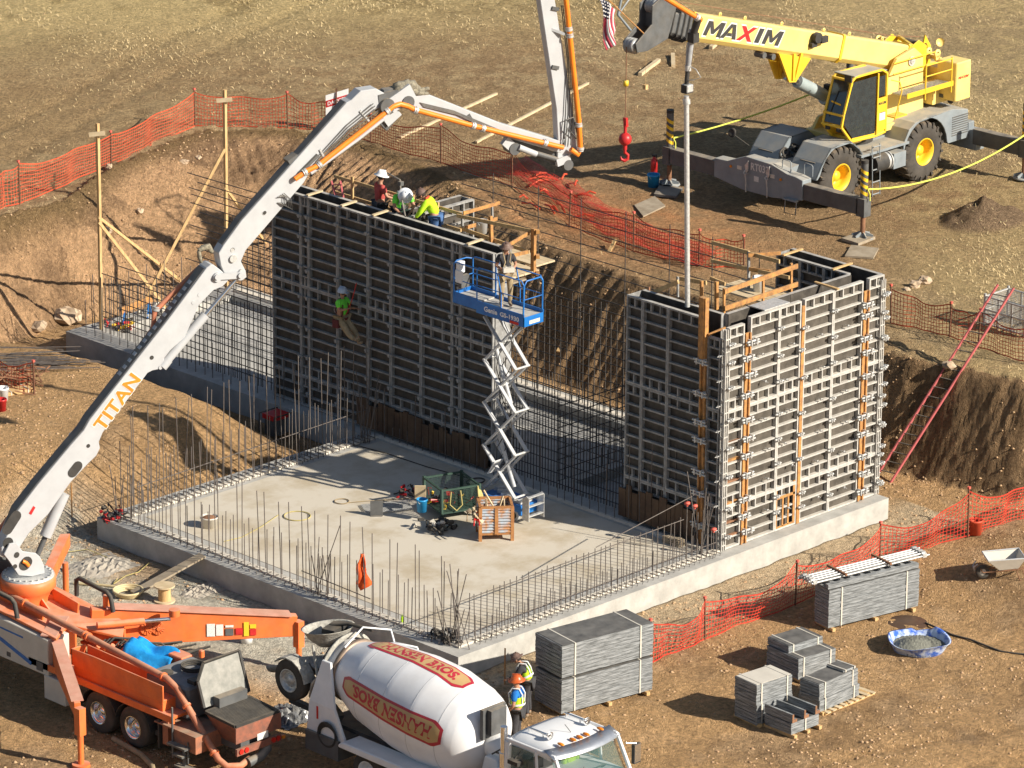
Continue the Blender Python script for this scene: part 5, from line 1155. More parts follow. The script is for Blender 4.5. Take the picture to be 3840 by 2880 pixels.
for y in (1.1, -.95):
    b = MB(); b.cyl((-4.4, y, 1.33-.05), (-4.43, y, 1.33-.05), .045, n=10); cp('marker_light', b, 'amber', parent=ob)
b = MB(); b.cyl((-4.15, -1.84, 1.2), (-4.15, -1.86, 1.2), .05, n=10); cp('marker_light', b, 'amber', parent=ob)
for y in (.75, -.6):
    b = MB(); b.bb((-4.41, y-.09, 1.25), (-4.4, y+.09, 1.37)); cp('headlamp', b, 'beige', parent=ob)
for y in (.42, -.45):
    b = MB(); b.prism([(-4.42, y-.07, 1.62), (-4.42, y+.07, 1.45), (-4.42, y+.02, 1.2), (-4.42, y-.06, 1.3)], (-.04, 0, 0)); 
    b.tube([(-4.46, y+.03, 1.3), (-4.5, y+.07, 1.22), (-4.5, y+.0, 1.16), (-4.5, y-.05, 1.22)], .022, 6)
    b.tube([(-4.5, y, 1.15), (-4.48, y-.02, .9), (-4.46, y, .6)], .02, 5); cp('tow_hook', b, 'galv', parent=ob)
for (x, y) in ((-4.2, -1.0), (-4.05, -1.75)):
    b = MB(); b.tube([(x, y-.17, 1.5), (x, y-.17, 1.82), (x, y-.12, 1.86), (x, y+.12, 1.88), (x, y+.17, 1.84), (x, y+.17, 1.52)], .018, 6); cp('grab_handle', b, 'cgrey')
b = MB(); b.tube([(-4.45, -1.65, .75), (-4.5, -1.65, .3), (-4.5, -1.2, .3), (-4.45, -1.2, .75)], .02, 6); b.bb((-4.55, -1.68, .72), (-4.4, -1.15, .76)); cp('bumper_step', b, 'cgrey')
b = MB()     # side ladder, tanks and box between the wheels
for x in (-.75, -.38): b.cyl((x, -1.62, .1), (x, -1.55, 1.75), .018, n=6)
for z in (.15, .55, .95, 1.35, 1.7): b.cyl((-.75, -1.6, z), (-.38, -1.6, z), .022, n=6)
cp('side_ladder', b, 'cgrey')
b = MB(); b.cyl((-.55, -1.35, 1.05), (.05, -1.35, 1.05), .3, n=22); cp('air_tank', b, 'black'); b = MB(); b.cyl((.06, -1.35, 1.05), (.16, -1.35, 1.05), .28, n=22); b.cyl((.2, -1.35, 1.05), (.24, -1.35, 1.05), .3, n=22); cp('filter', b, 'galv')
b = MB(); b.bb((.35, -1.55, .75), (.95, -.9, 1.25)); b.bb((.42, -1.555, .95), (.75, -1.55, 1.1)); cp('battery_box', b, 'cgrey', bevel=.015)
b = MB(); b.cyl((-3.1, 1.5, 1.6), (-3.4, 1.9, 1.95), .015, n=6); b.lathe((-3.42, 1.92, 2.0), (-1, 0, .3), [(0, .001), (.0, .15), (.03, .15), (.04, .1)], n=16); cp('wing_mirror', b, 'black')
b = MB(); r2 = random.Random(21)   # heap of shackles and slings between the wings
for i in range(8): p = Vector((-2.75+r2.uniform(-.25, .6), r2.uniform(-.2, .3), 1.3+r2.uniform(0, .4))); b.tube([p+Vector((cos(a)*.16, sin(a)*.1*r2.uniform(.5, 1.4), sin(a+i)*.12)) for a in [2*pi*k_/10 for k_ in range(11)]], .035, 6, False)
b.box((-2.6, 0, 1.2), (1.0, .55, .35)); cp('winch', b, 'black')
# superstructure
b = MB(); b.cyl((0, 0, 1.5), (0, 0, 1.72), .75, n=36); cp('slew_bearing', b, 'black')
b = MB()
b.prism([(-1.25, -.5, 1.72), (-1.25, .5, 1.72), (-.9, .75, 1.72), (2.4, .75, 1.72), (2.4, -.75, 1.72), (-.9, -.75, 1.72)], (0, 0, .2))
for y in (-.62, .5): b.prism([(-1.2, y, 1.9), (-.9, y, 2.3), (.4, y, 2.5), (1.5, y, 3.95), (2.35, y, 4.15), (2.8, y, 3.8), (2.9, y, 2.0), (2.9, y, 1.9)], (0, .12, 0))
b.prism([(1.2, -.4, 2.2), (1.2, .4, 2.2), (2.8, .4, 2.2), (2.8, -.4, 2.2)], (0, 0, .3)); cp('turret', b, 'cream', bevel=.012)
b = MB(); b.prism([(-1.32, -.55, 1.62), (-1.32, .55, 1.62), (-1.25, .75, 1.62), (-.3, .75, 1.62), (-.3, -.75, 1.62), (-1.25, -.75, 1.62)], (0, 0, .34)); cp('turret_nose', b, 'cream', bevel=.015)
b = MB(); b.cyl((2.2, -.66, 3.75), (2.2, -.64, 3.75), .16, n=18); b.cyl((2.2, -.69, 3.75), (2.2, -.66, 3.75), .09, n=12); cp('pivot_pin', b, 'galv')
# boom
e_ = atan2(2.92, 10.3); bd = Vector((-cos(e_), 0, sin(e_))); bu = Vector((sin(e_), 0, cos(e_))); b0 = Vector((2.2, 0, 3.78))
def BB(t, y, h): return b0+bd*t+Vector((0, y, 0))+bu*h
def bsec(name, t0, t1, w_, h_, mt, ch=.14, extra=None, parent=None, lab=None):
    pr = [(-w_, -h_+ch), (-w_, h_-.05), (-w_+.05, h_), (w_-.05, h_), (w_, h_-.05), (w_, -h_+ch), (w_-ch, -h_), (-w_+ch, -h_)]
    b = MB(); P0 = [BB(t0, y, h) for y, h in pr]; b.prism(P0, bd*(t1-t0)); return cp(name, b, mt, lab, bevel=.012, parent=parent)
bm = bsec('boom', -.25, 10.55, .34, .43, 'cream', lab='cream yellow main boom lettered MAXIM')
b = MB()
for t in (10.5, 3.2, -.2): 
    pr = [(-.37, -.33), (-.37, .42), (-.31, .47), (.31, .47), (.37, .42), (.37, -.33), (.24, -.46), (-.24, -.46)]; b.prism([BB(t, y, h) for y, h in pr], bd*.1)
cp('boom_collar', b, 'yellow', parent=bm)
for i, (t0, t1, s_) in enumerate(((10.55, 10.78, .97), (10.78, 10.98, .9), (10.98, 11.2, .84), (11.2, 11.45, .78))):
    bsec('boom_tip_section', t0, t1, .34*s_, .46*s_, 'dgrey', ch=.1)
    b = MB(); k_ = s_*1.06; pr = [(-.34*k_, -.4*k_), (-.34*k_, .46*k_), (.34*k_, .46*k_), (.34*k_, -.4*k_), (.2*k_, -.5*k_), (-.2*k_, -.5*k_)]; b.prism([BB(t1-.06, y, h) for y, h in pr], bd*.05); cp('boom_tip_collar', b, 'black')
b = MB()
for y in (-.27, .22): b.prism([BB(11.4, y, .5), BB(12.15, y, .75), BB(12.5, y, .45), BB(12.35, y, -.1), BB(12.9, y, -.75), BB(12.75, y, -1.0), BB(12.3, y, -.9), BB(11.5, y, -.45)], (0, .05, 0))
b.box(BB(11.9, 0, .1), (.5, .48, .5)); cp('boom_head', b, 'dgrey', bevel=.01)
for (t, h) in ((12.15, .45), (12.75, -.82)):
    b = MB()
    for y in (-.12, 0, .12): b.lathe(BB(t, y-.03, h), (0, 1, 0), [(0, .06), (0, .24), (.02, .2), (.04, .2), (.06, .24), (.06, .06)], n=22)
    cp('sheave', b, 'galv')
b = MB()     # lifting lugs, small fittings
for t in (1.2, 2.9, 4.2, 6.3, 8.1, 9.3): b.lathe(BB(t, -.25, .5), (0, 1, 0), [(0, .03), (0, .07), (.02, .07), (.02, .03)], n=10); b.box(BB(t, -.24, .45), (.1, .02, .08))
cp('lifting_lug', b, 'cream', parent=bm)
b = MB(); q = BB(4.75, -.42, .25); b.cyl(q, q-Vector((0, .14, 0)), .17, n=18); b.box(q-Vector((-.28, .1, .1)), (.3, .12, .2)); b.box(q-Vector((.1, .0, .22)), (.25, .12, .15)); cp('cable_reel', b, 'black')
# lettering on the near side
L0, L1_ = 10.15, 6.1
def bt(a, h, e=0): return BB(a, -.341-e, h)
lw = (L0-L1_-.35)/5
def italic(s, k_, wk, mt, bold, e, ex=0):
    G_ = {'M': [[(0, 0), (0, 1), (.27, 1), (.5, .48), (.73, 1), (1, 1), (1, 0), (.77, 0), (.77, .6), (.58, .16), (.42, .16), (.23, .6), (.23, 0)]],
          'A': [[(0, 0), (.34, 1), (.5, 1), (.5, .8), (.25, 0)], [(1, 0), (.66, 1), (.5, 1), (.5, .8), (.75, 0)], [(.32, .18), (.68, .18), (.61, .4), (.39, .4)]],
          'X': [[(0, 0), (.28, 0), (1, 1), (.72, 1)], [(.72, 0), (1, 0), (.28, 1), (0, 1)]], 'I': [[(.1, 0), (.9, 0), (.9, 1), (.1, 1)]]}[s]
    b = MB(); o = bt(L0-.1-lw*k_+ex, -.19-ex, e); xd = -bd*(lw*wk+2*ex); yd = bu*(.46+2*ex)+(-bd)*.17; n_ = Vector((0, -.004, 0))
    for pi_, pl in enumerate(G_): b.add([o+xd*x+yd*y+n_*(1+.3*pi_) for x, y in pl], [tuple(range(len(pl)))])
    return cp('lettering', b, mt, parent=bm)
for k_, ch_ in enumerate('MAXIM'):
    wk = {'M': .98, 'A': .92, 'X': .92, 'I': .3}[ch_]; kk = [0, 1.02, 1.98, 3.05, 3.55][k_]
    italic(ch_, kk*1.08, wk*1.12 if ch_ != 'I' else .38, wd, .022, .0015, .05)
    italic(ch_, kk*1.08, wk*1.12 if ch_ != 'I' else .38, 'red' if ch_ == 'X' else 'black', .022, .006)
# lift cylinder
b = MB(); b.cyl((-1.25, 0, 3.15), (-2.62, 0, 3.88), .2, n=22); b.cyl((-1.3, 0, 3.12), (-1.12, 0, 3.03), .23, n=22); cp('lift_cylinder', b, mat('cylinder_grey', (.33, .38, .38), (.27, .32, .32), sc=3, rough=.45))
b = MB(); b.cyl((-2.6, 0, 3.87), (-3.2, 0, 4.2), .14, n=18); cp('lift_rod', b, 'chrome'); b = MB(); b.cyl((-1.15, 0, 3.05), (.0, 0, 2.4), .22, n=18); b.box((-1.2, -.05, 3.35), (.18, .2, .35)); cp('cylinder_foot', b, 'black')
b = MB()
for y in (-.3, .22): b.prism([BB(6.2, y, -.42), BB(4.6, y, -.42), (-3.05, y, 4.0), (-3.35, y, 4.05)], (0, .08, 0)); b.beam(BB(5.5, y-.03, -.35), (-3.2, y-.03, 4.1), .05, .1); b.beam(BB(5.15, y-.03, -.3), (-3.1, y-.03, 4.1), .05, .1)
cp('cylinder_lug', b, 'yellow')
b = MB()
for t in (6.75, 6.3): b.cyl(BB(t, -.2, -.55), BB(t, .15, -.55), .1, n=12)
cp('work_lamp', b, 'dgrey')
# cab
cb0, cb1 = -1.35, -.55    # y range (near side)
out = [(-1.95, 2.95), (-2.05, 2.55), (-1.55, 2.0), (-.4, 1.95), (.1, 2.0), (.1, 3.9), (-.15, 4.05), (-1.45, 4.05), (-1.6, 3.95)]
b = MB(); b.prism([(-1.55, cb0, 2.0), (.1, cb0, 2.0), (.1, cb0, 2.1), (-1.5, cb0, 2.1)], (0, cb1-cb0, 0)); b.prism([(.05, cb0, 2.0), (.05, cb1, 2.0), (.05, cb1, 3.95), (.05, cb0, 3.95)], (.06, 0, 0)); b.prism([(-1.55, cb1-.05, 2.05), (.1, cb1-.05, 2.0), (.1, cb1-.05, 4.0), (-1.5, cb1-.05, 4.0), (-2.0, cb1-.05, 2.6)], (0, .05, 0)); cab2 = cp('cab', b, 'yellow')
b = MB()
for y in (cb0, cb1-.06):
    o2 = [(p[0], y, p[1]) for p in out]
    for a, c in zip(o2, o2[1:]+o2[:1]): b.beam(a, c, .07, .08, up=(0, 1, 0))
for a, c in (((-2.05, 2.55), 0), ((-1.6, 3.95), 0), ((-1.55, 2.0), 0), ((-1.97, 2.9), 0)): b.beam((a[0], cb0, a[1]), (a[0], cb1, a[1]), .08, .07)
b.beam((-.35, cb0-.03, 3.98), (-.35, cb0-.03, 2.0), .06, .05, up=(0, 1, 0)); cp('cab_frame', b, 'yellow', parent=cab2, bevel=.012)
b = MB(); b.prism([(-.33, cb0-.03, 2.1), (.1, cb0-.03, 2.1), (.1, cb0-.03, 3.15), (-.33, cb0-.03, 3.15)], (0, .03, 0)); sd2 = cp('side_panel', b, 'yellow', parent=cab2)
b = MB(); text_on(b, 'MAXIM', (-.3, cb0-.032, 2.93), (.36, 0, .0), (.02, 0, .09), .03, .004); b.bb((-.2, cb0-.035, 2.5), (.02, cb0-.03, 2.68)) ; cp('lettering', b, 'black', parent=sd2)
b = MB(); b.bb((-.24, cb0-.037, 2.42), (.04, cb0-.03, 2.66)); cp('notice', b, wd, parent=sd2)
b = MB(); b.prism([(-1.5, cb0-.02, 4.06), (.1, cb0-.02, 3.98), (.1, cb1+.02, 3.98), (-1.5, cb1+.02, 4.06)], (0, 0, .035)); cp('cab_roof', b, 'cgrey', parent=cab2, bevel=.01)
b = MB(); b.prism([(-2.03, cb0+.06, 2.62), (-1.62, cb0+.06, 3.9), (-1.62, cb1-.08, 3.9), (-2.03, cb1-.08, 2.62)], (-.01, 0, 0)); cp('windscreen', b, 'glass', parent=cab2)
b = MB(); b.prism([(-1.93, cb0, 2.62), (-1.5, cb0, 2.1), (-.42, cb0, 2.05), (-.42, cb0, 3.9), (-1.52, cb0, 3.9), (-1.9, cb0, 2.95)], (0, -.008, 0)); b.prism([(-.3, cb0-.01, 3.2), (.02, cb0-.01, 3.2), (.02, cb0-.01, 3.85), (-.3, cb0-.01, 3.85)], (0, -.006, 0)); cp('door_glass', b, 'glass', parent=cab2)
b = MB(); b.box((-1.85, cb0-.06, 4.1), (.05, .28, .22)); b.box((-1.98, cb0+.15, 2.42), (.08, .14, .1)); b.box((-1.98, cb1-.2, 2.42), (.08, .14, .1)); b.beam((-2.0, -.8, 2.8), (-1.75, -.95, 3.6), .02, .02); cp('cab_mirror', b, 'black', parent=cab2)
b = MB(); b.beam((-1.86, -1.15, 3.2), (-1.84, -.75, 3.25), .03, .05); b.box((-1.5, -.95, 2.7), (.3, .35, .6)); cp('seat', b, 'yellow', parent=cab2)
# rear machinery, winch, walkway, counterweight
b = MB(); b.prism([(2.5, -.35, 3.0), (3.3, -.35, 3.0), (3.3, -.35, 4.0), (2.9, -.35, 4.25), (2.55, -.35, 4.1)], (0, .05, 0)); b.prism([(2.5, .75, 3.0), (3.3, .75, 3.0), (3.3, .75, 4.0), (2.9, .75, 4.25), (2.55, .75, 4.1)], (0, .05, 0)); b.prism([(3.1, -.2, 3.2), (3.7, -.2, 3.2), (3.7, -.2, 3.9), (3.4, -.2, 4.3)], (0, .06, 0)); b.beam((2.6, -.3, 4.1), (3.2, .75, 4.1), .1, .12); cp('winch_frame', b, 'yellow', bevel=.01)
b = MB(); b.cyl((2.9, -.3, 3.6), (2.9, .75, 3.6), .3, n=22); b.cyl((3.4, -.2, 3.9), (3.4, .6, 3.9), .14, n=14); cp('winch_drum', b, 'black')
b = MB(); b.bb((2.0, .6, 3.0), (2.9, 1.5, 3.9)); cp('rear_cabinet', b, mat('olive_grey', (.33, .31, .24), (.26, .24, .18), sc=3, rough=.6, dust=.5), bevel=.02)
b = MB(); b.bb((1.0, -1.45, 2.95), (3.3, -.85, 2.98)); 
for i in range(22): b.bb((1.02+.105*i, -1.44, 2.98), (1.05+.105*i, -.86, 3.0))
cp('walkway', b, 'galv')
b = MB(); b.bb((1.0, -1.48, 2.9), (3.3, -1.45, 3.06))
for x in (1.9, 3.2): b.cyl((x, -1.47, 2.7), (x, -1.47, 3.85), .028, n=8)
for z in (3.45, 3.8): b.cyl((1.9, -1.47, z), (3.2, -1.47, z), .022, n=8); b.cyl((1.1, -.8, z+.1), (3.2, -.8, z+.1), .022, n=8)
b.tube([(.5, -1.4, 2.3), (.75, -1.45, 3.2), (.7, -1.4, 3.5), (.4, -1.3, 3.6)], .02, 6); b.bb((.4, -1.5, 2.38), (1.0, -1.1, 2.42)); cp('guard_rail', b, 'yellow')
b = MB(); b.prism([(3.0, -.9, 2.2), (3.0, .9, 2.2), (3.8, .9, 2.2), (3.8, -.9, 2.2)], (0, 0, .7)); cp('tail_frame', b, 'cream')
for y0, y1 in ((-1.55, -.75), (1.0, 2.2)):
    b = MB(); b.prism([(3.35, y0, 2.35), (3.35, y1, 2.35), (3.35, y1, 3.62), (3.35, y0, 3.62)], (.75, 0, 0)); cw_ = cp('counterweight', b, 'cream' if y0 < 0 else bpy.data.materials['olive_grey'], bevel=.03)
    if y0 < 0:
        b = MB(); text_on(b, 'MAXIM', (3.45, y0-.003, 3.08), (.5, 0, 0), (.02, 0, .09), .03, .004); cp('lettering', b, 'red', parent=cw_); b = MB(); b.bb((3.33+.0, -1.05, 2.4), (3.345, -.8, 2.52)); cp('notice', b, 'dgrey', parent=cw_)
b = MB(); b.bb((3.45, -.75, 2.35), (4.0, 1.0, 3.3)); b.beam((3.6, -.7, 3.55), (3.6, 1.9, 3.8), .08, .12); cp('counterweight_core', b, 'cream')
b = MB()
for y in (-.65, -.3, .9, 1.8): b.lathe((3.5, y, 3.75), (0, 1, 0), [(0, .06), (0, .14), (.06, .14), (.06, .06)], n=14); b.bb((3.42, y, 3.5), (3.58, y+.06, 3.75))
b.lathe((3.9, -.4, 4.0), (-.5, -.8, .3), [(0, .001), (0, .14), (.03, .14)], n=16); cp('lifting_eye', b, 'cream')
# wire rope, hook
hx = -10.6
tipS = BB(12.75, 0, -.82)+Vector((-.24, 0, 0)); b = MB(); b.cyl(tipS, (tipS.x, 0, 4.25), .014, n=6); b.cyl(BB(12.2, 0, .68), BB(.5, 0, .62), .012, n=6); b.cyl(BB(.5, 0, .62), (3.4, 0, 4.2), .012, n=6); cp('wire_rope', b, 'rust')
hx = tipS.x
b = MB(); b.lathe((hx, 0, 5.35), (0, 0, 1), [(-.08, .01), (-.08, .08), (.08, .08), (.08, .01)], n=14); cp('rope_weight', b, 'yellow')
b = MB(); b.beam((hx, 0, 4.28), (hx+.03, 0, 4.0), .12, .09); b.cyl((hx, 0, 4.05), (hx, 0, 3.8), .05, n=10); b.sph((hx, 0, 3.62), .2, 18, 12); b.cyl((hx, 0, 3.45), (hx, 0, 3.3), .065, n=10)
pts = [(hx, 0, 3.3), (hx, .0, 3.2), (hx+.08, -.05, 3.12), (hx+.06, -.06, 3.0), (hx-.02, 0, 2.95), (hx-.11, .04, 3.0), (hx-.12, .06, 3.09)]; b.tube(pts, [.05, .05, .05, .055, .055, .04, .015], 10); cp('hook_block', b, 'red')
b = MB(); t0 = BB(12.3, -.2, -.9); b.cyl(t0, (t0.x, t0.y, 5.2), .006, n=5); b.box((t0.x, t0.y, 5.15), (.12, .12, .14)); cp('limit_weight', b, 'lumber')
# folded lattice jib at the head
b = MB(); j0 = BB(12.3, .35, .5)
A_ = [BB(11.9, .3, .5), BB(12.2, .3, 1.6), BB(13.3, .3, 1.3), BB(13.3, .3, .0), BB(12.6, .3, -.4)]
for a, c in zip(A_[:-1], A_[1:]): b.cyl(a, c, .04, n=8)
b.cyl(BB(12.2, .3, 1.6), BB(13.3, .3, .0), .03, n=8); b.cyl(BB(11.9, .3, .5), BB(13.3, .3, 1.3), .03, n=8); cp('jib_frame', b, 'cgrey')
# flag, on a pole held by the boom head: stripes and canton are separate cloth areas
fl0 = GY(2300, 22, 15.0); fpz = thing('flag', 'American flag hanging from a slanting pole at the crane boom tip', 'flag', GY(2440, 160, 15.0))
b = MB(); b.cyl(GY(2262, -20, 15.0), GY(2450, 160, 15.0), .02, n=8); part('pole', b, M['orange_beam'], fpz, True)
fa = GY(2247, 0, 15.0); W_ = 26; H_ = 13
vs = []
for i in range(W_+1):
    for j in range(H_*2+1):
        u, v_ = i/W_, j/(H_*2)
        # hoist runs down the pole; fly hangs to the lower left
        p = GY(2247, -8, 15.0).lerp(GY(2318, 48, 15.0), v_)
        q = GY(2284, 192, 15.0).lerp(GY(2310, 118, 15.0), v_)
        c = p.lerp(q, u)+Vector((.1*sin(5*u+4*v_), .14*sin(6*v_+3*u)*u+.05*sin(14*v_), .03*sin(8*u)))
        vs.append(c)
def flagpart(name, sel, mt):
    b = MB(); fs = [(i*(H_*2+1)+j, (i+1)*(H_*2+1)+j, (i+1)*(H_*2+1)+j+1, i*(H_*2+1)+j+1) for i in range(W_) for j in range(H_*2) if sel(i, j)]
    used = sorted({k_ for f in fs for k_ in f}); mp = {k_: n for n, k_ in enumerate(used)}; b.add([vs[k_] for k_ in used], [tuple(mp[k_] for k_ in f) for f in fs], True)
    o = part(name, b, mt, fpz, True); o.modifiers.new('s', 'SOLIDIFY').thickness = .006; return o
canton = lambda i, j: i < 10 and j < 14
flagpart('red_stripes', lambda i, j: not canton(i, j) and (j//2) % 2 == 0, mat('flag_red', (.5, .05, .09), rough=.8))
flagpart('white_stripes', lambda i, j: not canton(i, j) and (j//2) % 2 == 1, mat('flag_white', (.75, .72, .7), rough=.8))
flagpart('canton', canton, mat('flag_blue', (.06, .07, .13), rough=.8))
b = MB()
for i in range(1, 10, 2):
    for j in range(1, 14, 2): b.sph(vs[i*(H_*2+1)+j]+Vector((-.02, -.02, 0)), .028, 5, 4)
part('stars', b, bpy.data.materials['flag_white'], fpz, True)
# ================================================================ SCISSOR LIFT
SX, SY = 7.86, 5.55
LT = thing('scissor_lift', 'blue scissor lift raised to full height beside the long wall form, one man aboard', 'scissor lift', (SX+.38, 6.4, .012))
def lp(name, mb, mt, label=None, bevel=0, parent=None): return part(name, mb, M[mt] if isinstance(mt, str) else mt, parent or LT, True, label, bevel)
b = MB(); b.bb((SX+.06, 5.65, .2), (SX+.7, 7.15, .48)); b.bb((SX+.02, 5.65, .3), (SX+.09, 7.2, .5)); b.bb((SX+.67, 5.65, .3), (SX+.74, 7.2, .5)); lp('base', b, 'blue', bevel=.012)
b = MB(); text_on(b, 'Genie', (SX+.018, 7.0, .36), (0, -.3, 0), (0, 0, .1), .02, .003); lp('lettering', b, 'white')
b = MB()
for i in range(5): b.box((SX+.2+.1*i, 6.0+.25*i, .52), (.16, .3, .08), .2*i)
b.bb((SX+.12, 5.7, .5), (SX+.6, 5.85, .6)); lp('hydraulic_tray', b, 'galv')
for y in (5.88, 6.95):
    for s, x in ((-1, SX+.05), (1, SX+.71)):
        b = MB(); b.lathe((x, y, .17), (s, 0, 0), [(-.1, .05), (-.1, .15), (-.08, .165), (-.01, .165), (0, .15), (0, .05)], n=22); w_ = lp('wheel', b, 'lgrey'); b = MB(); b.cyl((x, y, .17), (x+s*.012, y, .17), .09, n=18); lp('hub', b, 'black', parent=w_)
b = MB()
for x in (SX+.08, SX+.66): b.prism([(x, 5.35, .1), (x, 5.6, .12), (x, 5.6, .72), (x, 5.45, .82), (x, 5.35, .76)], (.02, 0, 0))
for z in (.22, .5, .76): b.bb((SX+.1, 5.36, z), (SX+.66, 5.45, z+.03))
lp('entry_ladder', b, 'galv')
yc, hw = 6.55, .60; n = 4; z0 = .62; z1 = 5.52; dz = (z1-z0)/n
for i in range(n):
    za, zb = z0+dz*i, z0+dz*(i+1)
    for s, x in ((0, SX+.14), (0, SX+.60)):
        b = MB(); b.beam((x, yc-hw, za), (x, yc+hw, zb), .05, .11, up=(1, 0, 0)); lp('scissor_arm', b, 'lgrey', bevel=.006)
        xi = x+.055 if x < SX+.38 else x-.055
        b = MB(); b.beam((xi, yc+hw, za), (xi, yc-hw, zb), .05, .11, up=(1, 0, 0)); lp('scissor_arm', b, 'lgrey', bevel=.006)
    b = MB(); 
    for y, z in ((yc, (za+zb)/2), (yc-hw, za), (yc+hw, za)): b.cyl((SX+.1, y, z), (SX+.66, y, z), .035, n=10)
    lp('pivot_pin', b, 'galv')
b = MB(); b.cyl((SX+.37, yc-.35, z0+.2), (SX+.37, yc+.3, z0+dz*1.4), .06, n=12); b.cyl((SX+.37, yc-.2, z0+dz*2+.1), (SX+.37, yc+.4, z0+dz*3.3), .06, n=12); lp('lift_ram', b, 'lgrey')
b = MB(); b.box((SX+.2, yc+.2, z0+.7), (.35, .5, .02), R=Matrix.Rotation(-1.0, 3, 'X')); lp('cross_plate', b, 'white')
b = MB()
for i in range(3): b.tube([(SX+.3+.05*i, yc+.3*sin(k_*1.1+i), z0+.3+.45*k_) for k_ in range(11)], .012, 5)
lp('hydraulic_lines', b, 'black')
px0, px1 = SX+.0, SX+.76; zf = 5.86
b = MB(); b.bb((px0, 5.52, zf-.25), (px0+.025, 7.33, zf+.1)); b.bb((px1-.025, 5.52, zf-.25), (px1, 7.33, zf+.1)); b.bb((px0, 5.52, zf-.25), (px1, 5.55, zf+.02)); b.bb((px0+.02, 7.3, zf-.18), (px0+.045, 8.25, zf+.14)); b.bb((px1-.045, 7.3, zf-.18), (px1-.02, 8.25, zf+.14)); b.bb((px0+.02, 8.23, zf-.1), (px1-.02, 8.25, zf+.14)); lp('platform_frame', b, 'blue', bevel=.005)
b = MB(); b.bb((px0+.025, 5.55, zf-.05), (px1-.025, 7.33, zf)); b.bb((px0+.045, 7.33, zf-.02), (px1-.045, 8.23, zf+.03)); lp('platform_floor', b, mat('worn_deck', (.48, .46, .42), (.35, .33, .3), sc=9, rough=.7))
b = MB(); text_on(b, 'Genie', (px0-.003, 7.02, zf-.14), (0, -.50, 0), (0, 0, .15), .03, .004); text_on(b, 'GS-1930', (px0-.003, 6.42, zf-.14), (0, -.72, 0), (0, 0, .13), .035, .004); lp('lettering', b, 'white'); b = MB(); b.bb((px0-.006, 5.72, zf-.235), (px0-.001, 6.05, zf-.16)); lp('decal', b, 'redlens'); b = MB(); b.bb((px0+.2, 5.514, zf-.2), (px0+.6, 5.52, zf-.1)); lp('decal', b, 'beige')
def rail(pts, r_=.019):
    b = MB(); b.tube(pts, r_, 8); lp('guard_rail', b, 'blue')
zt = zf+1.02
for x in (px0+.02, px1-.02):
    rail([(x, 5.56, zf-.1), (x, 5.56, zt-.1), (x, 5.64, zt), (x, 7.25, zt), (x, 7.32, zt-.08), (x, 7.32, zf)])
    rail([(x, 5.58, zf+.52), (x, 7.3, zf+.52)], .015); rail([(x, 6.55, zt), (x, 6.4, zf+.5), (x, 6.4, zf)], .018)
    rail([(x, 7.2, zt-.04), (x, 8.1, zt-.04), (x, 8.22, zt-.1)]); rail([(x, 7.32, zf+.5), (x, 8.22, zf+.5)], .015); rail([(x, 8.2, zf), (x, 8.2, zt-.1)], .018)
rail([(px0+.02, 8.2, zt-.1), (px0+.2, 8.28, zt-.06), (px1-.2, 8.28, zt-.06), (px1-.02, 8.2, zt-.1)]); rail([(px0+.02, 8.2, zf+.5), (px1-.02, 8.2, zf+.5)], .015)
rail([(px0+.02, 5.57, zf-.1), (px0+.03, 5.55, zt-.12), (px0+.12, 5.55, zt), (px1-.12, 5.55, zt), (px1-.03, 5.55, zt-.12), (px1-.02, 5.57, zf-.1)], .024); rail([(px0, 5.56, zf+.5), (px1, 5.56, zf+.5)], .015)
b = MB(); b.box((px0+.12, 8.05, zf+.85), (.2, .16, .32)); b.box((px0+.02, 8.0, zf+.6), (.03, .3, .36)); lp('control_box', b, 'white', bevel=.02)
b = MB(); b.box((px0+.3, 8.1, zf+.4), (.3, .12, .35)); lp('control_box', b, 'dgrey')
# ================================================================ PEOPLE
def skin_mesh(name, V_, E_, R_, mats, root=0, sub=1):
    me = bpy.data.meshes.new(name); me.from_pydata([tuple(v) for v in V_], E_, [])
    bm = bmesh.new(); bm.from_mesh(me); ly = bm.verts.layers.skin.verify(); bm.verts.ensure_lookup_table()
    for i, v in enumerate(bm.verts):
        r_ = R_[i]; v[ly].radius = r_ if isinstance(r_, tuple) else (r_, r_); v[ly].use_root = (i == root)
    bm.to_mesh(me); bm.free()
    o = bpy.data.objects.new(name, me); COL.objects.link(o)
    sk = o.modifiers.new('s', 'SKIN'); sk.branch_smoothing = .5
    sb_ = o.modifiers.new('u', 'SUBSURF'); sb_.levels = sub; sb_.render_levels = sub
    dg = bpy.context.evaluated_depsgraph_get(); dg.update(); r_ = bpy.data.meshes.new_from_object(o.evaluated_get(dg))
    bpy.data.objects.remove(o); r_.materials.clear()
    for m_ in (mats if isinstance(mats, (list, tuple)) else [mats]): r_.materials.append(m_)
    for p in r_.polygons: p.use_smooth = True
    r_.name = name; return r_
import bmesh
M['skin'] = mat('skin', (.42, .22, .14), (.36, .18, .11), rough=.6)
M['denim'] = mat('denim', (.07, .15, .32), (.04, .09, .22), sc=9, rough=.9)
M['khaki'] = mat('khaki_cloth', (.36, .28, .17), (.25, .19, .11), sc=6, rough=.9)
M['darkcloth'] = mat('dark_cloth', (.055, .055, .06), (.03, .03, .035), sc=6, rough=.9)
M['redshirt'] = mat('faded_red_cloth', (.48, .09, .07), (.36, .05, .05), sc=6, rough=.9)
M['lime'] = mat('hi_vis_yellow', (.55, .85, .02), (.42, .7, .02), sc=5, rough=.8)
M['green'] = mat('hi_vis_green', (.2, .85, .08), (.14, .65, .05), sc=5, rough=.8)
M['blueshirt'] = mat('blue_cloth', (.01, .16, .5), (.01, .1, .36), sc=5, rough=.9)
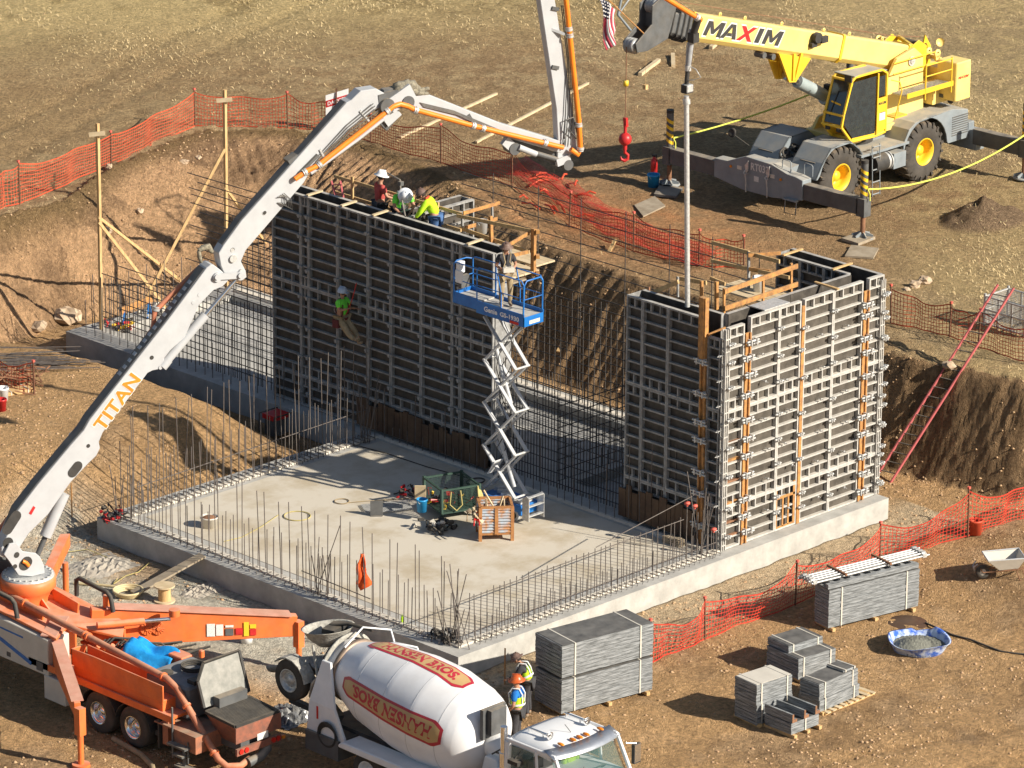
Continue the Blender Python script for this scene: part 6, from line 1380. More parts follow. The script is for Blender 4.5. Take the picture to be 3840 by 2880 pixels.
M['silver'] = mat('reflective_tape', (.7, .72, .72), (.55, .56, .56), rough=.4)
M['boot'] = mat('boot_leather', (.32, .25, .17), (.2, .15, .1), sc=9, rough=.9)
M['hair'] = mat('hair', (.03, .02, .015), rough=.8)
def person(label, loc, az, J=None, shirt='lime', sleeves='short', pants='denim', hat=('white', 'brim'), vest=None, boots='boot', scale=1.0, skinm='skin', group=None):
    t = thing('person', label, 'person', loc, az-pi/2, group)
    D = dict(pel=(0, 0, .95), spi=(0, 0, 1.14), che=(0, .01, 1.34), nek=(0, .0, 1.49), hed=(0, .03, 1.62), top=(0, .02, 1.73),
             sL=(-.18, 0, 1.42), sR=(.18, 0, 1.42), eL=(-.25, -.03, 1.15), eR=(.25, -.03, 1.15), wL=(-.25, .08, .92), wR=(.25, .08, .92),
             hL=(-.1, 0, .9), hR=(.1, 0, .9), kL=(-.12, .03, .5), kR=(.12, .03, .5), aL=(-.12, -.02, .09), aR=(.12, -.02, .09), tL=(-.13, .14, .04), tR=(.13, .14, .04))
    if J: D.update(J)
    D = {k_: Vector(v)*scale for k_, v in D.items()}; s = scale
    V_, E_, R_ = [], [], []
    def nv(p, r_): V_.append(Vector(p)); R_.append(r_); return len(V_)-1
    def ch(a, pts):
        for p, r_ in pts: b_ = nv(p, r_); E_.append((a, b_)); a = b_
        return a
    pel = nv(D['pel'], .125*s); che = ch(pel, [(D['spi'], .13*s), (D['che'], .15*s)]); nek = ch(che, [(D['nek'], .058*s)])
    hd = (D['top']-D['nek']).normalized()
    hc = D['hed']; ch(nek, [(hc-hd*.05*s, .068*s), (hc+hd*.03*s, .09*s), (D['top']-hd*.03*s, .07*s)])
    for S_ in 'LR':
        w_ = ch(che, [(D['s'+S_], .06*s), (D['e'+S_], .042*s), (D['w'+S_], .029*s)])
        k_ = ch(pel, [(D['h'+S_], .09*s), (D['k'+S_], .06*s), (D['a'+S_], .042*s), (D['t'+S_], .035*s)])
    body = bpy.data.objects.new('body', skin_mesh('body', V_, E_, R_, M[skinm], 0, 2)); COL.objects.link(body); body.parent = t
    # hands: palm, four fingers of unequal length bent at the knuckle, thumb from the side
    for S_ in 'LR':
        w_ = D['w'+S_]; d = (w_-D['e'+S_]).normalized(); sd_ = d.cross(Vector((0, 0, 1)))
        sd_ = sd_.normalized() if sd_.length > .1 else Vector((0, 1, 0)); up = sd_.cross(d)
        if S_ == 'L': sd_ = -sd_
        hv, he, hr = [w_-d*.01*s, w_+d*.04*s, w_+d*.075*s], [(0, 1), (1, 2)], [(.026*s, .018*s), (.036*s, .018*s), (.036*s, .016*s)]
        for i, L_ in enumerate((.07, .08, .075, .058)):
            o_ = sd_*(.026-.0175*i)*s; a = len(hv); p0 = w_+d*.085*s+o_
            hv += [p0, p0+d*L_*.55*s-up*.012*s, p0+d*L_*.85*s-up*.04*s]; he += [(2, a), (a, a+1), (a+1, a+2)]; hr += [.0095*s, .0085*s, .007*s]
        a = len(hv); hv += [w_+d*.03*s+sd_*.035*s, w_+d*.065*s+sd_*.055*s-up*.015*s]; he += [(1, a), (a, a+1)]; hr += [.011*s, .009*s]
        h_ = bpy.data.objects.new('hand', skin_mesh('hand', hv, he, hr, M[skinm], 1, 1)); COL.objects.link(h_); h_.parent = body
    fw = Vector((0, 1, 0)); fw = (fw-hd*fw.dot(hd)).normalized(); rt = fw.cross(hd)
    b = MB(); b.sph(hc+fw*.092*s-hd*.0*s, .017*s, 8, 6, (1, 1.3, 1.5)); b.sph(hc+rt*.085*s, .024*s, 8, 6, (.5, 1, 1.3)); b.sph(hc-rt*.085*s, .024*s, 8, 6, (.5, 1, 1.3)); part('nose_and_ears', b, M[skinm], body)
    b = MB(); b.sph(hc+fw*.083*s+rt*.033*s+hd*.028*s, .011*s, 8, 6); b.sph(hc+fw*.083*s-rt*.033*s+hd*.028*s, .011*s, 8, 6); b.beam(hc+fw*.088*s-rt*.022*s-hd*.045*s, hc+fw*.088*s+rt*.022*s-hd*.045*s, .008*s, .01*s); part('eyes_and_mouth', b, M['hair'], body)
    b = MB(); b.sph(hc-fw*.018*s+hd*.03*s, .1*s, 14, 10, (.95, 1, .95)); part('hair', b, M['hair'], body)
    e = .018*s
    V_, E_, R_ = [], [], []
    pel = nv(D['pel'].lerp(D['spi'], .15), .145*s+e*.3); che = ch(pel, [(D['spi'], .155*s+e*.4), (D['che'], .175*s+e*.5)]); ch(che, [(D['che'].lerp(D['nek'], .8), .066*s)])
    for S_ in 'LR':
        if sleeves == 'long': ch(che, [(D['s'+S_], .086*s+e*.5), (D['e'+S_], .062*s+e*.3), (D['e'+S_].lerp(D['w'+S_], .92), .038*s+e*.3)])
        else: ch(che, [(D['s'+S_], .088*s+e*.5), (D['s'+S_].lerp(D['e'+S_], .72), .064*s)])
    o = bpy.data.objects.new('shirt', skin_mesh('shirt', V_, E_, R_, M[shirt], 0, 2)); COL.objects.link(o); o.parent = t
    V_, E_, R_ = [], [], []
    pel = nv(D['pel'], .155*s+e*.2)
    for S_ in 'LR': ch(pel, [(D['h'+S_], .115*s), (D['k'+S_], .085*s), (D['a'+S_]+(D['k'+S_]-D['a'+S_])*.08, .062*s)])
    o = bpy.data.objects.new('trousers', skin_mesh('trousers', V_, E_, R_, M[pants], 0, 2)); COL.objects.link(o); o.parent = t
    for S_ in 'LR':
        V_, E_, R_ = [], [], []
        a = nv(D['a'+S_]+(D['k'+S_]-D['a'+S_])*.16, .056*s); ch(a, [(D['a'+S_], .056*s), (D['a'+S_].lerp(D['t'+S_], .5), .05*s), (D['t'+S_], .045*s)])
        o = bpy.data.objects.new('boot', skin_mesh('boot', V_, E_, R_, M[boots], 0, 2)); COL.objects.link(o); o.parent = t
    if vest:
        V_, E_, R_ = [], [], []
        a = nv(D['pel'].lerp(D['spi'], .2), .17*s); c_ = ch(a, [(D['spi'], .178*s), (D['che'], .197*s)])
        for S_ in 'LR': ch(c_, [(D['che'].lerp(D['s'+S_], .75), .09*s)])
        o = bpy.data.objects.new('hi_vis_vest', skin_mesh('hi_vis_vest', V_, E_, R_, M[vest], 0, 2)); COL.objects.link(o); o.parent = t
        b = MB(); ax = (D['che']-D['spi']).normalized()
        b.lathe(D['pel'].lerp(D['spi'], .8), ax, [(0, .187*s), (.05*s, .19*s)], n=24); b.lathe(D['pel'].lerp(D['spi'], .8), -ax, [(0, .186*s), (.0, .18*s)], n=24)
        for S_ in (-1, 1):
            sx = Vector((S_*.085*s, 0, 0)); b.tube([D['spi']+sx+Vector((0, .14*s, 0)), D['che']+sx+Vector((0, .16*s, .02)), D['che']+sx+Vector((0, .08*s, .15*s)), D['che']+sx+Vector((0, -.08*s, .15*s)), D['che']+sx+Vector((0, -.16*s, .02)), D['spi']+sx+Vector((0, -.14*s, 0))], .018*s, 6)
        part('reflective_tape', b, M['silver'], o)
    if hat:
        b = MB(); c0 = D['top']-hd*.075*s
        brim = .195 if hat[1] == 'brim' else .14
        b.lathe(c0, hd, [(.0, brim*s), (.012*s, brim*s), (.028*s, .135*s), (.07*s, .128*s), (.115*s, .1*s), (.145*s, .055*s), (.152*s, .001)], n=26); b.lathe(c0, hd, [(0, brim*s), (.003, .09*s)], n=26)
        b.beam(c0+hd*.13*s-fw*.09*s, c0+hd*.13*s+fw*.09*s, .03*s, .05*s, up=hd); b.beam(c0+fw*.15*s+hd*.02*s, c0+fw*.19*s+hd*.0*s, .12*s, .02*s, up=hd)
        part('hard_hat', b, M[hat[0]], t)
    return t, D
def dirang(dx, dy): return atan2(dy, dx)
M['hathy'] = mat('orange_hard_hat', (.55, .12, .03), (.45, .08, .02), rough=.35); M['hatw'] = mat('white_hard_hat', (.75, .76, .78), (.65, .66, .68), rough=.35); M['hatb'] = mat('blue_grey_hard_hat', (.42, .5, .6), (.36, .42, .5), rough=.4); M['hatbr'] = mat('mottled_brown_hat', (.2, .13, .1), (.1, .06, .05), sc=30, rough=.6)
PZ = 5.25
person('person in a faded red T-shirt and white hard hat, back turned, on the walkway', (11.38, 14.75, PZ), dirang(.9, -.35), dict(eR=(.3, .06, 1.2), wR=(.34, .28, 1.12), eL=(-.22, .1, 1.16), wL=(-.1, .33, 1.1), hed=(0, .05, 1.62), top=(.0, .06, 1.74)), shirt='redshirt', pants='darkcloth', hat=('hatw', 'brim'), scale=1.13)
person('person in a green vest bowed under a white hard hat, middle of the three', (11.42, 13.95, PZ), dirang(-.45, -.89), dict(pel=(0, -.08, .93), spi=(0, .0, 1.12), che=(0, .13, 1.27), nek=(0, .25, 1.34), hed=(0, .37, 1.38), top=(0, .47, 1.43), sL=(-.18, .16, 1.32), sR=(.18, .16, 1.32), eL=(-.26, .3, 1.08), eR=(.26, .3, 1.08), wL=(-.1, .45, .95), wR=(.12, .45, .95), hL=(-.1, -.06, .88), hR=(.1, -.06, .88)), shirt='green', sleeves='short', pants='darkcloth', hat=('hatw', 'brim'), vest='green', scale=1.14)
p3, D3 = person('person in a lime long-sleeved shirt and blue jeans leaning over the wall form', (11.55, 12.7, PZ), dirang(-.5, .86), dict(pel=(0, -.04, .94), spi=(0, .04, 1.12), che=(0, .15, 1.29), nek=(0, .24, 1.38), hed=(0, .32, 1.45), top=(0, .38, 1.54), sL=(-.18, .17, 1.34), sR=(.18, .17, 1.34), eL=(-.24, .3, 1.1), eR=(.24, .28, 1.1), wL=(-.2, .44, .92), wR=(.2, .42, .9), hL=(-.1, -.04, .89), hR=(.1, -.04, .89)), shirt='lime', sleeves='long', pants='denim', hat=('hatbr', 'cap'), scale=1.16)
b = MB(); b.tube([D3['nek']+Vector((-.14, -.05, .02)), D3['nek']+Vector((0, -.1, .06)), D3['nek']+Vector((.14, -.05, .02)), D3['nek']+Vector((.2, .02, -.04))], .04, 7); part('orange_neck_cloth', b, M['net'], p3)
# man hanging on the face of the form
p4, D4 = person('person in a bright green T-shirt hanging by a harness on the shaded wall form', (9.86, 14.72, 2.28), dirang(.15, -.98), dict(che=(0, -.02, 1.34), eR=(.24, .1, 1.2), wR=(.2, .3, 1.28), eL=(-.24, .08, 1.16), wL=(-.2, .3, 1.2), kL=(-.1, .38, .56), aL=(-.06, .52, .3), tL=(-.04, .66, .36), kR=(.12, .36, .52), aR=(.12, .56, .44), tR=(.12, .66, .56)), shirt='green', pants='khaki', hat=('hatb', 'cap'), scale=1.06)
b = MB(); b.tube([(-.16, .02, .98), (-.1, -.17, 1.2), (-.12, -.05, 1.48), (-.12, .12, 1.4), (-.14, .14, 1.15), (-.15, .05, 1.0)], .02, 6); b.tube([(.16, .02, .98), (.1, -.17, 1.2), (.12, -.05, 1.48), (.12, .12, 1.4), (.14, .14, 1.15), (.15, .05, 1.0)], .02, 6); b.lathe((0, 0, .95), (0, 0, 1), [(0, .175), (.07, .175)], n=20); b.box((-.2, -.05, .85), (.12, .2, .24)); b.box((.2, -.05, .85), (.12, .2, .24)); part('harness', b, mat('harness_strap', (.13, .03, .03), sc=4, rough=.9), p4)
b = MB(); b.tube([(0, .15, 1.1), (.05, .4, 1.6), (.1, .6, 2.15)], .014, 5); part('lanyard', b, M['red'], p4)
p5, D5 = person('person in a charcoal T-shirt and khaki trousers standing in the lift with a remote control', (8.27, 6.62, 5.862), dirang(-.55, -.83), dict(eL=(-.27, .02, 1.16), eR=(.27, .02, 1.16), wL=(-.12, .28, 1.1), wR=(.12, .28, 1.1)), shirt='darkcloth', pants='khaki', hat=('hatbr', 'brim'), scale=1.0)
b = MB(); b.box((0, .36, 1.14), (.3, .16, .12)); b.cyl((-.08, .36, 1.2), (-.08, .36, 1.26), .012); b.cyl((.08, .36, 1.2), (.08, .36, 1.26), .012); part('remote_control', b, M['beige'], p5)
b = MB(); b.tube([(-.1, .16, 1.5), (-.06, .2, 1.3), (-.12, .3, 1.2)], .018, 6); b.tube([(.1, .16, 1.5), (.06, .2, 1.3), (.12, .3, 1.2)], .018, 6); b.tube([(-.1, .16, 1.5), (-.09, -.02, 1.58), (.09, -.02, 1.58), (.1, .16, 1.5)], .018, 6); part('strap', b, M['khaki'], p5)
q = G(1940, 2546, 1.24)
person('person in an orange hard hat and hi-vis vest over blue beside the mixer truck', (q.x, q.y, ZL), dirang(-.45, .9), dict(eR=(.34, -.06, 1.16), wR=(.2, .1, .98), eL=(-.26, 0, 1.15), wL=(-.2, .14, .98)), shirt='blueshirt', pants='darkcloth', hat=('hathy', 'brim'), vest='lime', scale=1.1)
q = G(1978, 2452, 1.1)
person('person in a wide-brimmed hat and vest bending in the shade behind the big panel stack', (q.x+.08, q.y+.05, ZL), dirang(-.5, .86), dict(spi=(0, .04, 1.12), che=(0, .12, 1.29), nek=(0, .2, 1.4), hed=(0, .28, 1.5), top=(0, .34, 1.59), sL=(-.18, .14, 1.35), sR=(.18, .14, 1.35), eL=(-.24, .26, 1.12), wL=(-.2, .45, 1.05), eR=(.24, .2, 1.1), wR=(.2, .36, .98)), shirt='darkcloth', sleeves='long', pants='darkcloth', hat=('hatbr', 'brim'), vest='lime')
person('person in a lime shirt sitting at the wheel of the mixer truck cab', (MX+.45, -8.55, GZ+.85), dirang(0, -1), dict(pel=(0, 0, .75), spi=(0, .02, .95), che=(0, .02, 1.15), nek=(0, .02, 1.3), hed=(0, .05, 1.43), top=(0, .04, 1.54), sL=(-.18, .02, 1.23), sR=(.18, .02, 1.23), eL=(-.26, .12, 1.0), eR=(.26, .12, 1.0), wL=(-.16, .42, 1.0), wR=(.16, .42, 1.0), hL=(-.1, .05, .72), hR=(.1, .05, .72), kL=(-.14, .45, .74), kR=(.14, .45, .74), aL=(-.13, .5, .35), aR=(.13, .5, .35), tL=(-.13, .64, .32), tR=(.13, .64, .32)), shirt='lime', pants='denim', hat=None)
# ================================================================ WORK PLATFORMS
def plank_thing(name, label, cat, items, loc, group=None):
    t = thing(name, label, cat, loc, 0, group)
    for (nm, a, c, w_, h_, mt) in items:
        b = MB(); b.beam(a, c, w_, h_); part(nm, b, M[mt], t, True)
    return t
it = []
for i, x in enumerate((11.1, 11.38, 11.66)): it.append(('plank', (x, 9.3, PZ-.03), (x, 17.0, PZ-.03), .26, .045, 'lumber_old'))
for y in (16.4, 15.3, 13.9, 12.9): it += [('post', (11.86, y, 4.9), (11.86, y, 6.66), .09, .045, 'lumber')]
for z in (6.02, 6.5): it.append(('rail', (11.9, 12.0, z), (11.9, 17.2, z), .04, .09, 'lumber'))
for y in (16.9, 14.6, 12.3): it.append(('bracket', (11.0, y, PZ-.1), (11.95, y, PZ-.1), .05, .08, 'frame'))
it += [('bracket', (11.0, y, 4.7), (11.9, y, PZ-.1), .05, .05, 'frame') for y in (16.9, 14.6, 12.3)]
plank_thing('work_platform', 'narrow timber walkway with guard rails along the back of the long wall form', 'walkway', it, (11.4, 13, PZ))
def l1(x, y): return (960+x*.6026, 500+y*.6026)
it = []
for k_ in range(4): it.append(('plank', (11.15+.3*k_, 9.2, 5.42), (11.15+.3*k_, 12.2, 5.42), .28, .045, 'lumber_pale'))
for k_ in range(3): it.append(('plank', (12.4+.25*k_, 9.4, 5.47), (12.4+.25*k_, 11.6, 5.47), .24, .045, 'lumber_pale'))
P2 = GX(*l1(1725, 850), 12.0); P2t = GX(*l1(1725, 592), 12.0)
it += [('post', (12.0, P2.y, 5.3), (12.0, P2.y, P2t.z), .13, .09, 'orange_beam'), ('rail', G(*l1(1250, 512), 6.55), G(*l1(1735, 612), 6.55), .04, .1, 'lumber'), ('rail', G(*l1(1270, 590), 6.0), G(*l1(1700, 738), 6.0), .04, .1, 'lumber'),
       ('post', GX(*l1(1465, 680), 11.9), GX(*l1(1460, 515), 11.9), .1, .08, 'orange_beam'), ('post', GX(*l1(1285, 630), 12.2), GX(*l1(1283, 490), 12.2), .06, .05, 'frame'), ('post', GX(*l1(1470, 520), 13.2), GX(*l1(1468, 435), 13.2), .06, .05, 'frame'),
       ('rail', G(*l1(1290, 497), 6.6), G(*l1(1515, 432), 6.6), .04, .1, 'orange_beam'), ('rail', G(*l1(1550, 708), 6.5), G(*l1(1700, 618), 6.5), .04, .1, 'orange_beam'), ('rail', G(*l1(1590, 762), 6.0), G(*l1(1700, 735), 6.0), .04, .1, 'orange_beam'),
       ('rail', G(*l1(1300, 588), 6.0), G(*l1(1500, 530), 6.0), .04, .1, 'orange_beam')]
for y in (590, 745, 850): c_ = GX(*l1(1735, y+20), 12.0); it.append(('block', c_+Vector((.0, -.12, 0)), c_+Vector((.1, -.0, 0)), .1, .1, 'orange_beam'))
plank_thing('work_platform', 'railed timber work platform behind the right end of the long wall form', 'platform', it, (11.5, 10.5, 5.4))
def b3(x, y): return (2200+x*.6027, 800+y*.6027)
it = []
for k_ in range(5): it.append(('plank', (11.3, 1.35+.28*k_, 5.45), (15.7, 1.35+.28*k_, 5.45), .26, .045, 'lumber_old'))
for k_ in range(4): it.append(('plank', (14.5+.3*k_, 2.6, 5.48), (14.5+.3*k_, 4.6, 5.48), .28, .045, 'lumber_pale'))
Yr = 1.35
it += [('rail', GY(*b3(858, 487), Yr), GY(*b3(1312, 327), Yr), .045, .13, 'orange_beam'), ('rail', GY(*b3(858, 592), Yr), GY(*b3(1312, 440), Yr), .045, .13, 'orange_beam')]
for x, ya, yb in ((855, 640, 465), (1098, 600, 390), (1273, 560, 310)): it.append(('post', GY(*b3(x, yb), Yr+.06), GY(*b3(x, ya), Yr+.06), .05, .07, 'orange_beam'))
it += [('rail', GX(*b3(780, 182), 15.0), GX(*b3(1010, 245), 15.0), .045, .11, 'lumber'), ('rail', GX(*b3(1000, 248), 15.0), GX(*b3(1200, 300), 15.0), .045, .11, 'lumber'), ('rail', GX(*b3(775, 295), 15.0), GX(*b3(1260, 400), 15.0), .045, .1, 'lumber'), ('rail', G(*b3(1005, 262), 6.5), G(*b3(1208, 246), 6.5), .045, .1, 'orange_beam'), ('post', GX(*b3(1008, 520), 15.0), GX(*b3(1008, 238), 15.0), .05, .07, 'frame'),
       ('rail', G(*b3(1010, 345), 6.1), G(*b3(1140, 362), 6.1), .045, .1, 'orange_beam'), ('rail', GX(*b3(558, 402), 11.9), GX(*b3(745, 432), 11.9), .045, .11, 'lumber'), ('rail', GX(*b3(768, 402), 11.9), GX(*b3(862, 440), 11.9), .045, .1, 'lumber'), ('post', GX(*b3(715, 600), 11.3), GX(*b3(715, 420), 11.3), .07, .08, 'orange_beam'), ('post', GX(*b3(808, 620), 11.4), GX(*b3(808, 425), 11.4), .08, .09, 'orange_beam')]
plank_thing('work_platform', 'timber platform with orange guard rails inside the right-hand corner form', 'platform', it, (13.5, 2, 5.4))
it = [('rail', GX(*b3(392, 503), 11.2), G(*b3(570, 425), 6.9), .045, .11, 'lumber'), ('post', GX(*b3(388, 560), 11.2), GX(*b3(388, 458), 11.2), .04, .05, 'rust'), ('post', GX(*b3(567, 520), 11.2), GX(*b3(567, 395), 11.2), .05, .05, 'frame'), ('plank', (11.2, 1.6, 5.45), (11.2, 3.9, 5.45), .5, .045, 'lumber_old')]
plank_thing('guard_rail', 'small leaning timber guard rail at the left end of the corner form', 'guard rail', it, (11.2, 3.5, 5.45))
def bucket(name, label, c, r_, h_, mt, fill=None, handle=True):
    t = thing(name, label, 'bucket', c); b = MB(); b.lathe((0, 0, 0), (0, 0, 1), [(0, .001), (0, r_*.84), (h_*.86, r_*.97), (h_*.88, r_*1.05), (h_*.93, r_*1.05), (h_, r_), (h_, r_*.95), (h_*.3, r_*.88), (h_*.3, .001)], n=24); part('pail', b, M[mt] if isinstance(mt, str) else mt, t)
    if handle: b = MB(); b.tube([(cos(a)*r_*1.06, -sin(a)*r_*.4-.02, h_*.9-sin(a)*r_*.75) for a in [pi*k_/10 for k_ in range(11)]], .006, 5); part('handle', b, M['galv'], t)
    if fill: b = MB(); b.sph((0, 0, h_*.8), r_*.85, 12, 8, (1, 1, .35)); part('contents', b, M[fill] if isinstance(fill, str) else fill, t)
    return t
bucket('bucket', 'white bucket with red print on the platform inside the corner form', (15.0, 3.55, 5.5), .17, .42, 'white', None)
bucket('bucket', 'pale grey bucket on the platform behind the long wall form', GX(*l1(1405, 620), 12.3), .17, .38, 'lgrey')
# cable-wrapped concrete vibrator beside the three men
b = MB(); b.tube([GX(1438, 640, 11.9), GX(1500, 675, 11.5), GX(1503, 720, 11.2), GX(1506, 745, 11.1), GX(1515, 790, 10.8), GX(1520, 812, 10.7)], [.02, .025, .03, .03, .03, .025], 8); b.box(GX(1503, 688, 11.4), (.12, .12, .12)); b.box(GX(1513, 776, 11.0), (.1, .1, .12)); single('concrete_vibrator', b, M['dgrey'], 'dusty grey concrete vibrator hose held between the workers on the form', 'vibrator', loc=(11.3, 13.9, 6.4), world=True)
for x0, lab in ((1120, 'left'), (1158, 'right')):
    pass
b = MB()
for k_ in range(2):
    a = zL(0, 0); p0 = GX(960+.6026*(470+55*k_), 500+.6026*300, 11.6); p1 = GX(960+.6026*(495+50*k_), 500+.6026*(395+10*k_), 11.3); b.beam(p0, p1, .05, .07)
for k_ in range(3): p = GX(960+.6026*(483+4*k_), 500+.6026*(318+30*k_), 11.5); q = GX(960+.6026*(535+3*k_), 500+.6026*(320+30*k_), 11.5); b.cyl(p, q, .015, n=6)
single('ladder', b, mat('red_fibreglass', (.5, .13, .13), (.42, .1, .1), sc=5, rough=.6), 'short red ladder top showing above the left end of the long wall form', 'ladder', loc=(11.4, 15.8, 6.0), world=True)
# ================================================================ SAFETY FENCES
M['net_red'] = mat('red_orange_net', (.62, .05, .025), (.45, .03, .02), sc=2, rough=.6)
def fence(label, posts, hh, slump=None, group='orange safety fences round the excavation', cell=.1, seed=1, far=False, nm='net', tw=.0085):
    r2 = random.Random(seed); t = thing('safety_fence', label, 'fence', posts[0][0], 0, group)
    net = MB()
    for (p0, h0), (p1, h1) in zip([(p, h) for p, h in posts][:-1], [(p, h) for p, h in posts][1:]):
        L_ = (p1-p0).xy.length; nx_ = max(2, int(L_/cell)); nz_ = max(3, int(max(h0, h1)/cell*.8)); ph = r2.uniform(0, 6)
        side = Vector((p1.y-p0.y, p0.x-p1.x, 0)).normalized()
        def pt(u, v_):
            x = p0.x+(p1.x-p0.x)*u; y = p0.y+(p1.y-p0.y)*u; g = TH(x, y) if False else (p0.z+(p1.z-p0.z)*u)
            h = (h0+(h1-h0)*u)*(1-(.24 if nm == 'net_red' else .16)*4*u*(1-u)-.04*sin(9*u+ph)); lat = (.10*sin(u*7+ph)+.05*sin(u*19+2*ph))*(1-abs(v_-.5))*1.2*4*u*(1-u)
            return Vector((x, y, g+.03+h*v_))+side*(lat+(.22*v_*4*u*(1-u) if nm == 'net_red' else 0))
        P_ = [[pt(i/nx_, j/nz_) for j in range(nz_+1)] for i in range(nx_+1)]
        for i in range(nx_+1):
            for j in range(nz_):
                a, c = P_[i][j], P_[i][j+1]; d = (p1-p0).normalized()*tw; net.add([a-d, a+d, c+d, c-d], [(0, 1, 2, 3)])
        for j in range(nz_+1):
            w_ = Vector((0, 0, 0.018 if j in (0, nz_) else tw))
            for i in range(nx_):
                a, c = P_[i][j], P_[i+1][j]; net.add([a-w_, c-w_, c+w_, a+w_], [(0, 1, 2, 3)])
    part('net', net, M[nm], t, True)
    for p, h in posts:
        b = MB(); lx, ly = r2.uniform(-.04, .04), r2.uniform(-.04, .04); g = min(p.z, TH(p.x, p.y))-.1; b.beam((p.x, p.y, g), (p.x+lx, p.y+ly, p.z+h+.1), .035, .035); s_ = part('stake', b, M['stake'], t, True)
        b = MB(); b.box((p.x+lx, p.y+ly, p.z+h+.13), (.07, .07, .06)); part('cap', b, M['redcap'], s_, True)
    return t
def fp(x, y, ytop):
    p = T(x, y); # height so the top projects at ytop
    h = (y-ytop)/(F/((Vector(p)-Vector(CAM)).dot(Vector(_f))))/cos(PITCH); return (p, h)
fence('long orange mesh safety fence along the far left rim of the excavation', [fp(-60, 800, 650), fp(75, 766, 622), fp(417, 620, 510), fp(732, 474, 350), fp(1079, 483, 362), fp(1262, 492, 385)], 1, seed=2)
fence('sagging orange mesh safety fence slumped down the slope behind the long wall form', [fp(1262, 492, 385), fp(1390, 535, 440), fp(1654, 613, 482), fp(1921, 702, 580), fp(2135, 850, 735), fp(2375, 945, 812), fp(2620, 1000, 880), fp(2790, 1010, 900)], 1, seed=5)
fence('orange mesh safety fence on the rim right of the corner form, behind the red ladder', [fp(3340, 1215, 1085), fp(3560, 1262, 1150), fp(3668, 1305, 1175), fp(3900, 1375, 1245)], 1, seed=7)
fence('bright orange mesh safety fence running past the panel stacks in the right foreground', [fp(2440, 2490, 2340), fp(2644, 2400, 2255), fp(2981, 2270, 2118), fp(3300, 2110, 1975), fp(3629, 2013, 1845), fp(3900, 1930, 1770)], 1, seed=9, nm='net_red', tw=.0095)

b = MB(); r2 = random.Random(3)      # loose heap of netting on the slope
for k_ in range(14):
    p = T(1980+r2.uniform(-70, 220), 690+r2.uniform(-20, 130)); q = p+Vector((r2.uniform(-.8, .8), r2.uniform(-.8, .8), .12)); b.tube([p+Vector((0, 0, .05)), (p+q)/2+Vector((0, 0, .12)), q], .035, 5)
netheap = single('netting_heap', b, M['net'], 'loose heap of orange netting crumpled on the slope beside the hook', 'netting', loc=T(2020, 750), world=True, kind='stuff')
def zt(p): return Vector((p.x, p.y, TH(p.x, p.y)))
la = [(1900, 660), (2030, 735), (2160, 830), (2300, 900), (2450, 965), (2620, 1020)]; lb_ = [(1975, 600), (2120, 690), (2260, 775), (2410, 850), (2560, 905), (2700, 960)]
PA = [T(*p) for p in la]; PB_ = [T(*p) for p in lb_]; net = MB(); nx_, nz_ = 110, 20; r2 = random.Random(4)
def at(L_, u): k_ = min(len(L_)-2, int(u*(len(L_)-1))); return L_[k_].lerp(L_[k_+1], u*(len(L_)-1)-k_)
def lp_(i, j):
    u, v_ = i/nx_, j/nz_; p = at(PA, u).lerp(at(PB_, u), v_); z = TH(p.x, p.y)+.06+.09*abs(sin(11*u+5*v_))+.07*sin(23*u-7*v_)**2; return Vector((p.x+.04*sin(17*v_+9*u), p.y+.05*sin(21*u), z))
PP = [[lp_(i, j) for j in range(nz_+1)] for i in range(nx_+1)]
for i in range(nx_+1):
    for j in range(nz_):
        a, c = PP[i][j], PP[i][j+1]; d = Vector((.0, .010, 0)); net.add([a-d, a+d, c+d, c-d], [(0, 1, 2, 3)])
for j in range(nz_+1):
    for i in range(nx_):
        a, c = PP[i][j], PP[i+1][j]; d = Vector((.010, 0, 0)); net.add([a-d, c-d, c+d, a+d], [(0, 1, 2, 3)])
single('fallen_netting', net, M['net_red'], 'wide run of red-orange netting fallen flat on the slope behind the forms', 'netting', loc=PA[0], world=True)
# danger sign
q = T(1262, 492)+Vector((0, 0, 1.0)); t = thing('warning_sign', 'white and red danger sign wired to the orange fence', 'sign', T(1262, 492))
b = MB(); a = radians(44.66-90+8); xd = Vector((cos(a), sin(a), .28)); yd = Vector((-.1, -.1, .95)); o_ = q-xd*.35-yd*.4; b.prism([o_, o_+xd*.75, o_+xd*.75+yd*.75, o_+yd*.75], xd.cross(yd).normalized()*-.02); part('board', b, M['white'], t, True)
n_ = xd.cross(yd).normalized()*.004
b = MB(); b.prism([o_+yd*.3+n_, o_+xd*.75+yd*.3+n_, o_+xd*.75+yd*.55+n_, o_+yd*.55+n_], n_); part('red_band', b, M['red'], t, True)
b = MB(); text_on(b, 'DANGER', o_+yd*.36+xd*.06+n_*2.5, xd*.63, yd*.14, .02, .003); part('lettering', b, M['white'], t, True)
b = MB(); b.beam(T(1262, 492), q+yd*.5, .04, .04); part('stake', b, M['stake'], t, True)
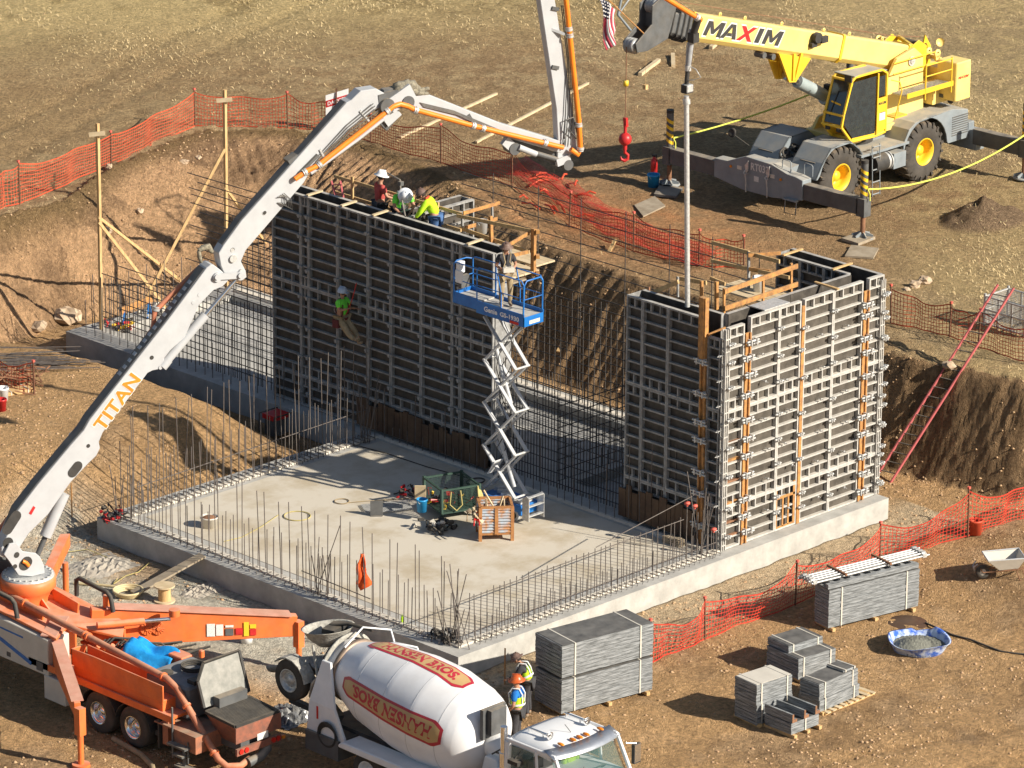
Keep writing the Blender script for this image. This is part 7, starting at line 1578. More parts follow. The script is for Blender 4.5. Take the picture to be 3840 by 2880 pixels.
# ================================================================ PANEL STACKS
M['pan'] = mat('grey_form_boards', (.30, .315, .325), (.09, .097, .1), sc=5, rough=.75, stretch=(.55, .55, 6.5), lo=.38, hi=.62, dust=.25, dcol=(.3, .29, .27))
M['pan2'] = mat('dark_form_board_face', (.09, .09, .088), (.045, .045, .045), sc=4, rough=.55, dust=.3, dcol=(.3, .28, .25))
def stack(label, A, yaw, L_, W_, z0, tiers, seed, straps=2, group='bundles of form panels stored in the yard', pallet=True, topmat=None, gap=.0, lay=.09):
    """tiers: list of (x0, x1, y0, y1, z0, z1) in the stack's frame (origin near corner A)"""
    r2 = random.Random(seed); t = thing('panel_stack', label, 'panel stack', (A[0], A[1], z0), yaw, group)
    for (x0, x1, y0, y1, za, zb) in tiers:
        n = max(1, round((zb-za)/lay)); h = (zb-za)/n; b = MB()
        for i in range(n):
            j = lambda: r2.uniform(-.008, .008)
            b.bb((x0+j(), y0+j(), za+h*i), (x1+j(), y1+j(), za+h*(i+1)-.012))
        part('panel_bundle', b, M['pan'], t)
        b = MB(); b.bb((x0+.02, y0+.02, zb-.006), (x1-.02, y1-.02, zb+.003)); part('top_sheet', b, topmat or M['pan2'], t)
        for k_ in range(straps):
            x = x0+(x1-x0)*(.14+.72*k_/(max(1, straps-1))) if straps > 1 else (x0+x1)/2
            b = MB(); w_ = .02; b.bb((x-w_, y0-.018, za), (x+w_, y0-.011, zb+.01)); b.bb((x-w_, y0-.018, zb+.004), (x+w_, y1+.018, zb+.012)); b.bb((x-w_, y1+.011, za), (x+w_, y1+.018, zb+.01)); part('strap', b, M['beige'], t)
    if pallet:
        b = MB(); 
        for fx in (.03, .5, .92): b.bb((L_*fx, -.08, -.0-.0), (L_*fx+.1, W_+.05, .09))
        part('bearer', b, M['lumber'], t)
    return t
ya = atan2(-.49, 2.8)
stack('largest grey panel stack, two strapped bundles high, beside the mixer cab', (.13, -3.5), ya, 2.8, 1.1, ZL, [(0, 2.8, 0, 1.13, .1, .98), (0, 2.8, 0, 1.13, 1.05, 1.9)], 1)
b = MB(); A_ = G(2106, 2424, 1.28)
yb = atan2(-.61, 2.93); q = T(3105, 2370); BX, BY = q.x, q.y
tB = stack('long grey panel stack carrying a layer of notched panels and a bundle of pipes', (BX, BY), yb, 2.95, .6, TH(BX, BY), [(0, 2.95, 0, .6, .1, 1.15)], 2, gap=0)
b = MB(); b.bb((-.05, -.02, 1.19), (2.9, .1, 1.32)); b.bb((-.05, .5, 1.19), (2.9, .6, 1.32)); b.bb((-.05, .0, 1.19), (2.9, .58, 1.22))
for i in range(9): x = .1+.33*i; b.bb((x, .1, 1.22), (x+.06, .5, 1.31)); b.prism([(x+.0, .1, 1.322), (x+.14, .1, 1.322), (x+.1, .22, 1.326), (x+.04, .22, 1.326)], (0, 0, -.004))
part('ribbed_panel', b, M['pan'], tB)
tP = thing('pipe_bundle', 'bundle of long galvanised props with collars lying on the notched panels', 'pipe bundle', (BX, BY+.1, TH(BX, BY)+1.36), yb)
r2 = random.Random(6)
for i in range(9):
    b = MB(); y = .02+.062*i; z = .04+.05*(i % 2); x0 = -.5+r2.uniform(-.05, .05); b.cyl((x0, y, z), (3.3+r2.uniform(-.1, .1), y+r2.uniform(-.03, .03), z+.02), .026, n=8); o = part('pipe', b, M['galv'], tP)
    b = MB(); b.box((x0+.1, y, z+.02), (.12, .07, .09)); b.box((3.2, y, z+.03), (.13, .075, .1)); part('collar', b, M['galv'], o)
for x in (.55, 2.0): b = MB(); b.beam((x, -.12, .12), (x, .7, .12), .06, .06); part('bearer', b, M['rust'], tP)
stack('square grey panel stack with a dusty board on top, leftmost of the small stacks', (3.12, -7.28), -.1, 1.2, .82, ZL, [(0, 1.18, 0, .8, .06, .6), (-.02, 1.16, 0, .8, .6, 1.13)], 3, straps=2, topmat=M['beige'])
stack('stepped grey panel stack, rearmost of the small stacks', (6.02, -6.08), -.12, 1.25, 1.2, ZL, [(0, 1.25, 0, 1.2, .08, .64), (.05, 1.2, .45, 1.25, .64, .84)], 4)
stack('grey panel stack on a broken pallet, rightmost of the small stacks', (4.78, -7.86), .03, 1.95, .68, ZL, [(0, 1.55, -.02, .66, .1, .42), (.0, 1.5, 0, .62, .42, .84), (1.0, 1.48, .05, .6, .84, .9)], 5)
tF = stack('low panel stack with three upturned channel panels on a pallet, frontmost of all', (3.22, -8.34), -.03, 1.0, .92, ZL, [(0, .98, 0, .9, .1, .4)], 6, straps=1)
for i, x in enumerate((.0, .42, .82)):
    b = MB(); b.bb((x, -.02, .42), (x+.16, .92, .5)); b.bb((x, -.02, .5), (x+.05, .92, .64)); part('channel_panel', b, M['pan'], tF); b = MB(); b.bb((x-.003, -.03, .42), (x+.163, -.02, .5)); b.bb((x-.003, -.03, .5), (x+.053, -.02, .64)); part('rusty_end', b, M['rust'], tF)
# pallet under the right stack
tp = thing('pallet', 'pale timber pallet sticking out under the right-hand small stack', 'pallet', (4.9, -7.98, ZL), .03)
b = MB()
for k_ in range(3): b.bb((0, .3*k_-.0, .0), (1.95, .3*k_+.09, .07))
part('bearer', b, M['lumber'], tp); b = MB()
for k_ in range(9): b.bb((.02+.22*k_, -.06, .07), (.14+.22*k_, .75, .09))
part('deck_boards', b, M['lumber_pale'], tp)
# ================================================================ YARD THINGS
def z3(x, y): return (2400+x*.651, 1900+y*.651)
c = G(*z3(1605, 815), ZL); t = thing('tub', 'round blue and white plastic pool used as a tub for grey gravel', 'tub', (c.x, c.y, TH(c.x, c.y)))
vs = []; n = 40; b = MB()
for ring, (r_, z) in enumerate(((.66, 0.0), (.74, .14), (.8, .27), (.83, .28), (.78, .27), (.7, .12), (.66, .06))):
    for i in range(n):
        a = 2*pi*i/n; wv = .05*sin(3*a+1)+(.16 if 0.2 < a < .9 else 0)*(-1 if ring >= 2 else 0)*.6; vs.append((cos(a)*(r_+.02*sin(5*a)), sin(a)*(r_+.02*cos(4*a)), z+(wv if 1 < ring < 6 else 0)))
b.add(vs, [(k_*n+i, k_*n+(i+1) % n, (k_+1)*n+(i+1) % n, (k_+1)*n+i) for k_ in range(6) for i in range(n)], True)
part('shell', b, mat('pool_plastic', (.5, .58, .72), (.04, .12, .5), sc=3.5, rough=.4, lo=.42, hi=.55), t)
b = MB()
vs = []; n = 26
for i in range(n+1):
    for j in range(n+1):
        x, y = (i/n*2-1)*.68, (j/n*2-1)*.68; r_ = hypot(x, y); z = .09+.16*max(0, 1-((x+.12)/.5)**2-((y-.1)/.45)**2)+random.uniform(0, .02); vs.append((x, y, z if r_ < .7 else .02))
b.add(vs, [(i*(n+1)+j, (i+1)*(n+1)+j, (i+1)*(n+1)+j+1, i*(n+1)+j+1) for i in range(n) for j in range(n) if hypot((i+.5)/n*2-1, (j+.5)/n*2-1) < 1]); part('gravel', b, mat('grey_gravel', (.22, .22, .18), (.1, .1, .085), sc=40, rough=.95), t)
def zR(x, y): return (3000+x*.7235, 1000+y*.7235)
c = T(*zR(1060, 1610)); t = thing('wheelbarrow', 'pale grey wheelbarrow with a rusty frame at the right edge', 'wheelbarrow', (c.x, c.y, c.z), radians(-45+8))
b = MB(); tp_ = [(-.55, -.35, .62), (.45, -.38, .66), (.45, .38, .66), (-.55, .35, .62)]; bt_ = [(-.2, -.2, .3), (.3, -.22, .34), (.3, .22, .34), (-.2, .2, .3)]
for i in range(4): k_ = (i+1) % 4; b.add([tp_[i], tp_[k_], bt_[k_], bt_[i]], [(0, 1, 2, 3)])
b.add(bt_, [(0, 1, 2, 3)]); o = part('tray', b, M['beige'], t); o.modifiers.new('s', 'SOLIDIFY').thickness = .02
b = MB()
for i in range(4): k_ = (i+1) % 4; b.cyl(tp_[i], tp_[k_], .018, n=8)
part('tray_rim', b, M['lgrey'], t)
w_ = MB(); w_.lathe((-.6, -.05, .19), (0, 1, 0), [(0, .09), (0, .17), (.03, .19), (.07, .19), (.1, .17), (.1, .09)], n=24); o = part('wheel', w_, M['tyre'], t); w_ = MB(); w_.cyl((-.6, -.04, .19), (-.6, .04, .19), .09, n=14); part('hub', w_, M['beige'], o)
for s in (-1, 1): b = MB(); b.tube([(-.68, s*.07, .3), (-.6, s*.08, .19), (.3, s*.26, .3), (1.05, s*.3, .58)], .018, 8); part('handle', b, M['rust'], t); b = MB(); b.tube([(.25, s*.22, .3), (.35, s*.28, .0), (.5, s*.28, .02), (.4, s*.24, .33)], .015, 6); part('leg', b, M['rust'], t)
b = MB(); b.tube([(-.78, .12, .45), (-.86, .05, .35), (-.82, 0, .2), (-.86, -.05, .35), (-.78, -.12, .45)], .016, 6); part('nose_guard', b, M['lgrey'], t)
c = T(*zR(908, 1385)); bucket('bucket', 'bright orange bucket beside the fence stake at right', (c.x, c.y, c.z), .2, .42, 'net', handle=False)
b = MB(); p_ = [T(*z3(x, y))+Vector((0, 0, .03)) for x, y in ((1645, 675), (1700, 700), (1800, 745), (1900, 770), (2000, 810), (2080, 840), (2150, 850), (2230, 858))]; b.tube(p_, .028, 8); single('hose', b, M['black'], 'dark hose snaking from the wet patch to the right edge', 'hose', loc=p_[0], world=True)
b = MB(); c = T(*z3(1540, 668)); b.lathe(c+Vector((0, 0, -.03)), (0, 0, 1), [(.02, .55), (.045, .5), (.05, .001)], n=24); wp = single('wet_patch', b, mat('wet_earth', (.1, .055, .03), (.07, .04, .025), sc=5, rough=.5), 'small round patch of dark wet earth at the end of the hose', 'wet patch', loc=c, world=True)
wp.scale = (1, 1, 1)
# red ladder leaning against the bank
def rails_ladder(label, base, top, wv, n, mt, loc, extra=0):
    t = thing('ladder', label, 'ladder', loc); base = Vector(base); top = Vector(top); wv = Vector(wv)
    for s in (-.5, .5): b = MB(); b.beam(base+wv*s, top+wv*s, .035, .085, up=wv.cross(top-base)); part('rail', b, mt, t, True)
    for i in range(1, n): p = base.lerp(top, i/n); b = MB(); b.cyl(p-wv*.5, p+wv*.5, .017, n=8); part('rung', b, M['dgrey'], t, True)
    return t
lb = G(1908*K, 1035*K, -.62); zt_ = -.62
d_ = (_r*.53+np.array([cos(YAW), sin(YAW), 0])*.29); d_ = Vector((d_[0], d_[1], .80)).normalized()
ltop = lb+d_*6.5; wv = Vector((-.6, .62, -.0)).normalized()*.4
mlad = bpy.data.materials['red_fibreglass']
rails_ladder('long red extension ladder leaning against the bank right of the corner form', lb+Vector((-.15, -.1, 0)), ltop+Vector((-.15, -.1, 0)), Vector((_r[0]*.42-cos(YAW)*.3, _r[1]*.42-sin(YAW)*.3, 0)), 21, mlad, lb)
# wire basket at the right edge
c = T(3690, 1222); t = thing('mesh_basket', 'galvanised wire mesh basket cut by the right picture edge, beyond the fence', 'basket', c, radians(-90))
b = MB(); BL, BW, BH = 1.5, 1.05, .9
for (x, y) in ((0, 0), (BL, 0), (0, BW), (BL, BW)): b.beam((x, y, 0), (x, y, BH+.08), .06, .06)
for z in (.08, .5, BH):
    for a, c_ in (((0, 0), (BL, 0)), ((BL, 0), (BL, BW)), ((BL, BW), (0, BW)), ((0, BW), (0, 0))): b.beam((*a, z), (*c_, z), .035, .04)
for x in (.5, 1.0): b.beam((x, 0, 0), (x, 0, BH), .035, .035); b.beam((x, BW, 0), (x, BW, BH), .035, .035)
part('frame', b, M['galv'], t)
def mesh_panel(t, a, u, v_, nu, nv_, mt, name='mesh_panel', w_=.005):
    b = MB(); a = Vector(a); u = Vector(u); v_ = Vector(v_)
    for i in range(nu+1): b.beam(a+u*i/nu, a+u*i/nu+v_, w_*2, w_*2)
    for j in range(nv_+1): b.beam(a+v_*j/nv_, a+v_*j/nv_+u, w_*2, w_*2)
    return part(name, b, M[mt], t)
mesh_panel(t, (0, 0, .08), (BL, 0, 0), (0, 0, .8), 30, 16, 'galv'); mesh_panel(t, (0, 0, .08), (0, BW, 0), (0, 0, .8), 20, 16, 'galv'); mesh_panel(t, (0, BW, .08), (BL, 0, 0), (0, 0, .8), 30, 16, 'galv')
# ================================================================ TIMBER POSTS
def tall_post(label, base, ytop_px, braces, loc_x):
    t = thing('timber_post', label, 'timber post', base, 0, 'braced timber posts beside the left wing')
    lo_, hi_ = 0, 12
    for _ in range(40):
        mid = (lo_+hi_)/2; P_ = np.array([base[0], base[1], base[2]+mid])-CAM; yy = 1440-F*(P_ @ CU)/(P_ @ _f)
        if yy > ytop_px: lo_ = mid
        else: hi_ = mid
    h = lo_; b = MB(); b.beam(base, (base[0]+.02, base[1], base[2]+h*.55), .09, .09); part('post', b, M['lumber'], t, True); b = MB(); b.beam((base[0]+.05, base[1]+.03, base[2]+h*.5), (base[0]+.02, base[1], base[2]+h), .09, .09); part('post', b, M['lumber'], t, True)
    a = Vector((base[0], base[1], base[2]+h-.3)); s_ = Vector((_r[0], _r[1], .1))*.24; b = MB(); b.beam(a-s_-Vector((.06, .06, 0)), a+s_-Vector((.06, .06, 0)), .04, .13); part('crosspiece', b, M['lumber_pale'], t, True)
    for (zf_, end) in braces: b = MB(); b.beam((base[0]-.04, base[1]-.04, base[2]+zf_), end, .045, .09); part('brace', b, M['lumber'], t, True)
    return t
p1 = G(380, 1234, .01); tall_post('tall braced timber post with a crosspiece, nearest the left picture edge', p1, 463, [(3.55, G(681, 1056, .05)), (3.4, G(633, 1168, .05))], 0)
p2_ = G(850, 1085, .01); tall_post('tall braced timber post with a crosspiece, just left of the boom', p2_, 337, [(4.55, G(551, 1113, .05)), (3.3, G(1015, 936, .05))], 0)
b = MB(); a = T(2092, 1337); c = T(2307, 928); b.beam(a+Vector((0, 0, .15)), c+Vector((0, 0, .25)), .1, .05); single('timber_plank', b, M['lumber'], 'long pale plank leaning on the ridged bank between the two wall forms', 'plank', loc=a, world=True)
for (x0, y0, x1, y1, w_, lab) in ((1500, 522, 1862, 357, .09, 'long pale plank lying on the field behind the boom, nearer the middle'), (1785, 540, 2205, 318, .09, 'longest pale plank lying on the field behind the upright boom section'), (2400, 285, 2470, 232, .14, 'thick short timber lying left of the steel pipe on the field'), (2525, 255, 2523, 210, .14, 'short timber block standing out alone on the field right of the thick one'), (2665, 186, 2682, 172, .14, 'small timber block just under the crane boom')):
    a, c = T(x0, y0), T(x1, y1); b = MB(); b.beam(a+Vector((0, 0, .06)), c+Vector((0, 0, .06)), w_, .07 if w_ < .1 else .12); single('timber_plank', b, M['lumber_pale'], lab, 'plank', loc=a, world=True, group=None)
# ramp plank from ground to slab
a, c = G(500, 2225, ZL+.08), G(760, 2082, .05); b = MB(); b.beam(a, c, .3, .05); single('ramp_plank', b, M['lumber_old'], 'wide weathered plank ramp leaning on the footing near the pump truck', 'plank', loc=a, world=True)
# ================================================================ THINGS ON THE SLAB
def zb(x, y): return (1500+x*.5118, 1700+y*.5118)
SZ = .014
n0, n1, n2 = G(*zb(305, 505), SZ), G(*zb(520, 482), SZ), G(*zb(95, 430), SZ)
o_ = Vector((n0.x, n0.y, SZ)); ux = G(*zb(525, 470), SZ)-o_; ux = ux.normalized()*1.12; vy = Vector((-ux.y, ux.x, 0)).normalized()*1.15
t = thing('tool_basket', 'green wire mesh tool basket on the slab holding hoses and tools', 'basket', o_)
b = MB()
for p in (o_, o_+ux, o_+vy, o_+ux+vy): b.beam(p, p+Vector((0, 0, .95)), .07, .07)
for z in (.25, .9):
    for p, q in ((o_, o_+ux), (o_+ux, o_+ux+vy), (o_+ux+vy, o_+vy), (o_+vy, o_)): b.beam(p+Vector((0, 0, z)), q+Vector((0, 0, z)), .05, .05)
gm_ = mat('dark_green_paint', (.045, .085, .065), (.03, .06, .045), sc=6, rough=.6); M['dgreen'] = gm_; part('frame', b, gm_, t, True)
for a, u in ((o_, ux), (o_+ux, vy), (o_+ux+vy, -ux)):
    b = MB(); 
    for i in range(29): b.beam(a+u*i/28+Vector((0, 0, .26)), a+u*i/28+Vector((0, 0, .88)), .007, .007)
    for j in range(15): b.beam(a+Vector((0, 0, .26+.044*j)), a+u+Vector((0, 0, .26+.044*j)), .007, .007)
    part('mesh_panel', b, gm_, t, True)
b = MB(); b.prism([o_+Vector((0, 0, .22)), o_+ux+Vector((0, 0, .22)), o_+ux+vy+Vector((0, 0, .22)), o_+vy+Vector((0, 0, .22))], (0, 0, .04)); part('floor', b, gm_, t, True)
hm = mat('yellow_hose', (.5, .42, .16), (.4, .33, .12), sc=8, rough=.7)
b = MB(); p = o_+ux*.97+Vector((-.05, -.03, .9))
for i in range(6): b.tube([p+Vector((.02*i, .02*i, 0)), p+Vector((-.05+.03*i, -.08, -.25)), p+Vector((.0+.03*i, -.1, -.55)), p+Vector((.05+.01*i, -.04, -.72))], .02, 6)
b.tube([o_+ux*.25+Vector((-.04, -.04, .85)), o_+ux*.22+Vector((-.07, -.07, .5)), o_+ux*.4+Vector((-.07, -.07, .3)), o_+ux*.55+Vector((-.07, -.07, .45)), o_+ux*.5+Vector((-.04, -.04, .85))], .018, 6); single('hose', b, hm, 'yellow hose draped over the corner of the green basket', 'hose', loc=o_+ux, world=True)
def clutter(name, label, cat, c, r_, n, mats, seed, h=.2):
    r2 = random.Random(seed); t = thing(name, label, cat, c); 
    for mi, m_ in enumerate(mats):
        b = MB()
        for i in range(n):
            p = Vector((r2.gauss(0, r_*.45), r2.gauss(0, r_*.45), r2.uniform(.02, h))); k_ = r2.random()
            if k_ < .4: b.box(p, (r2.uniform(.05, .2), r2.uniform(.04, .12), r2.uniform(.03, .1)), R=Euler((r2.uniform(-.6, .6), r2.uniform(-.6, .6), r2.uniform(0, 3))).to_matrix())
            elif k_ < .7: b.tube([p, p+Vector((r2.uniform(-.15, .15), r2.uniform(-.15, .15), .05)), p+Vector((r2.uniform(-.3, .3), r2.uniform(-.3, .3), -p.z+.02))], .02, 6)
            else: b.rock(p, r2.uniform(.05, .1), r2.random())
        part(['bag', 'tool', 'strap', 'rag'][mi % 4], b, M[m_] if isinstance(m_, str) else m_, t)
    return t
ctr = o_+ux*.5+vy*.5
clutter('tools', 'jumble of red and yellow hand tools inside the green basket', 'tools', ctr+Vector((-.1, .1, .27)), .6, 9, ['black', 'yellow', 'red', 'darkcloth'], 1, .25)
bucket('bucket', 'bright blue bucket standing in the green basket', G(*zb(160, 425), .27), .15, .36, 'lblue')
c = G(*zb(148, 340), .45); b = MB(); b.box((0, 0, .22), (.3, .03, .42), R=Euler((.25, 0, .0)).to_matrix()); b.box((0, .2, .1), (.3, .25, .16)); single('timber_offcuts', b, M['lumber_pale'], 'pale plywood offcuts standing in the green basket behind the blue bucket', 'offcuts', loc=(c.x, c.y, .45), rz=-.8)
clutter('tool_bags', 'black and white tool belts heaped on the slab in front of the green basket', 'tool bags', G(*zb(290, 560), SZ), .4, 12, ['black', 'darkcloth', 'beige', 'black'], 2, .28)
clutter('harness_gear', 'red and black safety gear lying left of the green basket', 'safety gear', G(*zb(75, 310), SZ), .3, 7, ['black', 'red'], 3, .25)
clutter('bags', 'black tool bags heaped on the front corner of the footing', 'tool bags', G(1675, 2400, 0.0), .45, 14, ['black', 'darkcloth', 'black'], 4, .25)
clutter('bags', 'red and black bags and cords heaped on the left corner of the footing', 'tool bags', G(415, 1945, 0.0), .4, 12, ['black', 'red', 'darkcloth'], 5, .25)
clutter('tools', 'red power tools and yellow drill on the far left wing slab', 'tools', G(415, 1230, .0)+Vector((.2, -.3, 0)), .5, 12, ['red', 'black', 'yellow'], 6, .25)
clutter('hose_heap', 'black hoses and white rags dumped inside the wing behind the gap', 'hoses', (12.5, 5.4, -.3), .7, 16, ['black', 'lgrey', 'darkcloth'], 8, .3)
clutter('scrap', 'grey and blue tarpaulins and gear at the back of the left wing', 'scrap', G(560, 1200, .0)+Vector((.8, .5, 0)), .9, 12, ['lgrey', 'black', 'lgrey', 'beige'], 9, .2)
# folded mesh and steel plate
c = G(1200+.678*400, 1400+.678*745, SZ); t = thing('mesh_ramp', 'expanded metal ramp lying left of the green basket', 'ramp', c, radians(-30))
mesh_panel(t, (-.8, -.35, .05), (1.3, 0, 0), (0, .7, .0), 30, 16, 'galv')
c = G(1412, 1935, SZ); b = MB(); b.box((0, 0, .22), (.34, .04, .44)); b.box((0, .1, .01), (.3, .3, .02)); single('steel_plate', b, M['dgrey'], 'upright dark steel plate at the left end of the metal ramp', 'plate', loc=c, rz=radians(-42))
# rusty bin
c = G(*zb(705, 640), SZ); rzb = YAW-pi/2+radians(6)
t = thing('rusty_bin', 'rusty corrugated steel bin with blue paint remnants beside the scissor lift', 'bin', c, rzb)
wR_, dR_, hR_ = .86, .75, .95; rm = mat('rusty_blue_bin', (.36, .42, .48), (.42, .2, .08), sc=4.5, rough=.85, lo=.42, hi=.58)
b = MB(); z = .22
for i in range(9):
    zz = z+.08*i
    for (x0, y0, x1, y1) in ((-wR_/2, 0, wR_/2, 0), (wR_/2, 0, wR_/2, dR_), (wR_/2, dR_, -wR_/2, dR_), (-wR_/2, dR_, -wR_/2, 0)): b.cyl((x0, y0, zz+.04), (x1, y1, zz+.04), .042, n=8)
part('walls', b, rm, t); b = MB()
for (x, y) in ((-wR_/2, 0), (wR_/2, 0), (wR_/2, dR_), (-wR_/2, dR_)): b.beam((x, y, 0), (x, y, hR_), .09, .09)
for (x0, y0, x1, y1) in ((-wR_/2, 0, wR_/2, 0), (wR_/2, 0, wR_/2, dR_), (wR_/2, dR_, -wR_/2, dR_), (-wR_/2, dR_, -wR_/2, 0)): b.beam((x0, y0, hR_), (x1, y1, hR_), .07, .06); b.beam((x0, y0, .2), (x1, y1, .2), .05, .06)
b.beam((0, -.02, .2), (0, -.02, hR_), .09, .08, up=(0, 1, 0)); b.bb((-wR_/2, 0, .2), (wR_/2, dR_, .24)); part('frame', b, mat('orange_rust', (.42, .2, .07), (.3, .13, .05), sc=8, rough=.9), t)
b = MB(); r2 = random.Random(12)
for i in range(7): b.beam((r2.uniform(-.3, .3), r2.uniform(.1, .6), .3), (r2.uniform(-.35, .35), r2.uniform(.1, .6), r2.uniform(.9, 1.25)), .05, .03)
single('timber_offcuts', b, M['lumber_pale'], 'pale wood scraps sticking out of the rusty bin', 'offcuts', loc=c, rz=rzb)
clutter('harness_gear', 'red gear and leather bags hung on the left side of the rusty bin', 'safety gear', c+Vector((-.33, .36, .55)), .2, 7, ['red', 'lumber_pale', 'boot'], 14, .35)
# pail on the slab and hose rings
c = G(785, 1975, SZ); t = bucket('plaster_tub', 'squat cream tub holding odds and ends at the left of the slab', c, .24, .3, 'beige', fill='rust', handle=False)
b = MB(); c = G(1115, 1937, SZ); b.tube([c+Vector((cos(a)*.36, sin(a)*.36, .02)) for a in [2*pi*i/30 for i in range(31)]], .014, 6, False); b.tube([G(*p, SZ+.02) for p in ((1045, 1930), (980, 1975), (905, 2015), (840, 2030))], .01, 5); single('hose', b, hm, 'thin hose laid in a ring on the middle left of the slab', 'hose', loc=c, world=True)
b = MB(); c = G(1282, 1882, SZ); b.tube([c+Vector((cos(a)*.2, sin(a)*.2, .02)) for a in [2*pi*i/24 for i in range(25)]], .014, 6, False); b.tube([G(*p, SZ+.02) for p in ((1300, 1885), (1380, 1878), (1450, 1874), (1540, 1868))], .012, 5); single('hose', b, M['khaki'], 'thin hose with a small ring running to the green basket', 'hose', loc=c, world=True)
b = MB(); c = G(1783, 1808, SZ); b.tube([c+Vector((cos(a)*.3, sin(a)*.2, .03)) for a in [2*pi*i/24 for i in range(25)]], .02, 6, False); b.tube([G(*p, SZ+.02) for p in ((1765, 1795), (1600, 1750), (1450, 1700), (1300, 1660))], .014, 5); single('cable', b, M['black'], 'black cable coiled in the shade beside the scissor lift', 'cable', loc=c, world=True)
# orange vest hung on a bar
t0 = GX(1360, 2075, .66); vs = []; b = MB(); n = 12
for i in range(n+1):
    for j in range(7):
        u, v_ = i/n, j/6-.5; w_ = .04+.2*u; vs.append((t0.x+v_*w_*1.2+.05*sin(6*v_+4*u), t0.y+v_*w_*-1.2+.04*sin(9*u+5*v_), t0.z-1.02*u*(1-.18*abs(v_)*2)))
b.add(vs, [(i*7+j, i*7+j+1, (i+1)*7+j+1, (i+1)*7+j) for i in range(n) for j in range(6)], True); o = single('jacket', b, mat('orange_cloth', (.85, .13, .02), (.6, .07, .015), sc=5, rough=.85), 'bright orange jacket hanging from a rebar near the front of the slab', 'jacket', loc=t0, world=True); o.modifiers.new('s', 'SOLIDIFY').thickness = .03
# small packs on the slab near the corner form
c = G(2525, 2040, SZ); b = MB()
for i in range(4): b.bb((-.3, -.12, .05*i), (.3, .12, .05*i+.035)); b.bb((-.2, -.12, .05*i+.035), (-.1, .12, .05*i+.05)); b.bb((.1, -.12, .05*i+.035), (.2, .12, .05*i+.05))
single('board_pile', b, M['lumber_old'], 'small pile of dark boards on the slab at the foot of the corner form', 'boards', loc=c, rz=radians(90))
for (x, y) in ((2575, 1895), (2606, 1905), (2675, 1990)):
    pass
caps = []
for i, (x, y, lab) in enumerate(((2577, 1890, 'red plastic cap on a bar by the corner form, leftmost of three'), (2605, 1900, 'red plastic cap on a bar by the corner form, middle of three'), (2676, 1988, 'red plastic cap on a bar by the corner form, lowest of three'))):
    p = GX(x, y, 9.7); b = MB(); b.lathe((0, 0, 0), (0, 0, 1), [(-.06, .03), (0, .03), (0, .08), (.05, .08), (.06, .001)], n=12); t = thing('capped_bar', lab, 'rebar cap', p); part('cap', b, M['redcap'], t); b = MB(); b.cyl((0, 0, -p.z), (0, 0, -.05), .0125, n=6); part('bar', b, M['rebar'], t)
b = MB(); c = G(1508, 2340, .0); b.cyl((0, 0, 0), (0, 0, .2), .035, n=12); b.cyl((0, 0, .2), (0, 0, .26), .015, n=8); single('bottle', b, M['lime'], 'small yellow-green drink bottle on the front left edge of the footing', 'bottle', loc=c)
# ================================================================ LEFT SIDE AND REAR
t = thing('generator', 'portable generator in a tubular frame beside the slab, in the shade of the long form', 'generator', T(1035, 1640)); c = t.location; ROOTS[t.name] = Matrix.Translation(c)
b = MB()
for s in (-.32, .32): b.tube([(-.35, s, 0), (-.35, s, .75), (.35, s, .75), (.35, s, 0)], .025, 6)
part('frame', b, M['black'], t); b = MB(); b.box((0, 0, .35), (.5, .4, .45)); part('engine', b, M['dgrey'], t); b = MB(); b.box((0, 0, .68), (.6, .5, .14)); part('fuel_tank', b, M['red'], t)
c = T(70, 1480); t = thing('lumber_bundle', 'short strapped bundle of pale boards at the left edge', 'lumber', c, radians(-10))
for i in range(4):
    for j in range(2): b = MB(); b.bb((-.5+.05*i, .11*i, .06*j), (.5+.04*i, .11*i+.1, .06*j+.055)); part('board', b, M['lumber'], t)
for x in (-.25, .3): b = MB(); b.bb((x, -.012, 0), (x+.03, -.004, .13)); b.bb((x, -.012, .122), (x+.03, .45, .13)); part('strap', b, M['beige'], t)
c = T(10, 1500); bucket('bucket', 'white bucket cut by the left edge, above the red can', (c.x, c.y, c.z), .18, .38, 'white'); c = T(5, 1540); t = bucket('fuel_can', 'red can at the left picture edge', (c.x, c.y, c.z), .16, .36, 'red')
c = T(60, 1450); b = MB(); r2 = random.Random(8)
for i in range(46): a = r2.uniform(0, pi); L_ = r2.uniform(.4, .8); p = Vector((r2.gauss(0, .45), r2.gauss(0, .3), r2.uniform(.05, .45))); b.beam(p-Vector((cos(a), sin(a), .2))*L_/2, p+Vector((cos(a), sin(a), .3))*L_/2, .03, .03)
single('stake_pile', b, M['rust'], 'tangled pile of rusty stakes behind red netting at the left edge', 'stakes', loc=c, kind='stuff')
fence('short piece of red safety netting on a stake at the left picture edge', [fp(-60, 1450, 1340), fp(128, 1482, 1368)], 1, seed=12, group=None)
c = T(140, 1370); b = MB()
for i in range(40): a = r2.gauss(-.75, .12); L_ = r2.uniform(1.5, 3.0); p = Vector((r2.gauss(0, .5), r2.gauss(0, .5), .03+.004*i)); b.beam(p-Vector((cos(a), sin(a), 0))*L_/2, p+Vector((cos(a), sin(a), 0))*L_/2, .02, .02)
single('bar_pile', b, M['rebar'], 'loose pile of long steel bars in the shade at the far left', 'steel bars', loc=c, kind='stuff')
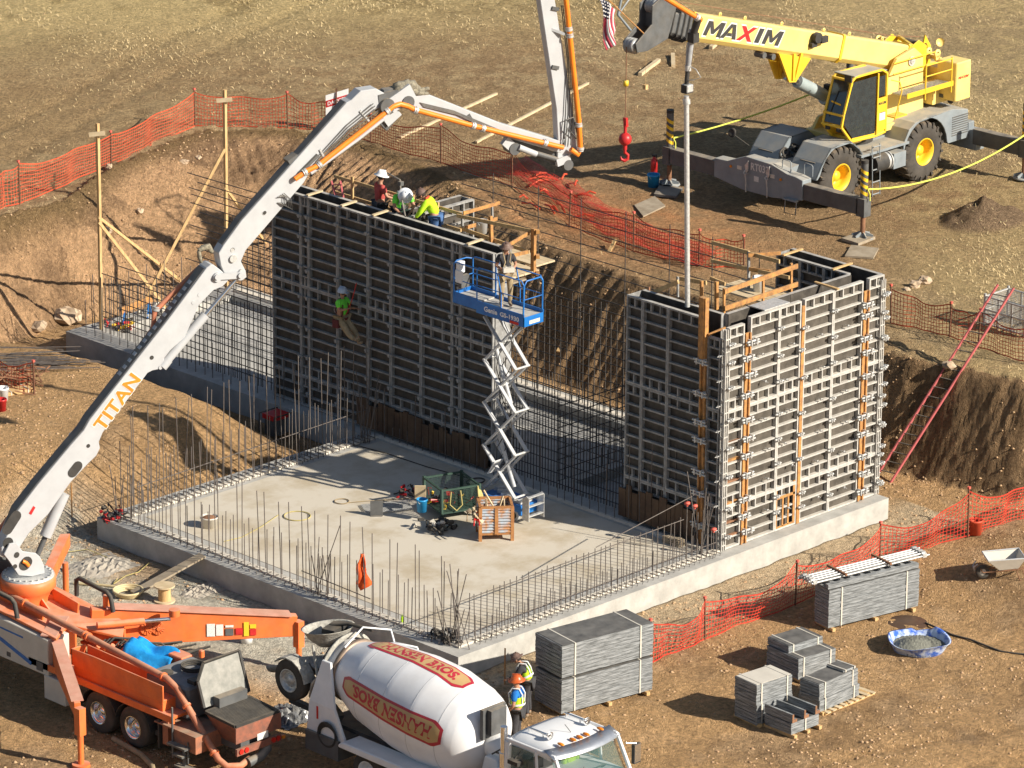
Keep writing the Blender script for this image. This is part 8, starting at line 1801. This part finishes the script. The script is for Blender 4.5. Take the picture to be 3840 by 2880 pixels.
# yellow sawhorse board on the wing
a_, c_ = G(455, 1165, .55), G(570, 1118, .55); t = thing('sawhorse', 'orange-yellow board across blue sawhorse legs on the far left wing', 'sawhorse', (a_.x, a_.y, 0)); b = MB(); b.beam(a_, c_, .06, .2); part('board', b, M['orange_beam'], t, True)
for p in (a_.lerp(c_, .1), a_.lerp(c_, .9)):
    for s in (-1, 1): b = MB(); b.beam(p, Vector((p.x+s*.2, p.y+s*.15, .0)), .04, .04); part('leg', b, M['blue'], t, True)
# boulders on the left bank
for i, (x, y, r_) in enumerate(((250, 1200, .45), (145, 1232, .28), (410, 630, .14), (405, 868, .16), (690, 615, .18), (745, 595, .12), (1255, 470, .12), (3560, 1378, .2), (3430, 1075, .2), (3465, 1060, .22), (3400, 1090, .12), (525, 795, .14))):
    c = T(x, y); b = MB(); b.rock((0, 0, r_*.3), r_, i+3, 9, 6, .65); o = single('boulder', b, mat('boulder_stone', (.52, .4, .28), (.36, .26, .17), sc=4, rough=.95, bump=.4) if i == 0 else bpy.data.materials['boulder_stone'], ['large pale boulder at the toe of the left bank', 'second pale boulder at the toe of the left bank', 'pale stone below the mesh fence at far left', 'stone half-way down the left bank', 'stone on the bank below the braced post', 'smaller stone above the boulders on the left bank', 'stone by the danger sign', 'round stone on the bank behind the red ladder', 'rock in the clump right of the corner form', 'biggest rock in the clump right of the corner form', 'small rock in the clump right of the corner form', 'stone in the upper left bank face'][i], 'rock', loc=c)
# ================================================================ ROUND THE CRANE
def pad(name, label, pts, mt, h=.08):
    P_ = [T(*p) for p in pts]; zz = max(p.z for p in P_)+.02; b = MB(); b.prism([Vector((p.x, p.y, zz)) for p in P_], (0, 0, h)); return single(name, b, M[mt], label, 'board', loc=P_[0], world=True)
pad('timber_pad', 'weathered plywood sheet lying on the rim left of the steel pipe', [(2378, 775), (2412, 818), (2495, 778), (2455, 742)], 'lumber_old', .04)
pad('timber_pad', 'square brown timber pad under the nearest crane outrigger', [(3155, 905), (3218, 925), (3282, 900), (3225, 880)], 'lumber_old', .09)
pad('timber_pad', 'spare timber pad lying in front of the nearest crane outrigger', [(3168, 968), (3275, 975), (3295, 940), (3192, 928)], 'lumber_old', .06)
pad('timber_pad', 'dark round mat under the left front crane outrigger', [(2452, 738), (2535, 748), (2560, 715), (2475, 700)], 'dgrey', .08)
c = T(2450, 700); bucket('bucket', 'blue bucket with white label beside the left crane outrigger', (c.x, c.y, c.z), .2, .42, 'lblue')
c = T(2452, 662); t = thing('fire_extinguisher', 'red fire extinguisher standing behind the blue bucket by the crane', 'extinguisher', (c.x, c.y, c.z)); b = MB(); b.lathe((0, 0, 0), (0, 0, 1), [(0, .001), (0, .11), (.55, .11), (.62, .05), (.66, .04)], n=18); part('cylinder', b, M['red'], t); b = MB(); b.tube([(0, 0, .66), (.1, 0, .72), (.15, 0, .5), (.13, 0, .3)], .015, 6); b.box((0, 0, .7), (.05, .16, .05)); part('hose', b, M['black'], t)
Rr = mat('yellow_rope', (.72, .75, .12), (.6, .62, .1), sc=5, rough=.8)
cm_ = ROOTS[CR_.name]
def cw_(x, y, z): return cm_ @ Vector((x, y, z))
def rope(label, a, c, sag):
    b = MB(); b.tube([a.lerp(c, i/16)+Vector((0, 0, -sag*4*(i/16)*(1-i/16))) for i in range(17)], .028, 6); b.tube([a, a+Vector((.05, -.05, -.15)), a+Vector((0, -.1, -.35))], .02, 5); single('rope_barrier', b, Rr, label, 'rope', loc=a, world=True)
rope('yellow barrier rope strung between the two near outrigger posts of the crane', cw_(-4.2, -4.25, 1.62), cw_(4.4, -3.75, 1.62), .45)
rope('yellow barrier rope strung from the left outrigger post back behind the crane', cw_(-4.2, 3.7, 1.62), cw_(3.9, 3.7, 1.9), .15)
# ================================================================ ROUND THE TRUCKS
c = G(620, 2215, ZL); t = thing('cable_spool', 'small wooden cable spool standing behind the outrigger beam', 'spool', G(1045*.5907, 1900+600*.5907, ZL))
for z in (0, .42): b = MB(); b.cyl((0, 0, z), (0, 0, z+.04), .28, n=22); part('flange', b, M['lumber_pale'], t)
b = MB(); b.cyl((0, 0, .04), (0, 0, .42), .17, n=16); part('core', b, M['lumber'], t)
b = MB(); c = G(480, 2235, ZL)
for i in range(4): b.tube([c+Vector((cos(a)*(.3+.03*i), sin(a)*(.3+.03*i), .05+.04*i)) for a in [2*pi*k_/24 for k_ in range(25)]], .03, 6, False)
b.tube([c+Vector((.3, 0, .1)), c+Vector((-.1, .9, .08)), c+Vector((-.5, 1.6, .05))], .04, 6); single('hose', b, mat('cream_hose', (.6, .5, .3), (.5, .4, .22), sc=5, rough=.8), 'thick cream hose coiled on the ground between pump truck and footing', 'hose', loc=c, world=True)
b = MB(); b.tube([G(*p, ZL+.05) for p in ((440, 2170), (425, 2190), (470, 2160), (520, 2145), (560, 2110))], .012, 5); b.tube([G(*p, ZL+.05) for p in ((250, 2070), (330, 2060), (400, 2090), (430, 2110))], .012, 5); single('extension_cord', b, hm, 'thin yellow cord straggling over the pale ground beside the footing', 'cord', loc=G(440, 2170, ZL), world=True)
def crumple(name, label, cat, c, rx, ry, h, mt, seed):
    r2 = random.Random(seed); n = 16; vs = []
    for i in range(n+1):
        for j in range(n+1):
            x, y = i/n*2-1, j/n*2-1; r_ = hypot(x, y); vs.append((x*rx*r2.uniform(.9, 1.05), y*ry*r2.uniform(.9, 1.05), max(0, 1-r_*r_*.9)*h*r2.uniform(.35, 1.1)))
    b = MB(); b.add(vs, [(i*(n+1)+j, (i+1)*(n+1)+j, (i+1)*(n+1)+j+1, i*(n+1)+j+1) for i in range(n) for j in range(n)]); o = single(name, b, mt, label, cat, loc=c); return o
crumple('plastic_sheet', 'crumpled black plastic sheeting on the ground behind the mixer wheel', 'plastic sheet', G(1085, 2690, ZL)+Vector((0, 0, .02)), .65, .6, .35, mat('black_plastic', (.2, .2, .2), (.03, .03, .03), sc=9, rough=.25, spec=.8), 3)
crumple('slurry_patch', 'low mound of dried grey concrete slurry beside the pump truck', 'concrete waste', G(375, 2125, ZL), .9, .7, .16, mat('dried_slurry', (.4, .36, .3), (.32, .28, .23), sc=5, rough=.95), 5)
crumple('rubble', 'small heap of broken grey concrete between outrigger beam and footing', 'concrete waste', G(760, 2215, ZL), .7, .4, .14, bpy.data.materials['dried_slurry'], 6)
for (x, y, lab, h) in ((1893, 2569, 'thin orange survey stake between mixer drum and panel stack', 1.0), (270, 1935, 'thin orange survey stake at the foot of the dirt mound', .95)):
    p = T(x, y); b = MB(); b.beam((0, 0, -.05), (0, 0, h), .035, .02); single('survey_stake', b, M['orange_beam'], lab, 'stake', loc=p)
c = G(775, 2440, ZL); t = thing('bucket', 'white pail under the end of the orange outrigger beam', 'bucket', G(925, 2410, ZL)); b = MB(); b.lathe((0, 0, 0), (0, 0, 1), [(0, .001), (0, .15), (.36, .17), (.36, .15), (.1, .13)], n=18); part('pail', b, M['white'], t)
# thick suction hose on the ground by the pump wheels
b = MB(); b.tube([G(*p, ZL+.07) for p in ((425, 2770), (470, 2795), (530, 2830), (570, 2870), (580, 2920))], .07, 10); single('hose', b, M['khaki'], 'thick grey-brown hose lying on the ground by the pump truck wheels', 'hose', loc=G(425, 2770, ZL), world=True)
# ================================================================ LOOSE SURFACE LITTER
def scatter(name, label, cat, N_, region, rr_, mt, seed, flat=.6, up_only=None, strips=False, mask=None):
    rs = np.random.RandomState(seed); x0, x1, y0, y1 = region
    X = rs.uniform(x0, x1, N_); Y = rs.uniform(y0, y1, N_)
    inu = inside(X, Y, UP); und = _ins(X, Y, -.05, 11.6, -.05, 14.0) | _ins(X, Y, 9.5, 16.7, -.05, 26.9)
    keep = ~und
    if up_only is True: keep &= inu
    if up_only is False: keep &= ~inu
    if mask: keep &= mask(X, Y) > rs.rand(N_)
    dens = fbm(X, Y, .3, 3)+.5*fbm(X, Y, 1.3, 2); keep &= (dens > rs.uniform(-.2, .5, N_))
    X, Y = X[keep], Y[keep]; Z = height(X[None, :], Y[None, :])[0]; n = len(X); sz = rr_[0]+(rr_[1]-rr_[0])*rs.rand(n)**3
    if strips:
        a = rs.uniform(0, pi, n); L_ = sz; w_ = .006+.005*rs.rand(n); ca, sa = np.cos(a), np.sin(a); dz = rs.uniform(-.03, .06, n)
        P_ = np.stack([np.stack([X-ca*L_-sa*w_, Y-sa*L_+ca*w_, Z+.012], -1), np.stack([X-ca*L_+sa*w_, Y-sa*L_-ca*w_, Z+.012], -1), np.stack([X+ca*L_+sa*w_, Y+sa*L_-ca*w_, Z+.03+dz], -1), np.stack([X+ca*L_-sa*w_, Y+sa*L_+ca*w_, Z+.03+dz], -1)], 1)
        co_ = P_.reshape(-1, 3); q = (np.arange(n)[:, None]*4+np.arange(4)[None, :]); k_ = 4
    else:
        base = np.array([(1, 0, 0), (-.9, .1, 0), (0, 1, .05), (0, -1.05, 0), (.05, .1, 1), (0, 0, -1)], float); tri = np.array([(0, 2, 4), (2, 1, 4), (1, 3, 4), (3, 0, 4), (2, 0, 5), (1, 2, 5), (3, 1, 5), (0, 3, 5)])
        j = base[None]*(1+rs.uniform(-.3, .3, (n, 6, 1))); a = rs.uniform(0, 2*pi, n); ca, sa = np.cos(a)[:, None], np.sin(a)[:, None]
        xx = j[..., 0]*ca-j[..., 1]*sa; yy = j[..., 0]*sa+j[..., 1]*ca
        co_ = np.stack([X[:, None]+xx*sz[:, None], Y[:, None]+yy*sz[:, None], Z[:, None]+j[..., 2]*sz[:, None]*flat], -1).reshape(-1, 3); q = (np.arange(n)[:, None, None]*6+tri[None]).reshape(-1, 3); k_ = 3
    me = bpy.data.meshes.new(name); me.vertices.add(len(co_)); me.vertices.foreach_set('co', co_.astype(np.float32).ravel()); me.loops.add(q.size); me.loops.foreach_set('vertex_index', q.astype(np.int32).ravel()); me.polygons.add(len(q)); me.polygons.foreach_set('loop_start', np.arange(0, q.size, k_, dtype=np.int32)); me.polygons.foreach_set('loop_total', np.full(len(q), k_, np.int32)); me.update(calc_edges=True); me.materials.append(mt)
    o = bpy.data.objects.new(name, me); COL.objects.link(o); o['kind'] = 'stuff'; o['label'] = label; o['category'] = cat
scatter('earth_clods', 'brown earth clods and pebbles strewn over the dug ground and banks', 'clods', 90000, (-14, 24, -14, 34), (.012, .07), mat('earth_clod', (.52, .35, .2), (.32, .2, .11), sc=.8, rough=.95), 1, up_only=False)
scatter('loose_stones', 'pale stones scattered over the lower ground', 'stones', 2200, (-14, 24, -14, 34), (.015, .06), mat('pale_stone', (.5, .36, .23), (.4, .27, .16), sc=1, rough=.95), 2, up_only=False)
scatter('field_clods', 'brown clods strewn over the upper field', 'clods', 30000, (8, 58, -4, 58), (.012, .045), bpy.data.materials['earth_clod'], 3, up_only=True, mask=lambda X, Y: 1-.75*SS(Y+X*.55, 50, 60))
scatter('straw', 'dry straw strewn over the upper field', 'straw', 150000, (8, 60, -4, 60), (.025, .085), mat('dry_straw', (.7, .55, .3), (.52, .39, .2), sc=1, rough=.9), 4, up_only=True, strips=True, mask=lambda X, Y: np.clip(.12+SS(Y+X*.55, 50, 62)+SS(X-Y*.9, 17, 24)-1.2*np.exp(-(((X-31.5)/6)**2+((Y-14)/5.5)**2)), 0, 1))
